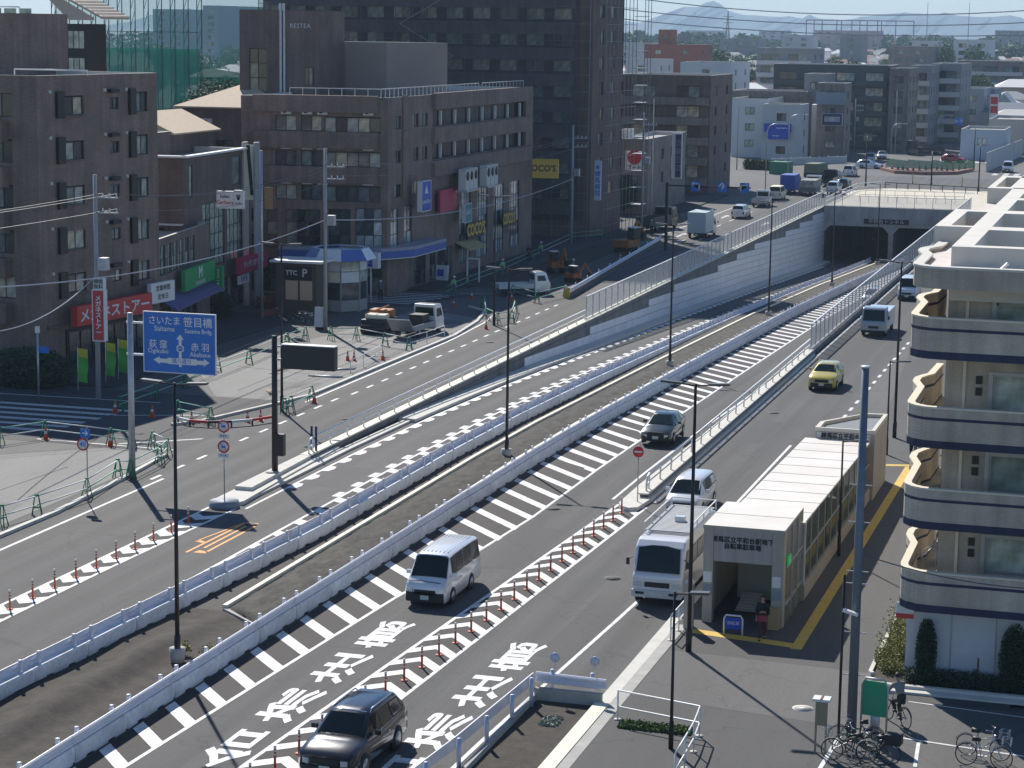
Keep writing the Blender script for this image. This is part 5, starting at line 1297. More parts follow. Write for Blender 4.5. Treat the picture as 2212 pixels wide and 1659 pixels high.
b = MB(); b.quad((x0 + .5, 81.6, .135), (x1 - .5, 81.6, .135), (x1 - .5, 84.2, .135), (x0 + .5, 84.2, .135)); b.build('floor', A_DARK, bp)
for i in range(7):
    b = MB(); b.box(x0 + .9, 82.2 + i * .28, .136, x0 + 1.7, 82.38 + i * .28, .15 + i * .05); b.build('stair_tread', CONCW, bp)
for x in (x0 + .02, x1 - .43):
    for z, m_ in ((1.7, WHITES), (1.2, BLUEG)): b = MB(); b.box(x, y0 - .02, z, x + .33, y0 - .002, z + .42); b.build('notice', m_, bp)
b = MB(); b.box(x1 - .5, y0 - .3, .12, x1 - .1, y0 - .01, .95); b.build('cabinet', mat('cabinet_tan', (.40, .28, .14), .6), bp)
# long lower glazed part
y2 = 104.5; zr = 3.3; zq = lambda y: 3.3 - .28 * (y - 84.6) / 19.9
b = MB(); b.extrude([(-1.55, -.08), (1.6, -.08), (1.6, 0), (-1.55, 0)], [(-14.5, y1, zq(y1)), (-14.5, y2, zq(y2))]); b.build('roof', ROOFWH, bp)
for yy in (82.4,): b = MB(); b.box(x0 + .02, yy, 3.931, x1 - .02, yy + .03, 3.94); b.build('roof_joint', CONC, bp)
for (za, zb, ya, yb) in ((2.35, 2.42, 80.7, 84.55), (.9, .97, 80.7, 84.55)): b = MB(); b.box(x1 + .002, ya, za, x1 + .04, yb, zb); b.build('side_rail', GALV, bp)
for ya in (81.9, 83.2): b = MB(); b.box(x1 + .002, ya, .2, x1 + .05, ya + .06, 3.8); b.build('mullion', GALV, bp)
for i in range(9): b = MB(); yy = y1 + 2.05 * (i + 1) - .05; b.box(x0 - .01, yy, zq(yy) - .05, x1 + .11, yy + .03, zq(yy) + .012); b.build('roof_joint', CONC, bp)
b = MB(); b.box(x1 - .02, y1, .12, x1 + .12, y2, .75); b.build('plinth', STONE, bp); b = MB(); b.box(x0, y1, .12, x0 + .12, y2, zq(y2) - .08); b.build('side_wall', STONE, bp)
for i in range(10):
    yy = y1 + 1.84 * i; b = MB(); b.box(x1 - .0, yy, .75, x1 + .07, yy + .07, zq(yy) - .08); b.build('mullion', GALV, bp)
    b = MB(); b.box(x1 + .02, yy + .08, .78, x1 + .04, yy + 1.83, zq(yy + 1.8) - .1); b.build('side_window', GLS, bp)
b = MB(); b.box(x1 - .0, y1, 1.9, x1 + .06, y2, 1.96); b.build('transom', GALV, bp)
b = MB(); b.box(x1 + .04, y1 + .02, .12, x1 + .12, y1 + .10, 3.3); b.build('downpipe', WHITEM, bp)
b = MB(); b.box(-15.2, 85, .5, -13.4, y2, .6); b.build('inner_floor', CONC, bp)
# far head building with its own lettering
fh = thing('bicycle_park_building', 'stone far head of the bicycle park with black characters and a grey trapezoid roof', 'building', (-14.5, 103, .12))
ztop = 3.37
poly = [(-15.6, 104.6), (-12.7, 104.6), (-12.7, 109.6), (-13.8, 109.4), (-15.6, 106.3)]
b = MB(); b.prism(poly, .12, ztop); b.build('wall', STONE, fh)
b = MB()
n = len(poly); c_ = (-14.0, 106.6)
inner = [(p[0] + (c_[0] - p[0]) * .14, p[1] + (c_[1] - p[1]) * .08) for p in poly]
b.add([(x, y, ztop + .18) for x, y in poly] + [(x, y, ztop + .18) for x, y in inner] + [(x, y, ztop + .004) for x, y in inner] + [(x, y, ztop + .002) for x, y in poly], [(i, (i + 1) % n, n + (i + 1) % n, n + i) for i in range(n)] + [(n + i, n + (i + 1) % n, 2 * n + (i + 1) % n, 2 * n + i) for i in range(n)] + [(3 * n + i, 3 * n + (i + 1) % n, (i + 1) % n, i) for i in range(n)]); b.build('roof_rim', CONCW, fh)
b = MB(); b.add([(x, y, ztop + .006) for x, y in inner], [list(range(n))]); b.build('roof', mat('roof_slate', (.17, .19, .21), .7), fh)
b = MB(); b.box(-15.5, 104.55, 2.7, -12.9, 104.59, 3.34); b.build('sign_panel', mat('panel_grey', (.50, .50, .50), .6), fh)
text_mesh('lettering', '練馬区立平和台駅\n地下自転車駐車場', .27, BLACKT, fh, Matrix.Translation((.3, 1.53, 3.05 - .12)) @ Matrix.Rotation(R(90), 4, 'X'), bold=.012, line=1.0)
sign_board('green emergency exit sign with a running figure on the side of the parking entrance', (-12.95, 80.75), (-12.95, 81.5), (0, 2.45, .62, 2.8), .03, mat('exit_green', (.02, .35, .10), .5, emit=.35), [('非常口', 0, .5, .2, WHITES, 1)], depth=.06)
# yellow tactile lines
b = MB(); YT = mat('tactile_yellow', (.62, .42, .07), .75, var=.12, scale=3)
def yq(*p): b.quad(*[(x, y, .128) for x, y in p])
yq((-16.2, 78.5), (-12.2, 77.75), (-12.2, 78.35), (-16.2, 79.1)); yq((-12.2, 77.6), (-11.78, 77.6), (-11.75, 113.8), (-12.15, 113.8)); yq((-13.2, 113.4), (-11.75, 113.8), (-11.75, 114.3), (-13.2, 113.9))
struct(b.build('tactile_paving', YT))
t = thing('manhole_cover', 'round pale manhole cover in the right pavement', 'manhole cover', (-10.6, 70.6, .125)); b = MB(); b.tube([(0, 0, 0), (0, 0, .004)], .36, 24); b.build('ring', CONCW, t, local=True); b = MB(); b.tube([(0, 0, .0045), (0, 0, .008)], .29, 24); b.build('plate', CONC, t, local=True); b = MB(); b.tube([(0, 0, .0085), (0, 0, .011)], .12, 16); b.build('hub', CONCW, t, local=True)
t = thing('manhole_cover', 'oval concrete manhole cover set in the white kerb island by the dark signal pole', 'manhole cover', (-42.0, 99.6, .405)); b = MB(); b.tube([(0, 0, 0), (0, 0, .006)], .3, 20); b.build('ring', CONC, t, local=True)
# kerb islands at the two wall noses
b = MB(); b.prism([(-42.45, 93.2), (-41.2, 93.0), (-40.95, 93.8), (-41.3, 100), (-41.6, 108), (-42.5, 108)], 0, .2); b.prism([(-42.4, 96), (-41.5, 96), (-41.8, 104.4), (-42.4, 104.4)], .2, .38); struct(b.build('left_nose_island', CONCW))
b = MB(); b.prism([(-24.1, 99.6), (-23.9, 99.0), (-23.4, 98.6), (-23.0, 98.9), (-22.85, 101), (-22.85, 152), (-23.5, 152), (-24.15, 104)], 0, .2); struct(b.build('right_nose_island', CONCW))

# ================================================================ FOREGROUND RAILS, PIT, BOARD
STW = mat('steel_white', (.55, .57, .68), .4, .2)
pit = thing('guard_rail', 'lavender steel guardrail running along the kerb at the bottom, on round posts', 'guardrail', (-19.9, 62, 0))
def wbeam(b, pts, z0=.55, side=1):
    pr = [(0, z0), (.06, z0 + .05), (.06, z0 + .12), (0, z0 + .17), (0, z0 + .21), (.06, z0 + .26), (.06, z0 + .33), (0, z0 + .38), (-.03, z0 + .38), (-.03, z0)]
    b.extrude([(side * a, c) for a, c in pr], pts)
b = MB(); wbeam(b, [(-20.6, 55, 0), (-20.0, 62, 0), (-19.62, 69.2, 0)], .5, -1); b.build('rail', RAILM, pit)
for y, x in ((59, -20.1), (61.4, -19.85), (63.8, -19.7), (66.2, -19.58), (68.2, -19.5)): b = MB(); b.tube([(x + .12, y, 0), (x + .12, y, 1.0)], .07, 10); b.build('post', STW, pit)
pit2 = thing('guard_rail', 'short guardrail closing the end of the roadside pit, with two round reflectors', 'guardrail', (-18.4, 69.2, 0))
b = MB(); wbeam(b, [(-19.55, 69.35, 0), (-17.05, 69.2, 0)], .5, 1); b.build('rail', RAILM, pit2)
for x in (-19.0, -17.6): b = MB(); b.tube([(x, 69.45, 0), (x, 69.45, .98)], .07, 10); b.build('post', STW, pit2)
for x in (-19.0, -17.6):
    b = MB(); b.tube([(x + .1, 69.4, 1.0), (x + .1, 69.4, 1.25)], .015, 6); b.tube([(x + .1, 69.37, 1.42), (x + .1, 69.40, 1.42)], .17, 18); b.build('reflector', STW, pit2)
b = MB(); b.box(-19.5, 68.95, .0, -17.15, 69.15, .42); b.box(-19.55, 55, .0, -19.4, 68.9, .2)
struct(b.build('pit_wall', CONC))
b = MB(); b.quad((-19.4, 50, .010), (-17.35, 50, .010), (-17.35, 68.9, .010), (-19.4, 68.9, .010)); struct(b.build('pit_floor', SOIL))
b = MB(); b.box(-17.35, 50, 0, -16.85, 68.9, .16); struct(b.build('pit_kerb', CREAM))
def tube_fence(label, pts, h=1.0, z=.12, group=None, mids=(.45,), feet=True, rad=.03):
    t = thing('pedestrian_fence', label, 'railing', (pts[0][0], pts[0][1], z), group=group)
    P = [Vector((x, y, z)) for x, y in pts]
    for a in (h,) + tuple(h * q for q in mids):
        b = MB(); b.tube([p + Vector((0, 0, a)) for p in P], rad, 8); b.build('rail', WHITEM, t)
    for p in P:
        b = MB(); b.tube([p, p + Vector((0, 0, h))], rad, 8); b.build('post', WHITEM, t)
        if feet: b = MB(); b.tube([p, p + Vector((0, 0, .03))], .12, 12); b.build('foot', CONCW, t)
    return t
tube_fence('white tube fence around the grass strip at the bottom of the picture', [(-16.2, 67.4), (-13.3, 66.6), (-13.15, 65.0), (-13.1, 63.4), (-13.05, 61.8)])
tube_fence('white tube fence by the kerb in front of the white minibus', [(-16.6, 77.2), (-16.6, 78.6), (-16.6, 80.0)], .95)
gs = leaf_cloud(5200, lambda r: (r.uniform(-16.0, -13.6), 66.9 + r.uniform(-.35, .35) - .0, .13 + abs(r.gauss(0, .05))), .05, 9); o = gs.build('grass', GRASSM); stuff(o)
gs = leaf_cloud(500, lambda r: (r.gauss(-33.9 + 1.0, .12), r.gauss(69.9, .1), .2 + abs(r.gauss(0, .12))), .05, 19); o = gs.build('weeds', LEAFY); stuff(o)
gs = leaf_cloud(300, lambda r: (r.gauss(-31.9, .12), r.gauss(69.8, .1), .2 + abs(r.gauss(0, .12))), .05, 29); o = gs.build('weeds', LEAFY); stuff(o)
gs = leaf_cloud(500, lambda r: (r.uniform(-18.6, -18.0), r.uniform(66.3, 67.3), .02 + abs(r.gauss(0, .03))), .06, 39); o = gs.build('weeds', mat('litter_leaf', (.25, .30, .25), .8)); stuff(o)
# stone gate post
t = thing('stone_post', 'square stone post with a pointed cap at the corner of the parking entrance', 'post', (-16.35, 79.2, .12)); b = MB(); b.box(-.17, -.17, 0, .17, .17, 1.75); b.build('shaft', STONE, t, local=True); b = MB(); b.add([(-.2, -.2, 1.752), (.2, -.2, 1.752), (.2, .2, 1.752), (-.2, .2, 1.752), (0, 0, 2.0)], [(0, 1, 4), (1, 2, 4), (2, 3, 4), (3, 0, 4), (3, 2, 1, 0)]); b.build('cap', CONCW, t, local=True)
# U-shaped bollard with blue plate
t = thing('barrier_hoop', 'steel hoop with a blue plate on the yellow strip before the parking entrance', 'bollard', (-14.55, 78.75, .12)); b = MB(); b.tube([(-.35, 0, 0), (-.35, 0, .62), (-.28, 0, .75), (.28, 0, .75), (.35, 0, .62), (.35, 0, 0)], .035, 8); b.build('hoop', WHITEM, t, local=True); b = MB(); b.box(-.3, -.015, .22, .3, .015, .66); pp = b.build('plate', BLUES, t, local=True)
text_mesh('lettering', '自転車', .16, WHITES, pp, Matrix.Translation((0, -.02, .45)) @ Matrix.Rotation(R(90), 4, 'X'))
# green map board
t = thing('notice_board', 'green notice board in a rounded steel frame beside the utility pole', 'notice board', (-7.95, 68.2, .12), R(-8))
b = MB(); b.tube([(-.42, 0, 0), (-.42, 0, 1.75), (-.3, 0, 1.98), (.3, 0, 1.98), (.42, 0, 1.75), (.42, 0, 0)], .035, 8); b.build('frame', GALV, t, local=True)
b = MB(); b.box(-.38, -.02, .75, .38, .02, 1.9); b.build('panel', mat('board_green', (.03, .34, .17), .5, var=.05), t, local=True)
b = MB(); b.tube([(0, .15, 0), (0, .15, 1.0)], .16, 12); b.build('bin', GALV, t, local=True)
t = thing('direction_board', 'white-capped lamp board on thin wooden legs left of the utility pole', 'sign', (-9.35, 66.2, .12)); b = MB()
for x in (-.16, .16): b = MB(); b.box(x - .03, -.03, 0, x + .03, .03, 1.7); b.build('leg', mat('leg_tan', (.30, .26, .18), .7), t, local=True)
b = MB(); b.box(-.13, -.02, .9, .13, .02, 1.68); b.build('panel', mat('panel_tan', (.28, .25, .15), .6), t, local=True)
b = MB(); b.box(-.27, -.2, 1.72, .27, .25, 1.8); cap = b.build('roof', WHITES, t, local=True); b = MB(); b.box(-.03, -.21, 1.802, .03, .26, 1.825); b.build('ridge', mat('rust', (.3, .08, .05), .8), t, local=True)
# painted lines in the parking lot
b = MB()
for (ax, ay), (cx, cy), w in (((-8.4, 68.7), (-3.0, 67.9), .12), ((-6.5, 68.2), (-6.35, 65.8), .12), ((-7.3, 72.5), (-3.2, 71.95), .08), ((-4.6, 67.6), (-4.3, 67.55), .12), ((-9.2, 62.5), (-9.0, 68.2), .14)):
    d = Vector((cx - ax, cy - ay, 0)).normalized(); n_ = Vector((-d.y, d.x, 0)) * w / 2; A, C = Vector((ax, ay, .136)), Vector((cx, cy, .136)); b.quad(A - n_, C - n_, C + n_, A + n_)
struct(b.build('parking_lines', PAINT))
# ================================================================ STREET FURNITURE
def pole_h(b, t):
    g = G(*b); d = _ray(*t); k = math.hypot(g.x, g.y) / math.hypot(d.x, d.y); return CAM_H + d.z * k
def tl(ox, oy): return lambda x, y: (ox + x / 3, oy + y / 3)
T1_, T2_, T3_ = tl(0, 0), tl(737.3, 0), tl(1474.7, 0); T4_, T5_, T6_ = tl(0, 553), tl(737.3, 553), tl(1474.7, 553); T9_ = tl(1474.7, 1106)
HEADM = mat('lamp_head', (.10, .10, .10), .35, .4); LENS = mat('lamp_lens', (.7, .7, .68), .3)
def make_lamp(H, arms, r=.085, headl=.75):
    t = thing('street_lamp', '', 'street lamp')
    b = MB(); b.tube([(0, 0, 0), (0, 0, H)], r, 12, r2=r * .62); b.build('pole', DARKM, t, local=True)
    b = MB(); b.tube([(0, 0, 0), (0, 0, .9)], r * 1.35, 12); b.box(-.06, -r * 1.45, .35, .06, -r * 1.3, .75); b.build('base_sleeve', DARKM, t, local=True)
    for a in arms:
        b = MB(); b.tube([(0, 0, H - .08), (a * .45, 0, H - .03), (a * .6, 0, H)], .03, 6); b.build('arm', DARKM, t, local=True)
        b = MB(); b.cbox((a * (.5 + headl / 2), 0, H + .02), (headl, .26, .08), ry=-.06 * a); hd = b.build('lamp_head', HEADM, t, local=True)
        b = MB(); b.cbox((a * (.5 + headl / 2), 0, H - .025), (headl * .8, .2, .012), ry=-.06 * a); l_ = b.build('lens', LENS, None); setpar(l_, hd)
    return t
src = make_lamp(10, (-1, 1))
pot = MB(); pot.tube([(0, 0, -.15), (0, 0, .42)], .24, 14, r2=.30); pot = pot.build('pot', CONC, src, local=True)
LP = [(-32.77, 69.08, 'tall dark twin-arm lamp in a round concrete pot on the bare median soil'), (-32.55, 109.06, 'tall dark twin-arm lamp at the gap in the kerbed median bed'), (-32.58, 148.97, 'tall dark twin-arm lamp in the median where the clear panel fence begins'),
      (-32.57, 188.7, 'tall dark twin-arm lamp halfway down the underpass ramp'), (-32.8, 228.1, 'tall dark twin-arm lamp on the median in front of the left tunnel mouth'), (-33.6, 272, 'tall dark twin-arm lamp at the foot of the portal pillar')]
for i, (x, y, lab) in enumerate(LP):
    place(src, (x, y, zt(y) + .1), 0, lab, 'tall lamps in the median')
s2 = make_lamp(9.9, (-1, 1))
for bx_, lab in (((1487, 1414), 'tall dark twin-arm lamp in front of the white minibus'), ((1375, 1190), None)):
    if lab: g = G(*bx_); place(s2, (g.x, g.y, .12), 0, lab, 'tall lamps on the pavements')
place(s2, (-13.7, 121.8, .12), 0, 'tall dark twin-arm lamp behind the far head of the bicycle park', 'tall lamps on the pavements')
g = G(609, 888); place(s2, (g.x, g.y, .0), 0, 'tall dark lamp behind the message board gantry on the left', 'tall lamps on the pavements')
g = G(1067, 703); place(s2, (g.x, g.y, .0), 0, 'tall dark lamp at the yard corner behind the work trucks', 'tall lamps on the pavements')
s3 = make_lamp(5.1, (1,), .06, .6)
for (x, y), lab in (((-13.9, 65.1), 'short dark one-arm lamp beside the white tube fence at the bottom'), ((-12.6, 92.7), 'short dark one-arm lamp against the glazed side of the bicycle park'), ((-13.5, 116.6), 'short dark one-arm lamp just beyond the bicycle park head')):
    place(s3, (x, y, .12), 0, lab, 'short lamps on the right pavement')
for x, y in ((-15.7, 75.9), (-13.9, 65.1), (-12.6, 92.7)):
    pass
# far lamps round the junction
s4 = make_lamp(10, (-1, 1), .12, .9)
for (bx_, by_), (tx_, ty_), lab in (((T3_(1185, 1210)), T3_(1200, 880), 'dark pole with a signal beside the deck corner at the junction'), (T3_(1610, 1200), T3_(1625, 980), 'dark lamp pole in the middle of the junction'), (T3_(1915, 1260), T3_(1940, 935), 'thick dark pole at the right end of the deck'), (T3_(1885, 1100), T3_(1890, 830), 'dark pole before the grey site fence')):
    g = G(bx_, by_); H_ = pole_h((bx_, by_), (tx_, ty_)); place(s4, (g.x, g.y, 0), 0, lab, 'dark poles around the far junction', scale=(1, 1, H_ / 10))
def curved_lamp(lab, bpx, tpx, side=1, m=GALV):
    g = G(*bpx); H_ = pole_h(bpx, tpx); t = thing('street_lamp', lab, 'street lamp', (g.x, g.y, 0), group='curved grey lamps by the clinic')
    b = MB(); b.tube([(0, 0, 0), (0, 0, H_ - 1.2), (side * .3, 0, H_ - .4), (side * 1.0, 0, H_ - .05), (side * 2.2, 0, H_)], .08, 8); b.build('pole', m, t, local=True)
    b = MB(); b.cbox((side * 2.5, 0, H_), (.8, .28, .12)); b.build('lamp_head', LENS, t, local=True)
curved_lamp('grey curved-arm lamp left of the clinic blue signs', T3_(535, 1230), T3_(545, 800)); curved_lamp('grey curved-arm lamp right of the clinic blue signs', T3_(680, 1140), T3_(690, 740))
curved_lamp('grey curved-arm lamp before the brown far flats', T3_(1350, 1000), T3_(1345, 800)); curved_lamp('grey curved-arm lamp by the grey banded flats', T3_(1650, 950), T3_(1665, 745))

# delineator posts
ds = thing('delineator_post', '', 'delineator'); RUB = mat('delineator_red', (.55, .09, .04), .5); RUBW = mat('delineator_band', (.75, .72, .66), .4)
b = MB(); b.tube([(0, 0, 0), (0, 0, .72)], .04, 10); b.build('tube', RUB, ds, local=True)
b = MB(); b.tube([(0, 0, 0), (0, 0, .035)], .13, 14); b.build('base', mat('delineator_base', (.62, .22, .14), .6), ds, local=True)
b = MB(); b.tube([(0, 0, .721), (0, 0, .80)], .045, 8); b.build('cap', RUBW, ds, local=True)
for z in (.50, .62): b = MB(); b.tube([(0, 0, z), (0, 0, z + .05)], .043, 10); b.build('band', RUBW, ds, local=True)
for i in range(16):
    y = 66.3 + 1.765 * i
    if y < 91: place(ds, (-41.95 + (y - 66) * .01, y, 0), rnd.uniform(-3, 3), ORD[13 - i] + ' red delineator post from the crash drum in the left chevron strip', 'red posts along the left chevron strip')
for i in range(25):
    y = 57.8 + 1.68 * i; place(ds, (lerp_tab([(58, -25.1), (68, -24.45), (80, -23.9), (96, -23.6)], y), y, 0), rnd.uniform(-3, 3), ORD[24 - i] + ' red delineator post from the wall nose in the right chevron strip', 'red posts along the right chevron strip')

# ---- big utility poles and wires
CP = mat('pole_concrete', (.36, .37, .38), .8, var=.1, scale=2)
def upole(lab, bpx, tpx, r=.16, arms=True, mat_=None, H=None, trans=False):
    g = G(*bpx); H_ = H or pole_h(bpx, tpx); t = thing('utility_pole', lab, 'utility pole', (g.x, g.y, 0))
    b = MB(); b.tube([(0, 0, 0), (0, 0, H_)], r, 12, r2=r * .7); b.build('pole', mat_ or CP, t, local=True)
    if arms:
        for k, z in enumerate((H_ - 1.4, H_ - 2.3)):
            b = MB(); b.box(-.1, -.05, z, 1.5, .05, z + .09); b.build('crossarm', GALV, t, local=True)
            for x in (.5, .95, 1.4): b = MB(); b.tube([(x, 0, z + .09), (x, 0, z + .32)], .06, 8, r2=.03); b.build('insulator', WHITEM, t, local=True)
        b = MB(); b.box(.2, -.25, H_ * .58, .75, .25, H_ * .58 + .75); b.build('switch_box', GALV, t, local=True)
    return t, g, H_
p1 = upole('concrete utility pole in front of the left brown flats', (213, 862), (199, 377))
p2 = upole('concrete utility pole with a white switch box left of the store canopy', (703, 713), (698, 320))
p3 = upole('concrete utility pole beside the yellow restaurant roof sign', (1234, 530), (1234, 270))
p4_ = upole('slim utility pole in front of the low shop with the red round sign', (1386, 505), (1387, 243), .12)
p5_ = upole('slim pale pole behind the low shop roof', (1407, 490), (1408, 213), .1, False)
upole('slim utility pole beside the clinic left edge', T3_(350, 1100), T3_(360, 680), .1, False); upole('utility pole by the stepped shop at the far street', T3_(1110, 980), T3_(1118, 640), .12, True)
upole('utility pole left of the far brown flats', T3_(1375, 1000), T3_(1385, 590), .12, False)
big = upole('thick steel utility pole rising past the right apartment building', (1838, 1600), (1880, 795), .165, False, mat('steel_pole', (.16, .19, .23), .5, .4, var=.08, scale=3), H=12.15)
b = MB(); bg_ = big[1]; b.tube([(bg_.x, bg_.y, 12.151), (bg_.x, bg_.y, 12.2)], .15, 14); b.build('cap', WHITEM, big[0])
for z in (2.2, 3.6, 5.2, 5.6, 7.2, 8.4): b = MB(); b.bar((bg_.x - .35, bg_.y, z), (bg_.x + .35, bg_.y, z), .03); b.build('step_bolt', GALV, big[0])
t = thing('street_lamp', 'small white lamp on a slim dark pole beside the thick utility pole', 'street lamp', (bg_.x - .38, bg_.y - .2, .12))
b = MB(); b.tube([(0, 0, 0), (0, 0, 5.4)], .045, 8); b.build('pole', DARKM, t, local=True); b = MB(); b.cbox((.25, -.1, 4.2), (.5, .18, .09), ry=.25); b.build('lamp_head', WHITEM, t, local=True); b = MB(); b.bar((0, 0, 4.25), (.12, -.05, 4.27), .05); b.build('arm', DARKM, t, local=True)
WIREM = mat('wire', (.12, .12, .13), .5); WIREL = mat('wire_pale', (.42, .43, .45), .5)
def wire(lab, a, c, sag, r=.018, m=WIREM, group='overhead wires on the left'):
    a = Vector(a); c = Vector(c); t = a; o = MB(); pts = []
    for i in range(15): k = i / 14; p = a.lerp(c, k); p.z -= sag * 4 * k * (1 - k); pts.append(p)
    o.tube(pts, r, 5); w_ = o.build('wire', m); tag(w_, lab, 'wire', group); return w_
def tp(p, dz, dx=0): return Vector((p[1].x + dx, p[1].y, p[2] - dz))
for k, (dz, dx) in enumerate(((1.1, .5), (1.1, 1.4), (2.0, 1.4))):
    nm = ('uppermost', 'middle', 'lowest')[k]
    wire(nm + ' thin dark wire between the left flats pole and the store canopy pole', tp(p1, dz, dx), tp(p2, dz, dx), .9)
    wire(nm + ' thin dark wire between the canopy pole and the restaurant roof sign pole', tp(p2, dz, dx), tp(p3, dz, dx), .9)
    wire(nm + ' thin dark wire running from the left flats pole out of the left edge', tp(p1, dz, dx), Vector((p1[1].x - 20, 90, p1[2] - dz - 1.5)), .8)
    wire(nm + ' thin dark wire between the restaurant roof sign pole and the next slim pole', tp(p3, dz, dx), tp(p4_, dz, dx), .9)
a = atY(0, 620, 100)
wire('thick pale sagging cable rising from the left edge to the canopy pole', a, tp(p2, 5.3), .9, .04, WIREL)
wire('thick pale cable from the canopy pole to the restaurant pole', tp(p2, 5.3), tp(p3, 5.6), 1.2, .04, WIREL)
wire('pale lower cable crossing in front of the left flats', atY(0, 715, 98), tp(p1, 6.0), .6, .03, WIREL)
wire('dark cable from the thick utility pole down to the right balconies', (bg_.x, bg_.y, 6.2), (-3.0, 73.0, 4.3), .25, .02, WIREM, 'cables at the right building')
# brown-orange banner on a striped pole
t = thing('banner', 'brown-orange vertical banner on a pale pole right of the sign tower', 'banner', G(566, 690)); q = t.location
b = MB(); b.tube([q, (q.x, q.y, 13)], .12, 8); b.build('pole', GALV, t); a = atY(572, 410, q.y); c = atY(589, 452, q.y); b = MB(); b.box(a.x, q.y - .03, c.z, c.x, q.y + .03, a.z + 0.2); b.build('cloth', mat('banner_tan', (.32, .20, .09), .7), t)

# ---- traffic signs
SB = mat('road_sign_blue', (.02, .16, .55), .4) if 'road_sign_blue' not in MATS else MATS['road_sign_blue']
RS = mat('traffic_red', (.62, .03, .04), .4)
g = G(286, 1033); Y = g.y
t = thing('direction_sign', 'large blue direction sign with white Japanese place names on a thick grey pole', 'road sign', (g.x, Y, 0))
b = MB(); b.tube([(g.x, Y, 0), (g.x, Y, 8.35)], .17, 14, r2=.14); b.build('pole', GALV, t)
a = atY(311, 673, Y - .25); c = atY(466, 810, Y - .25)
b = MB(); b.box(a.x, Y - .28, c.z, c.x, Y - .22, a.z); bd = b.build('panel', SB, t)
b = MB()
for q in ((a.x - .04, Y - .30, c.z - .04, c.x + .04, Y - .2, c.z), (a.x - .04, Y - .3, a.z, c.x + .04, Y - .2, a.z + .04), (a.x - .04, Y - .3, c.z, a.x, Y - .2, a.z), (c.x, Y - .3, c.z, c.x + .04, Y - .2, a.z)): bb = MB(); bb.box(*q); bb.build('edge_strip', WHITES, bd)
for zz in (a.z - .6, c.z + .75): b = MB(); b.bar((g.x - .2, Y, zz), (a.x + 1.2, Y - .1, zz), .1); b.build('bracket', WHITEM, t)
W_, H_ = c.x - a.x, a.z - c.z; cx_, cz_ = (a.x + c.x) / 2, (a.z + c.z) / 2
def st(txt, fx, fz, s, sx=1.0, m=WHITES): text_mesh('lettering', txt, s, m, bd, Matrix.Translation((a.x + fx * W_ - g.x, -.292, c.z + fz * H_)) @ Matrix.Rotation(R(90), 4, 'X'), bold=.012 * s, sx=sx)
st('さいたま', .29, .86, .46, .95); st('Saitama', .29, .73, .36); st('笹目橋', .76, .85, .52); st('Sasame Brdg.', .77, .71, .31, .9)
st('荻 窪', .2, .46, .44); st('Ogikubo', .2, .35, .32); st('赤 羽', .79, .44, .44); st('Akabane', .79, .32, .32)
st('環八通り', .53, .19, .27, 1.0, SB)
def poly3(name, pts2, m, dy): 
    b = MB(); b.add([(a.x + fx * W_, Y + dy, c.z + fz * H_) for fx, fz in pts2], [list(range(len(pts2)))]); return b.build(name, m, bd)
poly3('arrow', [(.49, .1), (.53, .1), (.53, .14), (.53, .50), (.53, .56), (.56, .56), (.51, .65), (.455, .56), (.49, .56), (.49, .5)], WHITES, -.286)
poly3('arrow', [(.13, .2), (.22, .26), (.22, .225), (.84, .225), (.84, .26), (.92, .2), (.84, .13), (.84, .155), (.22, .155), (.22, .13)], WHITES, -.288)
poly3('route_plate', [(.33, .14), (.74, .14), (.74, .245), (.33, .245)], WHITES, -.290)
poly3('route_shield', [(.46, .37), (.51, .34), (.56, .37), (.56, .45), (.51, .48), (.46, .45)], WHITES, -.290)
poly3('route_shield', [(.475, .38), (.51, .36), (.545, .38), (.545, .44), (.51, .46), (.475, .44)], SB, -.2905)
st('311', .51, .41, .16)
# message board gantry seen from behind
g = G(594, 1033); t = thing('message_board', 'black message board seen from behind on a dark gantry arm and pole', 'road sign', (g.x, g.y, .2))
b = MB(); b.tube([(g.x, g.y, .2), (g.x, g.y, pole_h((594, 1033), (590, 725)))], .16, 14, r2=.14); b.build('pole', DARKM, t)
a = atY(612, 744, g.y); c = atY(727, 801, g.y); b = MB(); b.box(a.x, g.y - .3, c.z, c.x, g.y + .15, a.z); b.build('cabinet', mat('cabinet_black', (.018, .02, .024), .5), t)
b = MB(); b.bar((g.x, g.y, a.z - .1), (c.x, g.y, a.z - .1), .1); b.bar((g.x, g.y, c.z + .4), (a.x, g.y, c.z + .4), .1); b.build('arm', GALV, t)
b = MB(); b.box(a.x, g.y - .32, a.z + .02, c.x, g.y + .17, a.z + .06); b.build('hood', WHITEM, t)
b = MB(); b.box(g.x + .1, g.y - .25, 1.2, g.x + .55, g.y + .1, 2.3); b.build('control_box', DARKM, t)
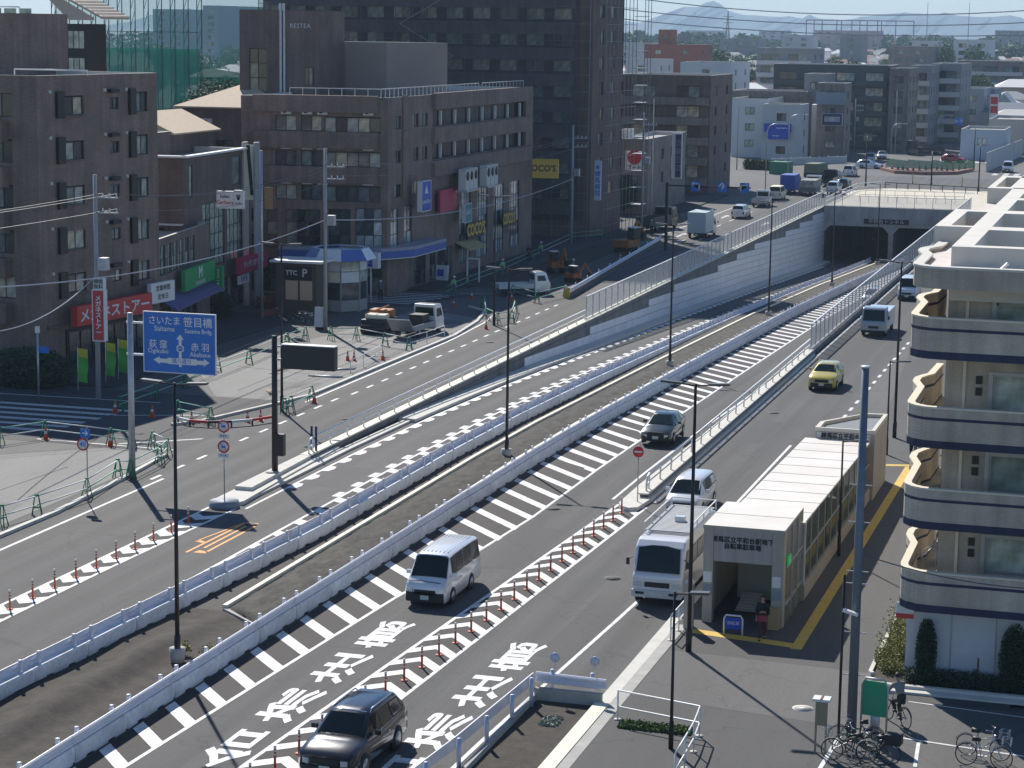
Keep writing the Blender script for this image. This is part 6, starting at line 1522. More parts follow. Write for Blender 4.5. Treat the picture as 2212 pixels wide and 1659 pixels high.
def round_sign(lab, bpx, items, m_pole=GALV, zb=0.0, hb=None):
    g = G(*bpx, zb); t = thing('traffic_sign', lab, 'road sign', (g.x, g.y, zb)); top = 0
    for kind, cx, cy, rr, txt in items:
        q = atY(cx, cy, g.y - .06); sc = (atY(cx + rr, cy, g.y).x - q.x); top = max(top, q.z + sc)
        if kind == 'o':
            b = MB(); b.tube([(q.x, q.y, q.z), (q.x, q.y - .012, q.z)], sc, 24); d_ = b.build('disc', RS, t)
            b = MB(); b.tube([(q.x, q.y - .0125, q.z), (q.x, q.y - .016, q.z)], sc * .76, 24); b.build('face', WHITES, d_)
            if txt == '/': b = MB(); b.bar((q.x - sc * .55, q.y - .022, q.z + sc * .55), (q.x + sc * .55, q.y - .022, q.z - sc * .55), sc * .16, .008); b.build('slash', RS, d_); b = MB(); b.cbox((q.x, q.y - .018, q.z), (sc * .7, .004, sc * .35)); b.build('pictogram', SB, d_)
            else: text_mesh('lettering', txt, sc * 1.05, SB, d_, Matrix.Translation((q.x - g.x, q.y - g.y - .02, q.z - zb)) @ Matrix.Rotation(R(90), 4, 'X'), bold=.03 * sc)
        if kind == 'x':
            b = MB(); b.tube([(q.x, q.y, q.z), (q.x, q.y - .012, q.z)], sc, 24); d_ = b.build('disc', RS, t); b = MB(); b.box(q.x - sc * .72, q.y - .018, q.z - sc * .14, q.x + sc * .72, q.y - .0125, q.z + sc * .14); b.build('bar', WHITES, d_)
        if kind == 'p':
            b = MB(); b.box(q.x - sc, q.y - .012, q.z - sc * .36, q.x + sc, q.y, q.z + sc * .36); d_ = b.build('plate', WHITES, t); text_mesh('lettering', txt, sc * .42, BLACKT, d_, Matrix.Translation((q.x - g.x, q.y - g.y - .016, q.z - zb)) @ Matrix.Rotation(R(90), 4, 'X'))
        if kind == 'b':
            b = MB(); b.box(q.x - sc, q.y - .012, q.z - sc * .8, q.x + sc, q.y, q.z + sc * .8); d_ = b.build('plate', SB, t); text_mesh('lettering', txt, sc * 1.5, WHITES, d_, Matrix.Translation((q.x - g.x, q.y - g.y - .016, q.z - zb)) @ Matrix.Rotation(R(90), 4, 'X'), bold=.05 * sc)
    b = MB(); b.tube([(g.x, g.y, zb), (g.x, g.y, top)], .03, 8); b.build('pole', m_pole, t)
    return t
round_sign('round 40 speed limit sign with a small blue arrow plate above it', (190, 1085), [('o', 179, 960, 14, '40'), ('b', 184, 936, 12, '→')])
round_sign('two round red-ringed prohibition signs on one slim pole at the left traffic island', (485, 1088), [('o', 483, 921, 14, '/'), ('p', 483, 942, 13, '軽車両'), ('o', 483, 965, 14, '/'), ('p', 483, 984, 13, '歩行者')], zb=.2)
round_sign('red no-entry sign at the nose of the right wall', (1377, 1083), [('x', 1379, 976, 12.5, '')], zb=.2)
b = MB(); g = G(485, 1095); b.tube([(g.x, g.y, 0), (g.x, g.y, .32)], .75, 20, r2=.68); o = b.build('drum_base', mat('rubber_grey', (.22, .25, .30), .6)); tag(o, 'low round grey crash drum at the tip of the left traffic island', 'crash cushion')
# striped blue marker at the parapet end
t = thing('marker_post', 'pair of dark blue striped marker posts at the near end of the left wall railing', 'marker', (-42.3, 105.6, .4))
for x in (0, .25): b = MB(); b.box(x, 0, 0, x + .12, .04, 1.3); b.build('board', NAVYP, t, local=True)
# lane gantry far left
Yg = 221.0; t = thing('lane_gantry', 'dark gantry with three blue lane arrow boards over the left road', 'road sign', (atY(1439, 500, Yg).x, Yg, 0)); q = t.location
za = atY(1439, 400, Yg).z; xe = atY(1622, 403, Yg).x; b = MB(); b.bar((q.x, Yg, 0), (q.x, Yg, za + .3), .3); b.build('pole', DARKM, t); b = MB(); b.bar((q.x, Yg, za), (xe, Yg, za), .14); b.build('beam', DARKM, t)
for px, ch in ((1503, '↰'), (1560, '↑'), (1609, '↱')):
    cx = atY(px, 405, Yg).x; b = MB(); b.box(cx - .48, Yg - .14, za - .5, cx + .48, Yg - .09, za + .5); d_ = b.build('board', SB, t)
    text_mesh('lettering', ch, 1.0, WHITES, d_, Matrix.Translation((cx - q.x, -.15, za)) @ Matrix.Rotation(R(90), 4, 'X'), bold=.03)
# vertical hospital sign, tall blue sign, red disc sign
proj_sign('tall white vertical clinic sign beside the scaffolded block', 1285, 347, 1300, 432, 214, mat('sign_pale_blue', (.45, .52, .66), .5), [('★\n練\n馬\n病\n院', 0, .5, .62, SB, 1, .02, 1.05)])
t = thing('sign_pole', 'white pole carrying the vertical clinic sign', 'pole', G(1274, 478)); b = MB(); b.bar((0, 0, 0), (0, 0, 11.6), .25); b.build('pole', WHITEM, t, local=True)
proj_sign('tall white-edged vertical sign in front of the brown five storey flats', 1451, 287, 1475, 385, 246, WHITES, [])
proj_sign('dark blue inner panel of the tall vertical sign with white characters', 1459, 290, 1473, 383, 245.5, NAVYP, [('▤\n▦\n▥\n▧', 0, .5, .9, BLUEG, 1, .0, 1.05)])
proj_sign('white sign with a red disc over the low shop', 1352, 327, 1392, 367, 244, WHITES, [('●', 0, .62, 2.1, RED, 1), ('アート', 0, .14, .6, BLACKT, .9)])
proj_sign('black lettered white vertical sign on the left flats corner pole', 0, 0, 1, 1, 300, WHITES, []) if False else None
# convenience store roadside sign box
t = thing('store_sign_box', 'blue and white store sign box on a slim white post in front of the canopy', 'sign', G(801, 655)); b = MB(); b.tube([(0, 0, 0), (0, 0, 2.9)], .07, 8); b.build('post', WHITEM, t, local=True)
b = MB(); b.box(-.75, -.3, 2.9, .75, .3, 4.2); bb = b.build('box', WHITES, t, local=True); b = MB(); b.box(-.6, -.32, 3.05, .25, -.302, 4.05); b.build('panel', BLUES, bb, local=True); text_mesh('lettering', '酒\nたばこ', .34, WHITES, bb, Matrix.Translation((-.18, -.33, 3.55)) @ Matrix.Rotation(R(90), 4, 'X'))
t = thing('sign_board', 'small white standing board with a blue panel outside the convenience store', 'sign', G(955, 608)); b = MB(); b.cbox((0, 0, .75), (1.1, .3, 1.4), rx=-.12); bb = b.build('board', WHITES, t, local=True); b = MB(); b.cbox((-.1, -.19, .8), (.6, .02, .6), rx=-.12); b.build('panel', BLUES, bb, local=True)
t = thing('door_frame', 'empty white door frame standing among the green rails by the corner building', 'gate', G(1022, 612)); b = MB(); b.bar((-.55, 0, 0), (-.55, 0, 2.2), .12); b.bar((.55, 0, 0), (.55, 0, 2.2), .12); b.bar((-.6, 0, 2.2), (.6, 0, 2.2), .12); b.build('frame', WHITEM, t, local=True)

# ---- glass kiosk at the corner
g = G(735, 668); k = thing('kiosk', 'octagonal glass kiosk with a blue and white faceted crown roof', 'kiosk', (g.x, g.y, 0))
n = 8; rr = 2.1; ring = lambda r, z: [(g.x + r * math.cos(R(22.5 + 45 * i)), g.y + r * math.sin(R(22.5 + 45 * i)), z) for i in range(n)]
for i in range(n):
    a, c = ring(rr, 0)[i], ring(rr, 0)[(i + 1) % n]
    b = MB(); b.bar(a, (a[0], a[1], 4.1), .12); b.build('post', GALV, k)
    for z0, z1, m_ in ((0.05, .95, STONE), (1.0, 2.3, PANED), (2.35, 3.2, (WHITES, PANEG, CREAM)[i % 3]), (3.25, 4.1, (PANEG, WHITES)[i % 2])):
        b = MB(); b.bar((a[0] * .97 + c[0] * .03, a[1] * .97 + c[1] * .03, (z0 + z1) / 2), (a[0] * .03 + c[0] * .97, a[1] * .03 + c[1] * .97, (z0 + z1) / 2), .06, z1 - z0); b.build('panel', m_, k)
A_, B_ = ring(2.9, 4.15), ring(2.3, 5.0)
for i in range(n):
    j = (i + 1) % n; b = MB(); b.add([A_[i], A_[j], B_[j], B_[i], (A_[i][0] * .99 + g.x * .01, A_[i][1] * .99 + g.y * .01, 4.1), (A_[j][0] * .99 + g.x * .01, A_[j][1] * .99 + g.y * .01, 4.1)], [(0, 1, 2, 3), (4, 5, 1, 0)]); b.build('roof_facet', (mat('facet_blue', (.10, .17, .48), .3), mat('facet_white', (.7, .74, .78), .3))[i % 2 if i != 5 else 1], k)
b = MB(); C_ = ring(1.9, 4.98); b.add(B_ + C_, [(i, (i + 1) % n, n + (i + 1) % n, n + i) for i in range(n)]); b.add(ring(2.25, 4.75), [list(range(n))]); b.build('crown', WHITES, k)
g2 = G(640, 683); k2 = thing('ticket_porch', 'dark brown porch with parking and poster panels left of the glass kiosk', 'kiosk', (g2.x, g2.y, 0))
b = MB(); b.box(-1.7, 0, 0, 1.7, 2.4, 4.2); b.build('wall', mat('porch_brown', (.10, .07, .055), .6), k2, local=True); b = MB(); b.box(-2.0, -.6, 4.22, 2.3, 2.6, 4.4); b.build('roof', WHITES, k2, local=True); b = MB(); b.box(-.95, -.1, 2.9, 1.3, -.01, 3.9); bb = b.build('sign_panel', BLACKT, k2, local=True)
text_mesh('lettering', '🅿', .1, WHITES, bb, Matrix.Translation((0, -.12, 3)) @ Matrix.Rotation(R(90), 4, 'X')) if False else None
text_mesh('lettering', 'P', .9, WHITES, bb, Matrix.Translation((.75, -.12, 3.4)) @ Matrix.Rotation(R(90), 4, 'X'), bold=.02); text_mesh('lettering', 'TTC', .5, WHITES, bb, Matrix.Translation((-.35, -.12, 3.4)) @ Matrix.Rotation(R(90), 4, 'X'), bold=.02)
for x in (-.85, .35): b = MB(); b.box(x, -.1, 1.3, x + 1.0, -.01, 2.8); b.build('poster', mat('poster_tan', (.62, .45, .30), .6), k2, local=True)
bush('rust red flowering shrubs in front of the kitchen sign', ell(G(608, 665) + Vector((0, 0, .4)), (2.6, 1.0, .8)), 2600, .10, mat('flower_red', (.30, .10, .06), .8, var=.5, scale=2), 11, G(608, 665))
b = MB(); q0, q1 = G(560, 690), G(625, 676); b.bar((q0.x, q0.y, .3), (q1.x, q1.y, .3), .25, .6); o = b.build('low_wall', mat('wall_redbrown', (.20, .07, .05), .7), None); tag(o, 'low red-brown wall below the rust red shrubs', 'wall')

# ---- flags, bushes, small street things on the left
for i, (tx, bx2, lab) in enumerate((((180, 772), (163, 833), 'yellow and green shop flag nearest the hedge'), ((237, 753), (223, 819), 'yellow and green shop flag beside the utility pole foot'), ((266, 745), (250, 811), 'yellow and green shop flag nearest the thick sign pole'))):
    g = G(bx2[0] + 6, bx2[1] + 12); t = thing('shop_flag', lab, 'flag', (g.x, g.y, 0)); b = MB(); b.tube([(0, 0, 0), (.0, 0, 2.75)], .02, 6); b.build('pole', WHITEM, t, local=True)
    b = MB(); pts = [(.03 + .1 * math.sin(z * 2), .06 * math.sin(z * 5), z) for z in (2.7, 2.1)]; 
    vs = []
    for z in (2.7, 2.4, 2.15): vs += [(.03, .05 * math.sin(z * 4), z), (.72, .08 * math.sin(z * 4 + 1), z - .06)]
    b.add(vs, [(0, 2, 3, 1), (2, 4, 5, 3)]); b.build('flag_top', mat('flag_yellow', (.60, .52, .05), .8), t, local=True); b = MB(); vs = []
    for z in (2.15, 1.6, 1.1, .6): vs += [(.03 - .02, .05 * math.sin(z * 4), z), (.70 - .03 * (2 - z), .08 * math.sin(z * 4 + 1), z - .06)]
    b.add(vs, [(0, 2, 3, 1), (2, 4, 5, 3), (4, 6, 7, 5)]); b.build('flag_cloth', mat('flag_green', (.10, .42, .07), .8), t, local=True)
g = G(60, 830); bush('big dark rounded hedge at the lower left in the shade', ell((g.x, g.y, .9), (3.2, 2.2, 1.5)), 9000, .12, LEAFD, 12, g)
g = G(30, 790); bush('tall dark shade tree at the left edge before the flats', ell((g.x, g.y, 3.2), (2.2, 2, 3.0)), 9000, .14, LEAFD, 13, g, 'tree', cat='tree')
g = G(482, 690); bush('round dark shrub before the kitchen shop', ell((g.x, g.y, .9), (.8, .8, 1.3)), 2500, .09, LEAFD, 14, g)
t = thing('sign_post', 'slim pale post with a small blue plate in front of the dark hedge', 'sign', G(84, 865)); b = MB(); b.tube([(0, 0, 0), (0, 0, 4.3)], .06, 8); b.build('post', GALV, t, local=True); b = MB(); b.box(.1, -.03, 2.9, .75, .0, 3.3); b.build('plate', SB, t, local=True); b = MB(); b.box(-.12, -.08, 4.1, .12, .08, 4.5); b.build('cap', WHITEM, t, local=True)
for i, (px, py, sc_) in enumerate(((1275, 470, 1.6), (1420, 440, 1.5), (1395, 425, 1.2), (1365, 455, 1.4), (1340, 465, 1.3))):
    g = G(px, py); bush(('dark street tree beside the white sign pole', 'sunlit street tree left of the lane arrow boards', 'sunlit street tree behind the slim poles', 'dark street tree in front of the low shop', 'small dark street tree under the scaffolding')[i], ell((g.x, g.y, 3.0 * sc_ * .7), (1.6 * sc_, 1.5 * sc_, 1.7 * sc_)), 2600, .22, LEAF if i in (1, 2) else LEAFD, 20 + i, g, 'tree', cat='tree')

# ---- cones, green frames, pipe rails round the works
cs = thing('traffic_cone', '', 'traffic cone'); CO = mat('cone_orange', (.62, .10, .03), .5)
b = MB(); b.tube([(0, 0, .03), (0, 0, .70)], .14, 12, r2=.025); b.build('cone', CO, cs, local=True); b = MB(); b.box(-.19, -.19, 0, .19, .19, .035); b.build('base', CO, cs, local=True); b = MB(); b.tube([(0, 0, .32), (0, 0, .46)], .092, 12, r2=.068); b.build('band', WHITES, cs, local=True)
CN = [((249, 891), 'beside the zebra crossing, left of the two'), ((329, 901), 'standing alone on the dark side street'), ((414, 914), 'at the start of the low striped rail'), ((535, 911), 'left of a pair behind the striped rail'), ((563, 909), 'right of a pair behind the striped rail'), ((679, 870), 'under the green frame at the yard tip'), ((99, 949), 'by the zebra crossing near the left edge'), ((238, 964), 'right beside the thick sign pole'),
      ((751, 779), 'left of three at the yard fence'), ((765, 779), 'middle of three at the yard fence'), ((827, 778), 'right of three at the yard fence'), ((980, 663), 'on a red stand in the yard middle'), ((1050, 711), 'at the yard kerb by the dark lamp'), ((1105, 649), 'at the rear of the small flatbed'), ((1019, 646), 'in the shade by the second zebra crossing'),
      ((1228, 641), 'at the start of the striped road barrier'), ((1340, 560), 'by the excavated strip'), ((1620, 470), 'by the white wagon'), ((740, 660), 'near the kiosk foot')]
for (px, py), lab in CN: g = G(px, py); place(cs, (g.x, g.y, 0), rnd.random(), 'orange traffic cone ' + lab, 'orange traffic cones around the road works')
GR = mat('frame_green', (.03, .25, .12), .5); fs_ = thing('barricade_stand', '', 'barricade stand')
b = MB()
for x in (-.22, .22): b.tube([(x, -.16, 0), (x * .35, 0, .95), (x, .16, 0)], .03, 6)
b.tube([(-.16, -.1, .35), (.16, -.1, .35)], .025, 6); b.tube([(-.16, .1, .35), (.16, .1, .35)], .025, 6); b.build('frame', GR, fs_, local=True)
b = MB(); b.tube([(-.08, 0, .93), (.08, 0, .93)], .05, 8); b.build('head', GR, fs_, local=True)
PW = mat('pipe_white', (.60, .64, .62), .5); PG = mat('pipe_green', (.20, .48, .36), .5)
lines = [([(5, 1135), (80, 1112), (188, 1075), (255, 1032), (283, 1034)], 'along the left kerb up to the thick sign pole'), ([(283, 1034), (345, 1002), (362, 985), (330, 970)], 'round the kerb tip behind the sign pole'), ([(0, 960), (98, 945), (240, 962), (285, 968)], 'across the side street by the zebra crossing'),
         ([(258, 890), (335, 862), (400, 838), (470, 800)], 'along the shaded pavement edge'), ([(400, 838), (538, 785), (620, 748), (660, 735)], 'behind the blue direction sign into the yard'), ([(385, 900), (455, 915)], 'across the mouth of the shaded street'),
         ([(615, 895), (628, 890), (673, 868)], 'at the left tip of the yard'), ([(715, 735), (770, 735), (832, 747), (884, 757)], 'in front of the two work vehicles'), ([(1045, 665), (1050, 690), (1075, 702), (1105, 697), (1112, 675)], 'at the far tip of the yard'),
         ([(965, 640), (1010, 620), (1075, 596), (1150, 562)], 'along the pavement by the corner building'), ([(1150, 562), (1240, 520), (1300, 515)], 'beside the small excavators'), ([(1108, 640), (1160, 655), (1222, 640)], 'round the small flatbed truck')]
for pts, lab in lines:
    prev = None
    gp = [G(*p) for p in pts]
    t = thing('pipe_rail', 'two-bar pale green pipe rail ' + lab, 'railing', gp[0])
    for q0, q1 in zip(gp, gp[1:]):
        for z in (.45, .88): b = MB(); b.tube([q0 + Vector((0, 0, z)), q1 + Vector((0, 0, z))], .032, 6); b.build('pipe', PW if rnd.random() < .5 else PG, t)
    for qi, q in enumerate(gp): place(fs_, (q.x, q.y, 0), rnd.uniform(-.6, .6), ORD[qi] + ' green barricade stand ' + lab, 'green barricade stands around the road works')
# low bent guard rail with red and black stripes
t = thing('striped_rail', 'low curved rail with white, red and black lengths at the mouth of the shaded street', 'barrier', G(385, 916)); cur = [(385, 914), (410, 920), (450, 923), (500, 922), (545, 918), (590, 911)]
for i, (p, q) in enumerate(zip(cur, cur[1:])): b = MB(); a_, c_ = G(*p), G(*q); b.bar(a_ + Vector((0, 0, .3)), c_ + Vector((0, 0, .3)), .1, .14); b.build('rail_length', (WHITES, RS, DARKM, WHITES, RS)[i], t)
for p in cur: a_ = G(*p); b = MB(); b.bar(a_, a_ + Vector((0, 0, .35)), .08); b.build('post', DARKM, t)
# white tube fences in the yard
tube_fence('white tube fence along the yard kerb before the orange machine', [tuple(G(*p)[:2]) for p in ((757, 806), (785, 793), (826, 770))], .85, 0, feet=False)
tube_fence('white tube fence at the yard kerb behind the grey ramp truck', [tuple(G(*p)[:2]) for p in ((887, 752), (922, 742), (960, 728))], .85, 0, feet=False)
# roadside temporary guard rail along the dug strip
a_, c_ = G(1232, 643), G(1427, 527)
t = thing('road_barrier', 'long steel road barrier beside the dug-up strip with a red and white end marker', 'barrier', a_); b = MB(); wbeam(b, [a_, a_.lerp(c_, .5), c_], .45, 1); b.build('rail', RAILM, t); b = MB(); b.extrude([(-.2, 0), (-.2, .42), (.0, .42), (.06, 0)], [a_, c_]); b.build('base', mat('barrier_base', (.12, .10, .10), .8), t)
for i in range(9): q = a_.lerp(c_, (i + .5) / 9); b = MB(); b.tube([q + Vector((-.1, 0, .42)), q + Vector((-.1, 0, 1.0))], .06, 8); b.build('post', WHITEM, t)
b = MB(); b.box(a_.x - .5, a_.y - .4, 0, a_.x - .0, a_.y - .1, .9); b.build('end_marker', mat('marker_yellow', (.6, .42, .05), .5), t); b = MB(); b.tube([(a_.x - .3, a_.y - .45, .9), (a_.x - .3, a_.y - .42, .9)], .2, 12); b.build('reflector', WHITES, t)
# deck and junction railings
def post_fence(lab, pts, n, h, m, z=.42, bars=(1.0,), w=.06):
    P = [Vector((x, y, z)) for x, y in pts]; t = thing('railing', lab, 'railing', P[0])
    for a, c in zip(P, P[1:]):
        for k_ in bars: b = MB(); b.bar(a + Vector((0, 0, h * k_)), c + Vector((0, 0, h * k_)), w); b.build('rail', m, t)
        for i in range(n): q = a.lerp(c, i / n); b = MB(); b.bar(q, q + Vector((0, 0, h)), w); b.build('post', m, t)
    return t
post_fence('thin pale railing in the middle of the pale deck', [(-38.5, 290), (-25, 292)], 11, 1.0, GALV); post_fence('second thin pale railing across the pale deck', [(-39, 300), (-24.5, 301)], 11, .9, GALV)
post_fence('dark low railing at the far edge of the pale deck', [(-38.5, 317.6), (-23.4, 312)], 9, .9, DARKM, bars=(.95,), w=.1); post_fence('white railing along the left side of the deck by the waiting cars', [(-41.9, 283), (-41.7, 311), (-38.6, 317.6)], 8, 1.0, WHITEM, bars=(1.0, .5), w=.07)
for i, p in enumerate((T3_(1490, 1190), T3_(1810, 1210))): g = G(*p); t = thing('yellow_bollard', ('left', 'right')[i] + ' one of the two yellow marker boards in the far junction', 'bollard', g); b = MB(); b.bar((0, 0, .35), (0, 0, 1.5), .32, .1); b.build('board', YEL, t, local=True); b = MB(); b.bar((0, 0, 0), (0, 0, .35), .12); b.build('foot', DARKM, t, local=True)
# ================================================================ VEHICLES
def paint(name, c, rough=.28, metal=.15): return mat(name, c, rough, metal, coat=.8)
TYRE = mat('tyre', (.02, .02, .02), .8); RIM = mat('rim', (.40, .41, .43), .35, .8); CGL = mat('car_glass', (.012, .020, .022), .12, spec=.35); LGT = mat('headlight', (.62, .64, .66), .12, .2, coat=1); TLM = mat('tail_light', (.35, .02, .02), .25); BLKP = mat('black_plastic', (.02, .02, .022), .55); PLATE = mat('number_plate', (.62, .64, .58), .5); CHR = mat('chrome', (.6, .6, .62), .15, .9)
WHC = {}
def wheel(t, x, y, r, w=.2):
    key = (r, w)
    if key not in WHC:
        b = MB(); b.tube([(-w / 2, 0, 0), (w / 2, 0, 0)], r, 20); tm = b.build('tyre', TYRE, None)
        b = MB(); b.tube([(-w / 2 - .012, 0, 0), (w / 2 + .012, 0, 0)], r * .62, 14); rm = b.build('rim', RIM, None)
        WHC[key] = (tm.data, rm.data); bpy.data.objects.remove(tm); bpy.data.objects.remove(rm)
    o = bpy.data.objects.new('wheel', WHC[key][0]); col.objects.link(o); setpar(o, t); o.location = (x, y, r)
    q = bpy.data.objects.new('rim', WHC[key][1]); col.objects.link(q); setpar(q, o); return o
def car(name, label, cat, loc, rz, body, st, W, wheels, r=.31, glass=None, roofc=None, lights=True, rails=False, bumper=None, group=None):
    """st: stations front to rear (y, z_sill, z_belt, z_top, top half width, cabin 0/1); front faces -y"""
    t = thing(name, label, cat, loc, rz, group); hw = W / 2; n = len(st)
    b = MB(); b.smooth = True; vs = []
    for i, (y, zs, zb, ztp, tw, cab, *fw) in enumerate(st):
        k = fw[0] if fw else 1.0; h = hw * k
        side = [(h * .93, zs), (h * .995, zs + .14), (h, (zs + zb) / 2), (h * .97, zb), (tw + (.0 if cab else .02), ztp - (.09 if cab else .04)), (tw * .86, ztp - .015), (tw * .4, ztp)]
        vs += [(-x, y, z) for x, z in side] + [(x, y, z) for x, z in side[::-1]]
    m_ = 14; fs = []
    for i in range(n - 1):
        for j in range(m_ - 1): a = i * m_ + j; fs.append((a, a + 1, a + 1 + m_, a + m_))
        fs.append((i * m_ + m_ - 1, i * m_, (i + 1) * m_, (i + 1) * m_ + m_ - 1))
    fs.append(list(range(m_))[::-1]); fs.append([(n - 1) * m_ + j for j in range(m_)])
    b.add(vs, fs)
    bo = b.build('body', body, t, local=True)
    es = bo.modifiers.new('edge', 'EDGE_SPLIT'); es.split_angle = R(38)
    V = [Vector(v) for v in vs]
    def P(i, j): return V[i * m_ + j]
    def glz(nm, c4, out, m=CGL, inset=.07):
        cen = sum(c4, Vector()) / len(c4); q = [p + (cen - p) * inset + Vector(out) for p in c4]; g_ = MB(); g_.add(q, [list(range(len(q)))]); return g_.build(nm, m, t, local=True)
    cabs = [i for i in range(n) if st[i][5]]
    for i in range(n - 1):
        a, c = st[i], st[i + 1]
        if a[5] and c[5] and (c[0] - a[0]) > .3:
            for s, (j0, j1) in ((-1, (3, 4)), (1, (10, 9))): glz('side_window', [P(i, j0), P(i + 1, j0), P(i + 1, j1), P(i, j1)], (s * .012, 0, .0), inset=.075)
    f = cabs[0]
    def strip(nm, i0, i1, j0, j1, la, lb, sh, out, m=CGL):
        g_ = MB(); vs_ = []
        for j in range(j0, j1 + 1):
            p0_, p1_ = P(i0, j), P(i1, j)
            for k_ in (la, lb): q = p0_.lerp(p1_, k_); vs_.append(Vector((q.x * sh, q.y, q.z)) + Vector(out))
        n_ = j1 - j0
        g_.add(vs_, [(2 * q, 2 * q + 2, 2 * q + 3, 2 * q + 1) for q in range(n_)]); return g_.build(nm, m, t, local=True)
    if f > 0: strip('windshield', f - 1, f, 4, 9, .06, .95, .95, (0, -.012, .014))
    l = cabs[-1]
    if l < n - 1: strip('rear_window', l, l + 1, 4, 9, .08, .80, .93, (0, .012, .012))
    if roofc: strip('roof_panel', cabs[0], cabs[-1], 5, 8, .03, .97, .97, (0, 0, .02), roofc)
    y0 = st[0][0]; zs, zb = st[0][1], st[0][2]; hf = hw * (st[0][6] if len(st[0]) > 6 else 1)
    b = MB(); b.box(-hf * .55, y0 - .03, zs + .28, hf * .55, y0 + .02, zs + .46); b.build('grille', BLKP, t, local=True)
    b = MB(); b.box(-hf * .92, y0 - .05, zs - .02, hf * .92, y0 + .05, zs + .22); b.build('bumper', bumper or BLKP, t, local=True)
    b = MB(); b.box(-.17, y0 - .07, zs + .08, .17, y0 - .052, zs + .25); b.build('number_plate', PLATE, t, local=True)
    ye = st[-1][0]
    b = MB(); b.box(-.17, ye + .01, zs + .35, .17, ye + .03, zs + .52); b.build('number_plate', PLATE, t, local=True)
    for s in (-1, 1):
        b = MB(); b.cbox((s * hf * .78, y0 + .03, zb - .10), (hf * .34, .12, .17), rz=s * .35); b.build('headlight', LGT, t, local=True)
        b = MB(); b.box(s * hw * .72, ye - .02, zb - .15, s * hw * .93, ye + .025, zb + .15); b.build('tail_light', TLM, t, local=True)
        f_ = cabs[0]; ym = st[f_][0] - .15; b = MB(); b.cbox((s * (hw + .10), ym, st[f_][2] + .1), (.2, .1, .15)); b.build('mirror', body, t, local=True)
        if rails: b = MB(); ya, yb = st[cabs[0]][0] + .2, st[cabs[-1]][0] - .1; x = s * st[cabs[0]][4] * .93; b.tube([(x, ya, st[cabs[0]][3] - .05), (x, ya + .2, st[cabs[0]][3] + .05), (x, yb - .2, st[cabs[0]][3] + .05), (x, yb, st[cabs[0]][3] - .07)], .022, 6); b.build('roof_rail', CHR, t, local=True)
    for y in wheels:
        for s in (-1, 1):
            b = MB(); b.tube([(s * (hw - .05), y, r), (s * (hw + .004), y, r)], r * 1.16, 18); b.build('wheel_arch', BLKP, t, local=True)
            wheel(t, s * (hw - .085), y, r)
    for s in (-1, 1):
        for y in (st[cabs[0]][0] + .95, ): b = MB(); b.box(s * hw - .004, y, st[2][2] - .16, s * hw + .014, y + .16, st[2][2] - .12); b.build('door_handle', CHR, t, local=True)
    return t
# station tables
def ST_hatch(L=4.3, H=1.47): return [(0, .28, .62, .68, .62, 0, .86), (.12, .20, .70, .76, .70, 0, .96), (.75, .19, .82, .90, .76, 0), (1.05, .19, .88, .98, .78, 0), (1.95, .19, .92, H - .04, .58, 1), (2.35, .19, .93, H, .60, 1), (3.1, .19, .95, H - .02, .60, 1), (L - .55, .2, .98, H - .10, .57, 1), (L - .15, .22, 1.0, 1.04, .68, 0, .97), (L, .3, .85, .9, .62, 0, .9)]
def ST_suv(L=4.7, H=1.68, W=1.9): return [(0, .32, .78, .86, W * .38, 0, .86), (.15, .24, .90, .98, W * .42, 0, .97), (.9, .24, 1.0, 1.06, W * .43, 0), (1.25, .24, 1.04, 1.12, W * .43, 0), (1.9, .24, 1.08, H - .05, W * .35, 1), (2.4, .24, 1.10, H, W * .365, 1), (3.3, .24, 1.12, H, W * .365, 1), (L - .42, .25, 1.14, H - .07, W * .34, 1), (L - .08, .28, 1.12, 1.18, W * .42, 0, .97), (L, .36, .95, 1.0, W * .38, 0, .9)]
def ST_van(L=4.7, H=1.98, W=1.69): return [(0, .26, .80, .86, W * .42, 0, .93), (.10, .22, .92, .99, W * .45, 0, .99), (.42, .2, 1.02, 1.10, W * .455, 0), (1.0, .2, 1.10, H - .06, W * .41, 1), (1.5, .2, 1.12, H, W * .42, 1), (2.5, .2, 1.12, H + .01, W * .42, 1), (3.6, .2, 1.12, H, W * .42, 1), (L - .12, .22, 1.12, H - .05, W * .41, 1), (L, .26, 1.0, 1.1, W * .44, 0, .98)]
def ST_wag(L=4.3, H=1.65, W=1.7): return [(0, .26, .72, .80, W * .40, 0, .88), (.12, .2, .82, .9, W * .43, 0, .97), (.65, .2, .93, 1.0, W * .44, 0), (1.45, .2, .98, H - .05, W * .37, 1), (1.9, .2, 1.0, H, W * .38, 1), (2.9, .2, 1.02, H, W * .38, 1), (L - .3, .22, 1.02, H - .07, W * .36, 1), (L, .28, .98, 1.08, W * .42, 0, .95)]
WHT = paint('paint_white', (.74, .75, .77)); BLK = paint('paint_black', (.012, .013, .018), .2, .3); YLW = paint('paint_yellow', (.62, .50, .10)); SIL = paint('paint_silver', (.42, .45, .48), .3, .5); DKB = paint('paint_dark_green_grey', (.035, .045, .045), .22, .4); BLU = paint('paint_blue', (.02, .07, .30)); 
def pos(px, py): g = G(px, py); return g
v = car('delivery_van', 'white panel van with a ribbed roof and black front bumper driving towards the camera', 'van', (-26.85, 79.0, 0), R(0), WHT, ST_van(), 1.69, (.95, 3.35), .32)
for i in range(7): b = MB(); b.box(-.5 + i * .167 - .012, 1.3, 1.96, -.5 + i * .167 + .012, 4.3, 1.985); b.build('roof_rib', WHT, v, local=True)
b = MB(); b.box(-.78, -.03, .26, .78, .02, .62); b.build('bumper_face', BLKP, v, local=True)
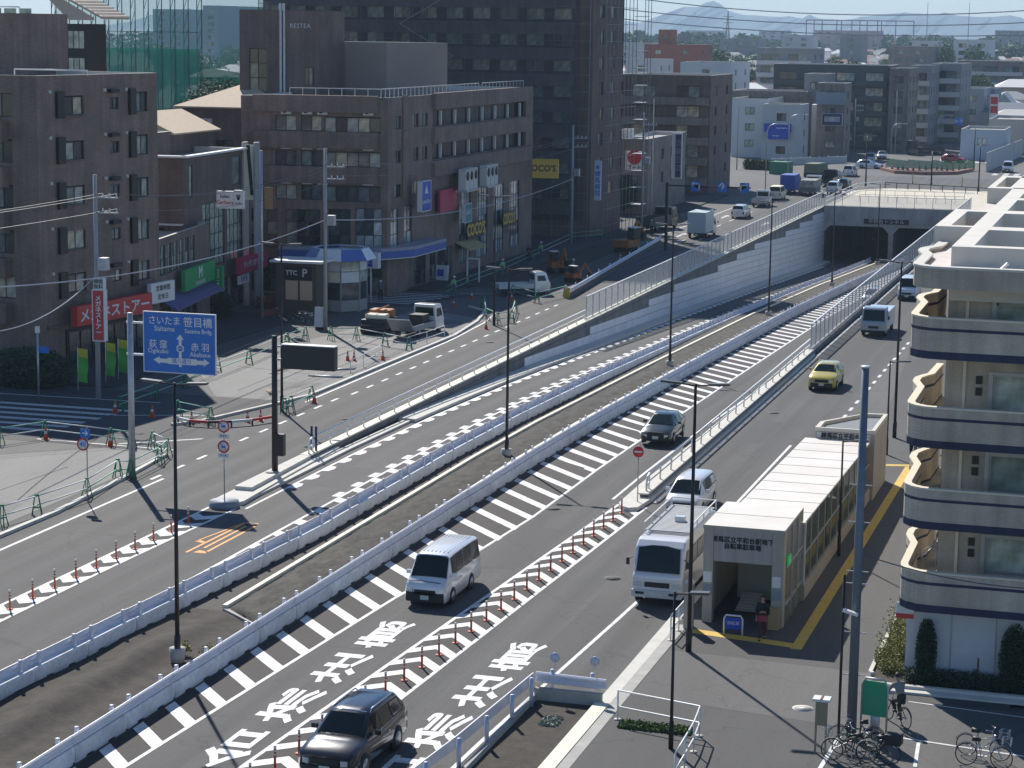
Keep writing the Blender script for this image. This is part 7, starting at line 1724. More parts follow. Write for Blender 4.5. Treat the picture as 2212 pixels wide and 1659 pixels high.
b = MB(); b.tube([(-.72, .12, 1.0), (-.2, .1, 1.06), (.6, .12, 1.0)], .015, 5); b.build('wiper', BLKP, v, local=True)
v = car('suv', 'glossy black SUV with silver roof rails cut by the bottom of the picture', 'car', (-23.15, 58.9, 0), R(-1), BLK, ST_suv(4.75, 1.74), 1.9, (.9, 3.7), .37, rails=True, roofc=mat('tinted_roof', (.06, .075, .11), .08, spec=.9))
car('hatchback', 'dark green-grey hatchback driving up the ramp beside the barred hatching', 'car', (-25.95, 115.4, 0), R(1), DKB, ST_hatch(), 1.76, (.82, 3.4), .31)
car('compact_suv', 'yellow compact SUV with a dark roof on the right road', 'car', (-20.1, 136.8, 0), R(0), YLW, ST_suv(4.2, 1.56, 1.76), 1.76, (.8, 3.3), .33, roofc=mat('roof_dark', (.10, .16, .18), .15))
car('wagon', 'white compact wagon behind the minibus, partly hidden by its roof deck', 'car', (-20.75, 98.2, 0), R(0), WHT, ST_wag(4.4, 1.62, 1.72), 1.72, (.8, 3.4), .31)
car('kei_van', 'white one-box van at the right edge beside the top balcony', 'van', (-20.5, 187, 0), R(0), WHT, ST_van(4.0, 1.9, 1.62), 1.62, (.8, 3.0), .3)
car('sedan', 'white car descending into the underpass, half hidden by the fence', 'car', (-25.9, 206, zt(207)), R(0), WHT, ST_wag(4.3, 1.55, 1.7), 1.7, (.8, 3.3), .3)
# minibus with roof deck
t = thing('minibus', 'white minibus with a slatted roof deck and side rails parked by the kerb', 'bus', (-18.28, 82.2, 0)); L_, W_, H_ = 6.9, 2.03, 2.55; hw = W_ / 2
prof = [(0, .35), (.0, 1.22), (.16, 1.32), (.42, 2.25), (.75, 2.5), (1.1, 2.56), (L_ - .1, 2.56), (L_, 2.4), (L_, .35)]
b = MB(); b.add([(-hw * (.97 if z > 2.3 else 1), y, z) for y, z in prof] + [(hw * (.97 if z > 2.3 else 1), y, z) for y, z in prof], [list(range(9)), list(range(9, 18))[::-1]] + [(i, i + 9, (i + 1) % 9 + 9, (i + 1) % 9) for i in range(9)]); b.build('body', WHT, t, bevel=.09, local=True)
b = MB(); b.add([(-.88, .135, 1.36), (.88, .135, 1.36), (.84, .40, 2.28), (.3, .46, 2.38), (-.3, .46, 2.38), (-.84, .40, 2.28)], [(0, 1, 2, 3, 4, 5)]); o = b.build('windshield', CGL, t, local=True); o.data.transform(Matrix.Translation((0, -.03, 0)))
for s in (-1, 1):
    for y0_, y1_ in ((.55, 1.35), (1.5, 2.7), (2.8, 4.0), (4.1, 5.3), (5.4, 6.5)): b = MB(); x = s * (hw + .008); b.quad((x, y0_, 1.4), (x, y1_, 1.4), (x, y1_, 2.12), (x, y0_ + (.3 if y0_ < 1 else 0), 2.12)); b.build('side_window', CGL, t, local=True)
    b = MB(); b.cbox((s * .8, -.02, .88), (.34, .06, .2)); b.build('headlight', LGT, t, local=True); b = MB(); b.cbox((s * (hw + .2), .1, 1.75), (.12, .1, .28)); mm = b.build('mirror', BLKP, t, local=True); b = MB(); b.bar((s * hw, .3, 1.9), (s * (hw + .2), .1, 1.85), .03); b.build('mirror_arm', BLKP, t, local=True)
    for y in (1.0, 4.9): b = MB(); b.tube([(s * (hw - .05), y, .38), (s * (hw + .006), y, .38)], .46, 18); b.build('wheel_arch', BLKP, t, local=True); wheel(t, s * (hw - .1), y, .38, .22)
b = MB(); b.box(-.5, -.04, .78, .5, -.005, .98); b.build('grille', BLKP, t, local=True); b = MB(); b.box(-1.0, -.12, .38, 1.0, .1, .66); b.build('bumper', mat('bumper_pale', (.55, .56, .56), .4), t, local=True); b = MB(); b.box(-.25, -.14, .44, .25, -.121, .58); b.build('number_plate', PLATE, t, local=True); b = MB(); b.box(-.85, -.13, .50, -.5, -.121, .6); b.box(.5, -.13, .5, .85, -.121, .6); b.build('fog_recess', BLKP, t, local=True)
DECK = mat('deck_slat', (.40, .41, .42), .5, .3)
for i in range(24): b = MB(); y = 1.75 + i * .21; b.box(-.92, y, 2.66, .92, y + .13, 2.69); b.build('deck_slat', DECK, t, local=True)
for s in (-1, 1):
    b = MB(); b.bar((s * .95, 1.7, 2.98), (s * .95, 6.8, 2.98), .045); b.build('deck_rail', WHITEM, t, local=True)
    for i in range(5): b = MB(); b.bar((s * .95, 1.7 + i * 1.27, 2.58), (s * .95, 1.7 + i * 1.27, 2.98), .045); b.build('rail_post', WHITEM, t, local=True)
b = MB(); b.bar((-.95, 6.8, 2.98), (.95, 6.8, 2.98), .045); b.build('deck_rail', WHITEM, t, local=True); b = MB(); b.box(-.1, 3.5, 2.692, .3, 3.8, 2.9); b.build('roof_box', WHT, t, local=True)
# small trucks
def truck(name, label, loc, rz, cabm, bed, L=4.7, W=1.7, H=2.0, bedh=.4, cabL=1.5, r=.3, load=None, gate=None, group=None, cat='truck', z0=.62):
    t = thing(name, label, cat, loc, rz, group); hw = W / 2
    prof = [(0, .3), (0, 1.05), (.10, 1.15), (.32, H - .12), (.5, H), (cabL, H), (cabL + .03, H - .1), (cabL + .03, .3)]
    b = MB(); b.add([(-hw * (.9 if z > 1.5 else 1), y, z) for y, z in prof] + [(hw * (.9 if z > 1.5 else 1), y, z) for y, z in prof], [list(range(8)), list(range(8, 16))[::-1]] + [(i, i + 8, (i + 1) % 8 + 8, (i + 1) % 8) for i in range(8)]); b.build('cab', cabm, t, bevel=.05, local=True)
    b = MB(); b.add([(-hw * .86, .115, 1.18), (hw * .86, .115, 1.18), (hw * .8, .295, H - .17), (-hw * .8, .295, H - .17)], [(0, 1, 2, 3)]); o = b.build('windshield', CGL, t, local=True); o.data.transform(Matrix.Translation((0, -.03, .01)))
    b = MB(); b.quad((-hw * .8, cabL + .045, 1.25), (hw * .8, cabL + .045, 1.25), (hw * .76, cabL + .045, H - .22), (-hw * .76, cabL + .045, H - .22)); b.build('rear_window', CGL, t, local=True)
    for s in (-1, 1):
        b = MB(); b.quad((s * (hw + .01), .35, 1.2), (s * (hw + .01), cabL - .2, 1.2), (s * (hw * .93 + .012), cabL - .2, H - .3), (s * (hw * .93 + .012), .5, H - .3)); b.build('side_window', CGL, t, local=True)
        b = MB(); b.cbox((s * hw * .78, -.01, .75), (.28, .05, .17)); b.build('headlight', LGT, t, local=True); b = MB(); b.cbox((s * (hw + .16), .15, 1.45), (.12, .06, .25)); b.build('mirror', BLKP, t, local=True)
        for y in (.75, L - .95): wheel(t, s * (hw - .14), y, r, .2)
        b = MB(); b.box(s * hw * .7, L + .002, .5, s * hw * .9, L + .03, .66); b.build('tail_light', TLM, t, local=True)
    b = MB(); b.box(-hw * .4, -.02, .62, hw * .4, .01, .8); b.build('grille', BLKP, t, local=True); b = MB(); b.box(-hw * .95, -.06, .3, hw * .95, .04, .48); b.build('bumper', BLKP, t, local=True); b = MB(); b.box(-.17, L + .002, .38, .17, L + .02, .52); b.build('number_plate', PLATE, t, local=True)
    b = MB(); b.box(-.35, .5, .34, .35, L, .5); b.build('chassis', BLKP, t, local=True)
    y0_ = cabL + .12
    b = MB(); b.box(-hw, y0_, z0 - .06, hw, L, z0); b.build('bed', bed, t, local=True)
    if bedh:
        for q in ((-hw, y0_, z0, -hw + .04, L, z0 + bedh), (hw - .04, y0_, z0, hw, L, z0 + bedh), (-hw + .04, L - .04, z0, hw - .04, L, z0 + bedh), (-hw + .04, y0_, z0, hw - .04, y0_ + .04, z0 + bedh)): b = MB(); b.box(*q); b.build('side_board', bed, t, local=True)
    if load: b = MB(); b.box(-hw * .98, y0_ + .05, z0 + .002, hw * .98, L - .02, load[0]); b.build('cargo_box', load[1], t, bevel=.03, local=True)
    return t
truck('flatbed_truck', 'pale blue-white cab-over truck behind the yellow SUV', (-20.3, 163.6, 0), 0, SIL, WHT, 5.6, 1.9, 2.15, .0, 1.55, .34, (1.75, WHT))
def away(px, py): g = G(px, py); return g
g = G(934, 712); g_2 = G(850, 738); v_ = g - g_2; t = truck('ramp_truck', 'white works truck with a raised grey ramp parked in the yard', (g.x, g.y, 0), math.atan2(v_.x, -v_.y), WHT, mat('ramp_grey', (.27, .30, .33), .5, .3), 5.4, 1.9, 2.1, .35, 1.5, .34)
b = MB(); b.add([(-.9, 5.4, .62), (.9, 5.4, .62), (.9, 6.3, 1.55), (-.9, 6.3, 1.55), (-.9, 5.46, .56), (.9, 5.46, .56), (.9, 6.36, 1.5), (-.9, 6.36, 1.5)], [(0, 1, 2, 3), (7, 6, 5, 4), (0, 4, 5, 1), (1, 5, 6, 2), (2, 6, 7, 3), (3, 7, 4, 0)]); b.build('ramp', MATS['ramp_grey'], t, local=True)
b = MB(); b.box(-.6, 2.0, .622, .5, 3.2, 1.5); b.build('tool_rack', BLKP, t, local=True)
g = G(1182, 634); v_ = g - G(1098, 636); truck('kei_truck', 'small white flatbed truck with low side boards behind the green rails', (g.x, g.y, 0), math.atan2(v_.x, -v_.y), WHT, mat('bed_grey_white', (.6, .62, .6), .5), 4.6, 1.7, 1.95, .35, 1.35, .29)
VE = [('box_truck', (1500, 517), 5.8, 2.05, 'grey-white box truck seen from behind on the left road', ('box', mat('box_panel', (.44, .52, .54), .5), 2.75)), ]
g = G(1500, 516); truck('box_truck', VE[0][4], (g.x + .2, g.y + 6.0, 0), R(180), WHT, BLKP, 6.0, 2.1, 2.2, 0, 1.5, .36, (2.9, VE[0][5][1]))
car('wagon', 'white wagon seen from behind beside the box truck', 'car', tuple(G(1593, 473) + Vector((0, 4.3, 0))), R(180), WHT, ST_wag(), 1.7, (.8, 3.3), .3)
g = G(1637, 449); truck('pickup_truck', 'small grey-white pickup truck waiting ahead of the white wagon', (g.x, g.y + 5, 0), R(180), WHT, SIL, 4.8, 1.8, 2.05, .45, 1.5, .3)
car('kei_van', 'cream one-box van in the queue beside the blue truck', 'van', tuple(G(1673, 433) + Vector((0, 4.3, 0))), R(180), paint('paint_cream', (.58, .60, .55)), ST_van(4.2, 1.9, 1.7), 1.69, (.8, 3.2), .3)
g = G(1700, 420); truck('box_truck', 'blue covered truck in the queue before the junction', (g.x, g.y + 6, 0), R(180), BLU, BLU, 6, 2.1, 2.3, 0, 1.5, .36, (2.7, mat('tarp_blue', (.03, .10, .42), .7)))
g = G(1744, 424); truck('flatbed_truck', 'grey loaded flatbed truck right of the blue truck', (g.x, g.y + 6.5, 0), R(180), WHT, mat('bed_dark', (.12, .13, .14), .6), 6.5, 2.2, 2.6, .6, 1.6, .4, (2.2, mat('load_pale', (.45, .45, .44), .8, c2=(.12, .12, .12), scale=2.5)))
car('wagon', 'white one-box wagon at the head of the queue by the deck fence', 'car', tuple(G(1797, 420) + Vector((0, 4.3, 0))), R(180), WHT, ST_wag(4.4, 1.8, 1.72), 1.72, (.8, 3.3), .3)
g = G(1783, 404); truck('dump_truck', 'dark truck stopped behind the white one-box wagon', (g.x, g.y + 6, 0), R(180), BLK, BLK, 6, 2.1, 2.3, .7, 1.5, .38)
g = G(1762, 391); truck('dump_truck', 'green-grey tarpaulined truck turning at the junction', (g.x, g.y + 6, 0), R(172), BLKP, BLKP, 6, 2.2, 2.3, .6, 1.5, .38, (2.6, mat('tarp_green', (.16, .20, .12), .8)))
car('hatchback', 'dark hatchback beside the white one-box wagon at the junction', 'car', tuple(G(1818, 408) + Vector((0, 4.3, 0))), R(180), DKB, ST_hatch(), 1.74, (.82, 3.4), .3)
car('wagon', 'white wagon crossing the open junction', 'car', tuple(G(1833, 382) + Vector((0, 4.3, 0))), R(178), WHT, ST_wag(4.4, 1.8), 1.7, (.8, 3.3), .3)
car('hatchback', 'white car beyond the junction signal pole', 'car', tuple(G(1800, 388) + Vector((0, 4.3, 0))), R(180), WHT, ST_hatch(), 1.7, (.82, 3.4), .3)
car('sedan', 'silver car waiting at the far zebra crossing', 'car', tuple(G(1880, 352)), R(8), SIL, ST_wag(), 1.7, (.8, 3.3), .3)
car('sedan', 'grey car behind the silver car at the far crossing', 'car', tuple(G(1905, 345)), R(8), SIL, ST_hatch(), 1.7, (.8, 3.3), .3)
car('kei_van', 'small white van leaving the junction on the far right', 'van', tuple(G(2175, 374)), R(0), WHT, ST_van(3.9, 1.85, 1.6), 1.6, (.8, 3.0), .3)
g = G(1415, 502); truck('dump_truck', 'dark green-grey dump truck in the shade beside the street trees', (g.x, g.y + 7, 0), R(170), DKB, mat('bed_darkgreen', (.06, .08, .075), .6), 7, 2.3, 2.5, 1.0, 1.7, .45)
g = G(1960, 335); truck('dump_truck', 'dark crane truck at the far street corner', (g.x, g.y, 0), R(-60), BLK, BLKP, 7, 2.3, 2.8, .8, 1.7, .45)
car('sedan', 'red and white works car behind the green fence at the far junction', 'car', tuple(G(2085, 352)), R(70), paint('paint_red', (.45, .05, .04)), ST_hatch(), 1.7, (.8, 3.3), .3)
car('sedan', 'pale car behind the green netted fence at the far junction', 'car', tuple(G(1905, 365)), R(80), WHT, ST_hatch(), 1.7, (.8, 3.3), .3)
# parked / moving small ones on the right beyond the building
# machines
ORM = mat('machine_orange', (.38, .13, .03), .6, var=.2)
def excavator(lab, px, py, s, rz, grp='orange excavators working in the dug strip'):
    t = thing('excavator', lab, 'excavator', tuple(G(px, py)), rz, grp)
    for x in (-.7, .7): b = MB(); b.prism([(x - .2, -1.2), (x + .2, -1.2), (x + .2, 1.2), (x - .2, 1.2)], .08, .6); b.build('track', BLKP, t, local=True, bevel=.1)
    b = MB(); b.box(-.85, -.7, .65, .85, 1.3, 1.35); b.build('body', ORM, t, local=True, bevel=.08); b = MB(); b.box(-.8, -.8, 1.36, -.05, .3, 2.4); cb_ = b.build('cab', BLKP, t, local=True, bevel=.05); b = MB(); b.box(-.85, -.85, 2.42, 0, .35, 2.5); b.build('cab_roof', WHITEM, t, local=True)
    b = MB(); b.bar((.2, -.6, 1.2), (.3, -1.9, 2.9), .25); b.build('boom', ORM, t, local=True); b = MB(); b.bar((.3, -1.9, 2.9), (.3, -3.0, 1.7), .18); b.build('arm', ORM, t, local=True); b = MB(); b.bar((.3, -3.0, 1.7), (.3, -2.8, 1.1), .5, .4); b.build('bucket', BLKP, t, local=True)
    t.matrix_basis = t.matrix_basis @ Matrix.Scale(s, 4)
    return t
excavator('orange mini excavator nearest the small flatbed truck', 1203, 590, .85, R(30)); excavator('larger orange excavator standing higher up the dug strip', 1357, 548, 1.1, R(160))
excavator('small orange excavator with a seated worker behind the road barrier', 1240, 610, .62, R(60)); 
t = thing('road_roller', 'orange and cream road paver machine parked in the yard', 'roller', tuple(G(808, 722))); b = MB(); b.box(-1.0, -.2, .35, 1.0, 2.4, 1.1); b.build('body', BLKP, t, local=True, bevel=.1); b = MB(); b.box(-.8, .1, 1.102, .8, 1.2, 1.45); b.build('hood', CREAM, t, local=True, bevel=.1); b = MB(); b.box(-.9, 1.3, 1.102, .9, 2.3, 1.7); b.build('tank', ORM, t, local=True, bevel=.15)
b = MB(); b.tube([(-.9, -.1, .42), (.9, -.1, .42)], .42, 16); b.build('drum', BLKP, t, local=True); b = MB(); b.tube([(-.9, 2.2, .42), (.9, 2.2, .42)], .42, 16); b.build('drum', BLKP, t, local=True); b = MB(); b.tube([(-.7, .2, 1.5), (.5, 1.9, 1.95)], .05, 6); b.build('handle', ORM, t, local=True)
# ================================================================ BICYCLES
BW = {}
def bicycle(label, loc, rz, fm, basket=False, lean=0.0, crate=None, group=None):
    t = thing('bicycle', label, 'bicycle', loc, rz, group)
    for y, nm in ((0, 'front'), (1.08, 'rear')):
        if 'w' not in BW:
            b = MB(); pts = [(0, .33 * math.cos(a), .33 * math.sin(a)) for a in [2 * math.pi * i / 28 for i in range(29)]]; b.tube(pts, .018, 6, cap=False); w_ = b.build('wheel', TYRE, None)
            b = MB()
            for i in range(16): a = 2 * math.pi * i / 16; b.bar((0, 0, 0), (0, .315 * math.cos(a), .315 * math.sin(a)), .004)
            b.tube([(-.04, 0, 0), (.04, 0, 0)], .025, 8); s_ = b.build('spokes', CHR, None); BW['w'] = (w_.data, s_.data); bpy.data.objects.remove(w_); bpy.data.objects.remove(s_)
        o = bpy.data.objects.new('wheel', BW['w'][0]); col.objects.link(o); setpar(o, t); o.location = (0, y, .345); q = bpy.data.objects.new('spokes', BW['w'][1]); col.objects.link(q); setpar(q, o)
        b = MB(); pts = [(0, y + .375 * math.cos(a), .345 + .375 * math.sin(a)) for a in [R(20 + 15 * i) for i in range(10)]]; b.tube(pts, .015, 5); b.build('mudguard', CHR if basket else BLKP, t, local=True)
    b = MB(); H_ = (0, .26, .82); S_ = (0, .72, .72); B_ = (0, .62, .30)
    for a, c in (((0, 0, .345), (0, .20, .70)), ((0, .20, .70), H_), ((0, .22, .62), B_), (B_, S_), (B_, (0, 1.08, .345)), (S_, (0, 1.08, .345)), ((0, .21, .68), (0, .68, .60))): b.tube([a, c], .017, 6)
    b.build('frame', fm, t, local=True)
    b = MB(); b.tube([(-.28, .38, 1.0), (-.2, .25, .98), (0, .26, .92), (.2, .25, .98), (.28, .38, 1.0)], .013, 6); b.tube([H_, (0, .26, .93)], .015, 6); b.build('handlebar', CHR, t, local=True)
    b = MB(); b.tube([(0, .66, .83), (0, .92, .85)], .05, 8, r2=.085); b.tube([S_, (0, .76, .83)], .014, 6); b.build('saddle', BLKP, t, local=True)
    b = MB(); b.tube([(-.09, .62, .30), (.09, .62, .30)], .02, 6); b.tube([(.07, .62, .30), (.07, .62, .14)], .012, 5); b.tube([(-.07, .62, .30), (-.07, .62, .46)], .012, 5); b.build('crank', CHR, t, local=True)
    if basket: 
        b = MB()
        for z in (.78, .88, .98, 1.02): b.tube([(-.17, .0, z), (.17, .0, z), (.17, -.26, z), (-.17, -.26, z), (-.17, 0, z)], .006, 4)
        for i in range(6): x = -.17 + .068 * i; b.bar((x, -.26, .78), (x, -.26, 1.02), .006); b.bar((x, 0, .78), (x, 0, 1.02), .006)
        b.build('basket', CHR, t, local=True)
    if crate: b = MB(); b.box(-.2, .92, .66, .2, 1.45, 1.02); b.build('rear_box', crate, t, local=True, bevel=.06)
    if lean: t.matrix_basis = t.matrix_basis @ Matrix.Rotation(lean, 4, 'Y')
    return t
BKM = paint('bike_black', (.015, .017, .02)); GRM = paint('bike_green', (.03, .12, .08)); SVM = paint('bike_silver', (.5, .5, .52))
z_ = .136
bicycle('black bicycle parked across the foot of the green notice board', (-8.9, 67.0, z_), R(-80), BKM, group='bicycles parked at the lower right'); bicycle('green-framed bicycle leaning in the bike cluster below the board', (-8.7, 66.3, z_), R(-62), GRM, lean=.2, group='bicycles parked at the lower right')
bicycle('dark bicycle at the bottom edge of the cluster with silver mudguards', (-8.9, 65.6, z_), R(-85), BKM, basket=True, lean=-.15, group='bicycles parked at the lower right'); bicycle('black bicycle with a big black rear box in the lower cluster', (-8.2, 65.9, z_), R(-98), BKM, crate=BLKP, group='bicycles parked at the lower right')
bicycle('silver bicycle with a wire basket at the lower right corner', (-3.9, 67.2, z_), R(75), SVM, basket=True, group='bicycles parked at the lower right corner'); bicycle('silver bicycle half cut by the right edge at the bottom', (-3.8, 66.4, z_), R(85), SVM, basket=True, lean=.15, group='bicycles parked at the lower right corner')

for px, py, rz_, lb in ((655, 700, 70, 'dark bicycle parked by the parking sign porch'), (668, 704, 80, 'second dark bicycle parked nearer the kiosk'), (690, 672, 100, 'bicycle leaning beside the glass kiosk')):
    g = G(px, py); bicycle(lb, (g.x, g.y, 0), R(rz_), BKM, basket=True, group='bicycles parked by the kiosk')
t = thing('poster_stand', 'white poster stand beside the canopy utility pole', 'sign', G(690, 712)); b = MB(); b.cbox((0, 0, .95), (.75, .12, 1.5), rx=-.1); b.build('panel', WHITES, t, local=True); b = MB(); b.box(-.3, -.1, 0, .3, .1, .2); b.build('foot', DARKM, t, local=True)
for i, (px, py) in enumerate(((700, 815), (735, 800), (610, 800), (590, 850))):
    g = G(px, py); t = thing('pipe_bundle', ('short steel pipes lying on the yard paving near the cones', 'steel pipes lying beside the yard tube fence', 'timber lengths lying in the middle of the pale yard', 'timber lengths lying near the yard tip')[i], 'pipes', (g.x, g.y, .012), i * .7)
    for k in range(3): b = MB(); b.tube([(-1.1 + k * .2, k * .13, .05), (1.0 + k * .1, k * .13, .05)], .045, 6); b.build('pipe', GALV if i < 2 else mat('timber', (.35, .25, .15), .8), t, local=True)

# ================================================================ PEOPLE
def skin_mesh(name, verts, edges, radii, m, parent, sub=1, root=0):
    me = bpy.data.meshes.new(name); me.from_pydata(verts, edges, []); o = bpy.data.objects.new(name, me); TMP.collection.objects.link(o)
    sk = o.modifiers.new('skin', 'SKIN'); sk.use_smooth_shade = True
    if not me.skin_vertices: me.skin_vertices.new() if hasattr(me.skin_vertices, 'new') else None
    for i, v in enumerate(me.skin_vertices[0].data): r = radii[i]; v.radius = (r, r) if not isinstance(r, tuple) else r
    me.skin_vertices[0].data[root].use_root = True
    ss = o.modifiers.new('sub', 'SUBSURF'); ss.levels = sub; ss.render_levels = sub
    m2 = evaluated_mesh(o); m2.materials.clear(); m2.materials.append(m)
    bpy.data.objects.remove(o); o2 = bpy.data.objects.new(name, m2); col.objects.link(o2)
    for p in m2.polygons: p.use_smooth = True
    setpar(o2, parent); return o2
SKIN = mat('skin', (.42, .25, .17), .6); HAIR = mat('hair', (.012, .010, .010), .6)
def person(label, loc, rz, J, top, bottom, shoe=BLKP, hat=None, hair=True, scale=1.0, cat='person', extra=None, vest=None, hair_long=False):
    """J: joint positions (x, y forward = -y, z)"""
    t = thing('person', label, cat, loc, rz)
    k = J; hip, ch, nk, hd = k['hip'], k['chest'], k['neck'], k['head']
    # one continuous body in skin
    names = ['hip', 'waist', 'chest', 'neck', 'head', 'top'] ; V = [hip, tuple((a + c) / 2 for a, c in zip(hip, ch)), ch, nk, hd, (hd[0], hd[1], hd[2] + .10)]
    Rr = [(.13, .11), (.115, .09), (.14, .10), .05, (.082, .095), .06]; E_ = [(0, 1), (1, 2), (2, 3), (3, 4), (4, 5)]
    for s in ('l', 'r'):
        b0 = len(V); V += [k['sh' + s], k['el' + s], k['wr' + s], k['ha' + s], k['hp' + s], k['kn' + s], k['an' + s], k['to' + s]]; Rr += [.052, .042, .028, .03, .082, .055, .038, .035]
        E_ += [(2, b0), (b0, b0 + 1), (b0 + 1, b0 + 2), (b0 + 2, b0 + 3), (0, b0 + 4), (b0 + 4, b0 + 5), (b0 + 5, b0 + 6), (b0 + 6, b0 + 7)]
    skin_mesh('body', V, E_, Rr, SKIN, t)
    # clothes: a shirt and trousers grown a little wider
    V2 = [tuple(a * .75 + c * .25 for a, c in zip(hip, ch)), V[2], (nk[0], nk[1], nk[2] - .05)]; R2 = [(.145, .12), (.165, .125), .075]; E2 = [(0, 1), (1, 2)]
    for s in ('l', 'r'): b0 = len(V2); V2 += [k['sh' + s], k['el' + s], tuple(a * .15 + c * .85 for a, c in zip(k['el' + s], k['wr' + s]))]; R2 += [.072, .056, .044]; E2 += [(1, b0), (b0, b0 + 1), (b0 + 1, b0 + 2)]
    skin_mesh('shirt', V2, E2, R2, top, t, root=0)
    V3 = [V[1], hip]; R3 = [(.145, .12), (.155, .13)]; E3 = [(0, 1)]
    for s in ('l', 'r'): b0 = len(V3); V3 += [k['hp' + s], k['kn' + s], k['an' + s]]; R3 += [.10, .075, .058]; E3 += [(1, b0), (b0, b0 + 1), (b0 + 1, b0 + 2)]
    skin_mesh('trousers', V3, E3, R3, bottom, t, root=1)
    for s in ('l', 'r'):
        a, c = Vector(k['an' + s]), Vector(k['to' + s]); b = MB(); b.tube([a + Vector((0, .05, -.03)), c], .045, 8, r2=.036); b.build('shoe', shoe, t, local=True)
        h, w_ = Vector(k['ha' + s]), Vector(k['wr' + s]); d = (h - w_).normalized(); sd = d.cross(Vector((0, 1, .2))).normalized(); b = MB()
        for q, (o_, l_) in enumerate(((-.03, .06), (-.01, .075), (.01, .07), (.03, .055))): b.tube([h + sd * o_, h + sd * o_ + d * l_ * .6, h + sd * o_ + d * l_ + Vector((0, 0, -.01))], .009, 5)
        b.tube([w_ + d * .03 + sd * .03, w_ + d * .06 + sd * .055], .010, 5); f_ = b.build('fingers', SKIN, t, local=True); stuff(f_)
    hdv = Vector(hd)
    if hair: 
        b = MB(); b.smooth = True; n1, n2 = 8, 12; vs = []
        for i in range(n1 + 1):
            for j in range(n2):
                a = 2 * math.pi * j / n2; ph = math.pi * (.62 if math.sin(a) > -.3 else .30) * i / n1; vs.append(hdv + Vector((.098 * math.sin(ph) * math.cos(a), .108 * math.sin(ph) * math.sin(a) + .012, .05 + .105 * math.cos(ph) - (.05 if hair_long and math.sin(a) > -.2 and i == n1 else 0))))
        b.add(vs, [(i * n2 + j, i * n2 + (j + 1) % n2, (i + 1) * n2 + (j + 1) % n2, (i + 1) * n2 + j) for i in range(n1) for j in range(n2)]); b.build('hair', HAIR, t, local=True)
    if hat: b = MB(); b.smooth = True; b.tube([hdv + Vector((0, 0, .07)), hdv + Vector((0, 0, .14)), hdv + Vector((0, 0, .19))], .125, 14, r2=.07); b.tube([hdv + Vector((0, -.03, .065)), hdv + Vector((0, -.03, .08))], .155, 14); b.build('helmet', hat, t, local=True)
    for x in (-.03, .03): b = MB(); b.tube([hdv + Vector((x, -.088, .03)), hdv + Vector((x, -.096, .03))], .011, 6); b.build('eye', HAIR, t, local=True)
    b = MB(); b.tube([hdv + Vector((0, -.085, .02)), hdv + Vector((0, -.112, -.01))], .010, 5, r2=.016); b.build('nose', SKIN, t, local=True)
    b = MB(); b.box(hdv.x - .022, hdv.y - .094, hdv.z - .05, hdv.x + .022, hdv.y - .086, hdv.z - .042); b.build('mouth', mat('lips', (.30, .10, .08), .6), t, local=True)
    for x in (-.088, .088): b = MB(); b.tube([hdv + Vector((x, .0, .0)), hdv + Vector((x, .005, .045))], .016, 6); b.build('ear', SKIN, t, local=True)
    if scale != 1: t.matrix_basis = t.matrix_basis @ Matrix.Scale(scale, 4)
    return t
def J_walk(st=.18, arm=.12): return dict(hip=(0, 0, .92), chest=(0, -.02, 1.28), neck=(0, -.03, 1.45), head=(0, -.05, 1.56), shl=(-.17, -.02, 1.36), ell=(-.22, arm * .3, 1.10), wrl=(-.22, -arm * .5, .88), hal=(-.22, -arm * .8, .80), shr=(.17, -.02, 1.36), elr=(.23, arm * .5, 1.11), wrr=(.24, arm * .2, .88), har=(.24, arm * .1, .80),
    hpl=(-.09, 0, .86), knl=(-.10, -st * .8, .48), anl=(-.10, -st, .08), tol=(-.10, -st - .16, .035), hpr=(.09, 0, .86), knr=(.10, -st * .1, .48), anr=(.10, st, .09), tor=(.10, st - .15, .035))
NVC = mat('cloth_navy', (.015, .018, .03), .85); MAR = mat('cloth_maroon', (.08, .02, .03), .85); GRY = mat('cloth_grey', (.22, .22, .24), .85); HIV = mat('cloth_hivis', (.30, .62, .25), .7); BLC = mat('cloth_blue_grey', (.12, .16, .22), .85); WHC_ = mat('helmet_white', (.75, .76, .78), .4); KHK = mat('cloth_khaki', (.2, .17, .12), .85)
g = G(1645, 1388); pd = person('person in a dark jacket and maroon trousers carrying a red bag beside the parking entrance', (g.x, g.y, .12), R(12), J_walk(), NVC, MAR, hair_long=True)
bg2 = thing('shoulder_bag', 'red shoulder bag hanging at the hip of the walking person in the dark jacket', 'bag', (g.x + .05, g.y - .2, .85), R(12)); b = MB(); b.box(-.16, -.06, 0, .16, .06, .24); b.build('pouch', mat('bag_red', (.30, .04, .06), .7), bg2, local=True, bevel=.04); b = MB(); b.tube([(-.14, 0, .22), (-.1, .05, .5), (.1, .08, .55), (.14, 0, .22)], .012, 5); b.build('strap', mat('bag_strap', (.05, .02, .02), .8), bg2, local=True)
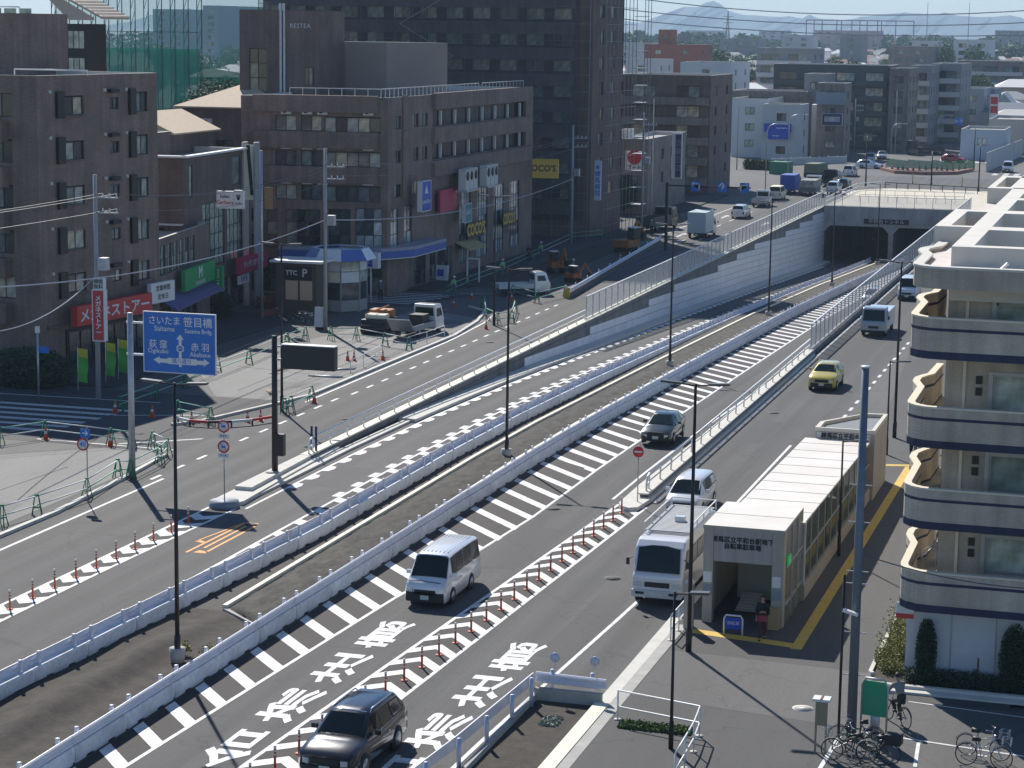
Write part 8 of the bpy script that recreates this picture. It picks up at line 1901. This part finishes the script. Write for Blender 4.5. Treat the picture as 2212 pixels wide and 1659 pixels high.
# cyclist
gb = G(1955, 1583); hx, hy = -.62, .78; rzb = math.atan2(-hx, hy) + math.pi    # bicycle front is -y
fx, fy = gb.x + hx * 1.08, gb.y + hy * 1.08
bicycle('black bicycle ridden away by the person in the grey shirt', (fx, fy, z_), rzb, BKM)
J = dict(hip=(0, .80, .95), chest=(0, .60, 1.32), neck=(0, .52, 1.47), head=(0, .47, 1.58), shl=(-.18, .56, 1.38), ell=(-.26, .42, 1.16), wrl=(-.25, .33, 1.03), hal=(-.25, .30, 1.02), shr=(.18, .56, 1.38), elr=(.26, .42, 1.16), wrr=(.25, .33, 1.03), har=(.25, .30, 1.02),
         hpl=(-.09, .78, .9), knl=(-.11, .45, .62), anl=(-.10, .62, .22), tol=(-.10, .48, .16), hpr=(.09, .78, .9), knr=(.11, .42, .78), anr=(.10, .60, .50), tor=(.10, .46, .45))
person('person in a loose grey shirt cycling away past the green notice board', (fx, fy, z_), rzb, J, GRY, BLKP)
for (px, py), rz_, top, hat, lab in (((980, 640), 160, HIV, WHC_, 'road worker in a bright green vest and white helmet by the green rails'), ((1168, 560), 150, HIV, WHC_, 'road worker in a bright green vest further up by the restaurant'), ((822, 650), 20, BLC, WHC_, 'person in a white cap crossing beside the zebra crossing'), ((1237, 600), 90, BLC, WHC_, 'road worker in grey-blue standing behind the road barrier'), ((1407, 508), 30, BLC, WHC_, 'road worker with a white helmet beside the dark dump truck'),
                                    ((1142, 566), 0, NVC, None, 'person in dark clothes walking past the restaurant'), ((1276, 475), 0, NVC, None, 'person in black standing under the white vertical sign'), ((1862, 362), 0, NVC, None, 'person crossing beside the far signal pole'), ((1085, 600), 40, HIV, WHC_, 'guard in yellow-green behind the dark lamp at the yard corner')):
    g = G(px, py); person(lab, (g.x, g.y, .0), R(rz_), J_walk(.1), top, BLC if top is HIV else NVC, hat=hat)
person('delivery person in dark clothes standing with a bicycle behind the parking head', (-12.3, 117.5, .12), R(60), J_walk(.05), NVC, NVC); bicycle('dark bicycle held by the person behind the parking head', (-12.0, 117.2, .12), R(10), BKM, crate=BLKP)
# ================================================================ FAR TOWN, WOODS, HILLS, AIR
t = thing('hedge', 'low green hedge along the left side of the far junction', 'hedge', tuple(G(1670, 362))); a, c = G(1612, 365), G(1685, 368)
leaf_cloud(2500, lambda r: a.lerp(c, r.random()) + Vector((r.uniform(-.6, .6), r.uniform(-1, 1), r.uniform(.1, 1.5))), .3, 51).build('foliage', LEAF, t)
a, c = G(1668, 375), G(1706, 377); t = thing('site_container', 'green netted site container at the left of the far junction', 'container', a); b = MB(); b.bar(a + Vector((0, 0, 1)), c + Vector((0, 0, 1)), 2.2, 2); b.build('box', mat('site_green', (.05, .22, .13), .7), t)
a, c = G(1668, 358), G(1828, 352); t = thing('site_fence', 'low pale wall fence along the far pavement before the clinic', 'fence', a); b = MB(); b.bar(a + Vector((0, 0, .6)), c + Vector((0, 0, .6)), .2, 1.2); b.build('panel', GREYL, t)
for i in range(9): q = a.lerp(c, i / 8); b = MB(); b.bar(q, q + Vector((0, 0, 1.4)), .16); b.build('post', WHITEM, t)
# construction island with red cones and green fence
a, c = G(1918, 372), G(2064, 378); t = thing('green_site_fence', 'green netted fence with a red and white lower rail on the works island', 'fence', a)
isl = [G(1905, 368), G(1935, 375), G(2000, 378), G(2062, 377), G(2100, 370)]
for p_, q_ in zip(isl, isl[1:]): 
    b = MB(); b.bar(p_ + Vector((0, 0, .25)), q_ + Vector((0, 0, .25)), .5, .5); b.build('rail', mat('rail_rust', (.34, .16, .13), .7), t)
up = [G(1915, 365), G(1960, 368), G(2010, 369), G(2058, 370), G(2105, 369)]
for p_, q_ in zip(up, up[1:]): b = MB(); b.bar(p_ + Vector((0, 0, 1.1)), q_ + Vector((0, 0, .9)), .12, 1.4); b.build('net', mat('fence_net', (.05, .25, .14), .8, alpha=.55), t)
for i in range(16):
    p_ = isl[0].lerp(isl[-1], (i + .5) / 16); p_.y += 1.5 + 1.2 * math.sin(i); place(cs, (p_.x, p_.y, 0), i, ORD[i] + ' red cone from the left along the works island at the far junction', 'red cones along the far works island', scale=(1.5, 1.5, 1.6))
a, c = G(2130, 372), G(2206, 338); t = thing('site_fence', 'tall pale grey panel fence of the building site at the far right', 'fence', a)
for i in range(8): p_, q_ = a.lerp(c, i / 8), a.lerp(c, (i + .94) / 8); b = MB(); b.bar(p_ + Vector((0, 0, 1.6)), q_ + Vector((0, 0, 1.6)), .1, 3.2); b.build('fence_panel', GREYL, t)
block('low pale blue glazed showroom at the far right of the junction', 2076, 2170, 280, 405, 16, mat('render_sky', (.48, .56, .62), .6), 1, colw=4, pane=PANEB, east=False)
block('beige flat-roofed hall behind the glazed showroom', 2136, 2212, 258, 430, 22, mat('render_beige', (.55, .48, .42), .8), 1, colw=8)
hip_house('small white gabled house with a striped metal roof at the far right', *(lambda a, c: (a.x, c.x, 500, 512, c.z, c.z + 3.5))(atY(2140, 236, 500), atY(2193, 236, 500)), WHITEB, mat('striped_roof', (.5, .52, .52), .5, stretch=(3, .1, 1), c2=(.25, .27, .28), scale=3), hip=False)

RC = [mat('roof_tile_%s' % n_, c_, .75) for n_, c_ in (('pale', (.58, .57, .54)), ('grey', (.28, .29, .31)), ('brown', (.24, .17, .13)), ('white', (.72, .72, .70)), ('slate', (.18, .21, .26)), ('rust', (.33, .15, .10)))]
WC = [mat('house_wall_%s' % n_, c_, .8) for n_, c_ in (('cream', (.55, .50, .42)), ('white', (.66, .66, .64)), ('grey', (.40, .40, .41)), ('tan', (.42, .33, .25)))]
HPROT = []
def house_proto(w, d, h, rh, wm, rm, flat_=False):
    b = MB(); b.box(-w / 2, -d / 2, 0, w / 2, d / 2, h); o = b.build('wall', wm, None)
    b = MB(); e = .5
    if flat_: b.box(-w / 2 - .1, -d / 2 - .1, h, w / 2 + .1, d / 2 + .1, h + .3)
    else: b.add([(-w / 2 - e, -d / 2 - e, h), (w / 2 + e, -d / 2 - e, h), (w / 2 + e, d / 2 + e, h), (-w / 2 - e, d / 2 + e, h), (-w / 2 + d * .3, 0, h + rh), (w / 2 - d * .3, 0, h + rh)], [(0, 1, 5, 4), (1, 2, 5), (2, 3, 4, 5), (3, 0, 4), (3, 2, 1, 0)])
    r_ = b.build('roof', rm, None); b = MB()
    for k_ in range(2):
        for i in range(3):
            x = -w / 2 + w * (i + .5) / 3; z = 1.1 + 2.8 * k_
            if z + 1.2 < h: b.box(x - .7, -d / 2 - .04, z, x + .7, -d / 2 + .02, z + 1.2)
    wi = b.build('window', PANED, None); m_ = (o.data, r_.data, wi.data)
    for q in (o, r_, wi): bpy.data.objects.remove(q)
    return m_
for i in range(14): HPROT.append((house_proto(rnd.uniform(8, 12), rnd.uniform(8, 11), rnd.choice([5.6, 6, 6.4, 8.7]), rnd.uniform(1.4, 2.4), WC[i % 4], RC[i % 6], i % 5 == 4), i))
CW_ = ['cream', 'white', 'grey', 'tan']; RW_ = ['pale', 'grey', 'brown', 'white', 'slate', 'rust']
ROOF_LEFT = 285; nh = 0
bigm = [MB() for _ in range(6)]
def free(x, y):
    return not any(a_ < x < c_ and b_ < y < d_ for a_, b_, c_, d_ in BB)
for row in range(130):
    Y = 470 + row * 17 + rnd.uniform(-2, 2)
    if Y > 2600: break
    for xl, xr in ((1330, 2240), (425, 530)):
        if xl < 1000 and (Y < 330 or Y > 1100): continue
        xa_, xb_ = atY(xl, 100, Y).x, atY(xr, 100, Y).x; x = xa_ + rnd.uniform(0, 6)
        while x < xb_:
            yy = Y + rnd.uniform(-3, 3)
            if free(x, yy) and rnd.random() < .86:
                if nh < ROOF_LEFT and Y < 1150:
                    (wl, rf, wi), pi_ = rnd.choice(HPROT); px_, py_ = (x, yy)
                    t = thing('house', 'small far town house with %s walls and %s roof' % (CW_[pi_ % 4], RW_[pi_ % 6]), 'house', (x, yy, 0), rnd.choice([0, .15, -.2, 1.57, .4]), 'small houses of the far town')
                    for nm, me in (('wall', wl), ('roof', rf), ('window', wi)): o = bpy.data.objects.new(nm, me); col.objects.link(o); setpar(o, t)
                    nh += 1
                else:
                    w, h = rnd.uniform(4, 6), rnd.uniform(5.5, 9); k_ = rnd.randrange(6); b = bigm[k_]
                    b.add([(x - w, yy - 4, 0), (x + w, yy - 4, 0), (x + w, yy + 5, 0), (x - w, yy + 5, 0), (x - w, yy - 4, h), (x + w, yy - 4, h), (x + w, yy + 5, h), (x - w, yy + 5, h), (x - w * .5, yy + .5, h + 2), (x + w * .5, yy + .5, h + 2)], [(0, 1, 5, 4), (1, 2, 6, 5), (3, 0, 4, 7), (4, 5, 9, 8), (5, 6, 9), (6, 7, 8, 9), (7, 4, 8)])
            x += rnd.uniform(12, 17)
t = thing('far_houses', 'mass of tiny pale roofs in the farthest part of the town', 'houses', (0, 1500, 0)); stuff(t)
for i, b in enumerate(bigm):
    if b.v: stuff(b.build('house_mass', RC[i], t))
# trees
LFAR = mat('far_leaf', (.075, .13, .035), .8, var=.45, scale=.35, rand=.25); TP = []
for s_ in range(5):
    r_ = random.Random(90 + s_); lobes = [(r_.uniform(-1.6, 1.6), r_.uniform(-1.6, 1.6), r_.uniform(3.4, 6.6), r_.uniform(1.4, 2.3)) for _ in range(7)]
    def fn(r, lobes=lobes):
        l = r.choice(lobes); return ell(l[:3], (l[3], l[3], l[3] * .8), .6)(r)
    m_ = leaf_cloud(3200, fn, .19, 60 + s_).build('crown', LFAR, None); b = MB(); b.tube([(0, 0, 0), (.1, 0, 2.5), (0, .1, 5)], .28, 7, r2=.1)
    for l in lobes[:4]: b.tube([(0.05, 0, 2.2), (l[0] * .8, l[1] * .8, l[2])], .12, 5, r2=.04)
    k_ = b.build('trunk', BARK, None); TP.append((m_.data, k_.data)); bpy.data.objects.remove(m_); bpy.data.objects.remove(k_)
TPF = [(leaf_cloud(9000, fn, .075, 88).build('crown', LEAF, None).data, TP[-1][1])]
for o in [o for o in col.objects if o.name.startswith('crown') and o.parent is None]: bpy.data.objects.remove(o)
def far_tree(x, y, s, lab, grp, tp=None):
    t = thing('tree', lab, 'tree', (x, y, 0), rnd.uniform(0, 6), grp); c_, k_ = rnd.choice(tp or TP)
    for nm, me in (('crown', c_), ('trunk', k_)): o = bpy.data.objects.new(nm, me); col.objects.link(o); setpar(o, t); o.scale = (s, s, s)
for lab, px, py, Y, s in (('sunlit green tree behind the tan roofed flats', 478, 165, 206, 1.35), ('sunlit green tree beside the dark stair tower', 445, 172, 210, 1.2), ('sunlit green tree right behind the tan hip roof', 508, 166, 204, 1.3), ('green tree showing between the brown flats and the small tan roof', 345, 230, 182, 1.25)):
    q = atY(px, py, Y); far_tree(q.x, Y, q.z / 7.9, lab, 'trees behind the left roofs', TPF)
for lab, px, py, Y in (('big dark tree behind the rust red building', 1540, 100, 760), ('second dark tree behind the rust red building', 1505, 104, 740), ('dark round tree on the far right rise', 2040, 92, 880), ('dark tree beside the white stepped flats', 2120, 96, 880), ('green tree over the grey flats', 1800, 125, 640), ('dark tree over the dark green block', 1860, 122, 650)):
    q = atY(px, py, Y); far_tree(q.x, Y, q.z / 7.9, lab, 'large trees in the far town')
for i in range(110):
    Y = rnd.uniform(560, 1300); x = atY(rnd.uniform(1340, 2230), 100, Y).x
    if free(x, Y): far_tree(x, Y, rnd.uniform(.9, 1.6), 'green tree standing among the far town houses', 'trees scattered through the far town')
for i in range(12):
    Y = rnd.uniform(330, 900); x = atY(rnd.uniform(225, 520), 100, Y).x; far_tree(x, Y, rnd.uniform(1.2, 2.0), 'green tree behind the golf net', 'trees behind the golf net')
def wood(lab, x0, x1, Y0, Y1, h0, h1, n, s, seed):
    t = thing('far_wood', lab, 'wood', ((x0 + x1) / 2, Y0, 0)); stuff(t)
    r = random.Random(seed); cl = [(r.uniform(x0, x1), r.uniform(Y0, Y1), r.uniform(h0, h1), r.uniform(6, 13)) for _ in range(int((x1 - x0) / 5))]
    def fn(r):
        c_ = r.choice(cl); p = ell((c_[0], c_[1], c_[2] * .55), (c_[3], c_[3], c_[2] * .45), .65)(r); return (p.x, p.y, max(.2, p.z))
    stuff(leaf_cloud(n, fn, s, seed).build('foliage', LFAR, t))
xa_, xb_ = atY(1300, 90, 1750).x, atY(2400, 90, 1750).x
wood('dark belt of woods along the horizon above the far town', xa_, xb_, 1700, 1850, 15, 22, 42000, 1.9, 71)
xa_, xb_ = atY(1300, 90, 1300).x, atY(1620, 90, 1300).x; wood('green wood on the left half of the far town', xa_, xb_, 1250, 1400, 11, 17, 26000, 1.6, 72)
xa_, xb_ = atY(1900, 90, 1350).x, atY(2400, 90, 1350).x; wood('green wood on the right half of the far town', xa_, xb_, 1280, 1420, 11, 17, 26000, 1.6, 73)
xa_, xb_ = atY(150, 90, 1400).x, atY(560, 90, 1400).x; wood('dark wood at the horizon behind the golf net', xa_, xb_, 1350, 1450, 10, 17, 9000, 1.4, 74)
# pylon, masts, gantries, long power lines
LAT = mat('lattice', (.30, .31, .33), .6, .3)
q = atY(1573, 24, 1500); t = thing('pylon', 'red and white lattice power pylon standing over the far trees', 'pylon', (q.x, 1500, 0)); H_ = q.z + 0; b = MB()
for sx, sy in ((-1, -1), (1, -1), (1, 1), (-1, 1)): b.bar((q.x + sx * 3.2, 1500 + sy * 3.2, 0), (q.x + sx * .8, 1500 + sy * .8, H_ * .62), .55); b.bar((q.x + sx * .8, 1500 + sy * .8, H_ * .62), (q.x, 1500, H_), .45)
for k_ in range(9): f0, f1 = 3.2 - 2.4 * k_ / 9, 3.2 - 2.4 * (k_ + 1) / 9; z0, z1 = H_ * .62 * k_ / 9, H_ * .62 * (k_ + 1) / 9; b.bar((q.x - f0, 1496.8, z0), (q.x + f1, 1496.8, z1), .3); b.bar((q.x + f0, 1496.8, z0), (q.x - f1, 1496.8, z1), .3)
b.build('tower', LAT, t); b = MB()
for z in (.66, .78, .9): b.bar((q.x - 3.4, 1500, H_ * z), (q.x + 3.4, 1500, H_ * z), .4)
b.build('crossarm', LAT, t)
for px, lab in ((1590, 'left thin antenna mast on the right horizon'), (1860, 'right thin antenna mast on the right horizon')):
    x_, y_ = T3_(px, 15); q = atY(x_, y_, 1700); t = thing('antenna_mast', lab, 'mast', (q.x, 1700, 0)); b = MB(); b.tube([(q.x, 1700, 0), (q.x, 1700, q.z)], .45, 6, r2=.2); b.build('mast', LAT, t); b = MB(); b.tube([(q.x, 1700, 0), (q.x, 1700, 3)], 1.0, 6); b.build('foot', CONC, t)
t = thing('gantry_row', 'row of thin red and grey gantry masts over the long pinkish hall', 'gantry', (atY(1860, 60, 1690).x, 1690, 0)); za = atY(*T3_(1100, 133), 1690).z
for px in (803, 853, 905, 1000, 1030, 1098, 1150, 1197, 1265, 1290, 1383, 1500): b = MB(); x = atY(*T3_(px, 133), 1690).x; b.bar((x, 1690, 12), (x, 1690, za), .7); b.build('mast', mat('mast_mauve', (.34, .22, .28), .7), t)
b = MB(); b.bar((atY(*T3_(803, 133), 1690).x, 1690, za), (atY(*T3_(1500, 133), 1690).x, 1690, za), .8); b.build('beam', MATS['mast_mauve'], t)
for i, (p_, q_) in enumerate((((1300, -14), (2330, 14)), ((1300, 14), (2330, 42)), ((1300, 36), (2330, 72)))):
    wire(('highest', 'middle', 'lowest')[i] + ' long power line sagging across the sky before the hills', atY(*p_, 700), atY(*q_, 700), 4.5 - i * .8, .16, LAT, 'long power lines across the sky')
# the ridge
RP = [(0, 45), (100, 45), (140, 20), (200, 5), (250, 30), (300, 70), (390, 95), (560, 105), (640, 110), (690, 105), (780, 120), (820, 92), (880, 120), (1060, 130), (1150, 110), (1290, 95), (1440, 80), (1560, 90), (1640, 95), (1700, 80), (1780, 100), (1900, 110), (2010, 108), (2120, 100), (2212, 115)]
b = MB(); b.smooth = False; YR = 8400.0; top = []
for x in range(-3900, int(atY(*T3_(0, 45), YR).x) - 60, 120): top.append((x, 75 + 18 * math.sin(x * .004) + 12 * math.sin(x * .011 + 1)))
px0 = None
for i in range(len(RP) - 1):
    for k_ in range(4): f = k_ / 4; X_ = RP[i][0] + (RP[i + 1][0] - RP[i][0]) * f; Y_ = RP[i][1] + (RP[i + 1][1] - RP[i][1]) * f + rnd.uniform(-1.5, 1.5); q = atY(*T3_(X_, Y_), YR); top.append((q.x, q.z))
for x in range(int(top[-1][0]) + 60, 4900, 120): top.append((x, 70 + 15 * math.sin(x * .004) + 12 * math.sin(x * .013)))
n = len(top); vs = []
for f, dy in ((0, -900), (.30, -560), (.62, -300), (1, 0), (0, 500)):
    for x, z in top: vs.append((x + rnd.uniform(-12, 12) * (f not in (0, 1)), YR + dy + (rnd.uniform(-70, 70) if 0 < f < 1 else 0), z * f * (1 + (rnd.uniform(-.14, .14) if 0 < f < 1 else 0)) + (-1 if f == 0 else 0)))
b.add(vs, [(r_ * n + i, r_ * n + i + 1, (r_ + 1) * n + i + 1, (r_ + 1) * n + i) for r_ in range(4) for i in range(n - 1)])
struct(b.build('hills', mat('hill_forest', (.05, .08, .06), .95, var=.3, scale=.01)))
# the air
hz = bpy.data.materials.new('haze'); hz.use_nodes = True; hn = hz.node_tree; hn.nodes.clear()
pv = hn.nodes.new('ShaderNodeVolumePrincipled'); ho = hn.nodes.new('ShaderNodeOutputMaterial'); hn.links.new(pv.outputs[0], ho.inputs['Volume'])
pv.inputs['Color'].default_value = (.56, .77, 1.0, 1); pv.inputs['Density'].default_value = .00013; pv.inputs['Anisotropy'].default_value = .2
b = MB(); b.box(-4100, -70, -11, 5100, 9200, 165); hb = b.build('haze', hz); stuff(hb)
bpy.data.scenes.remove(TMP)
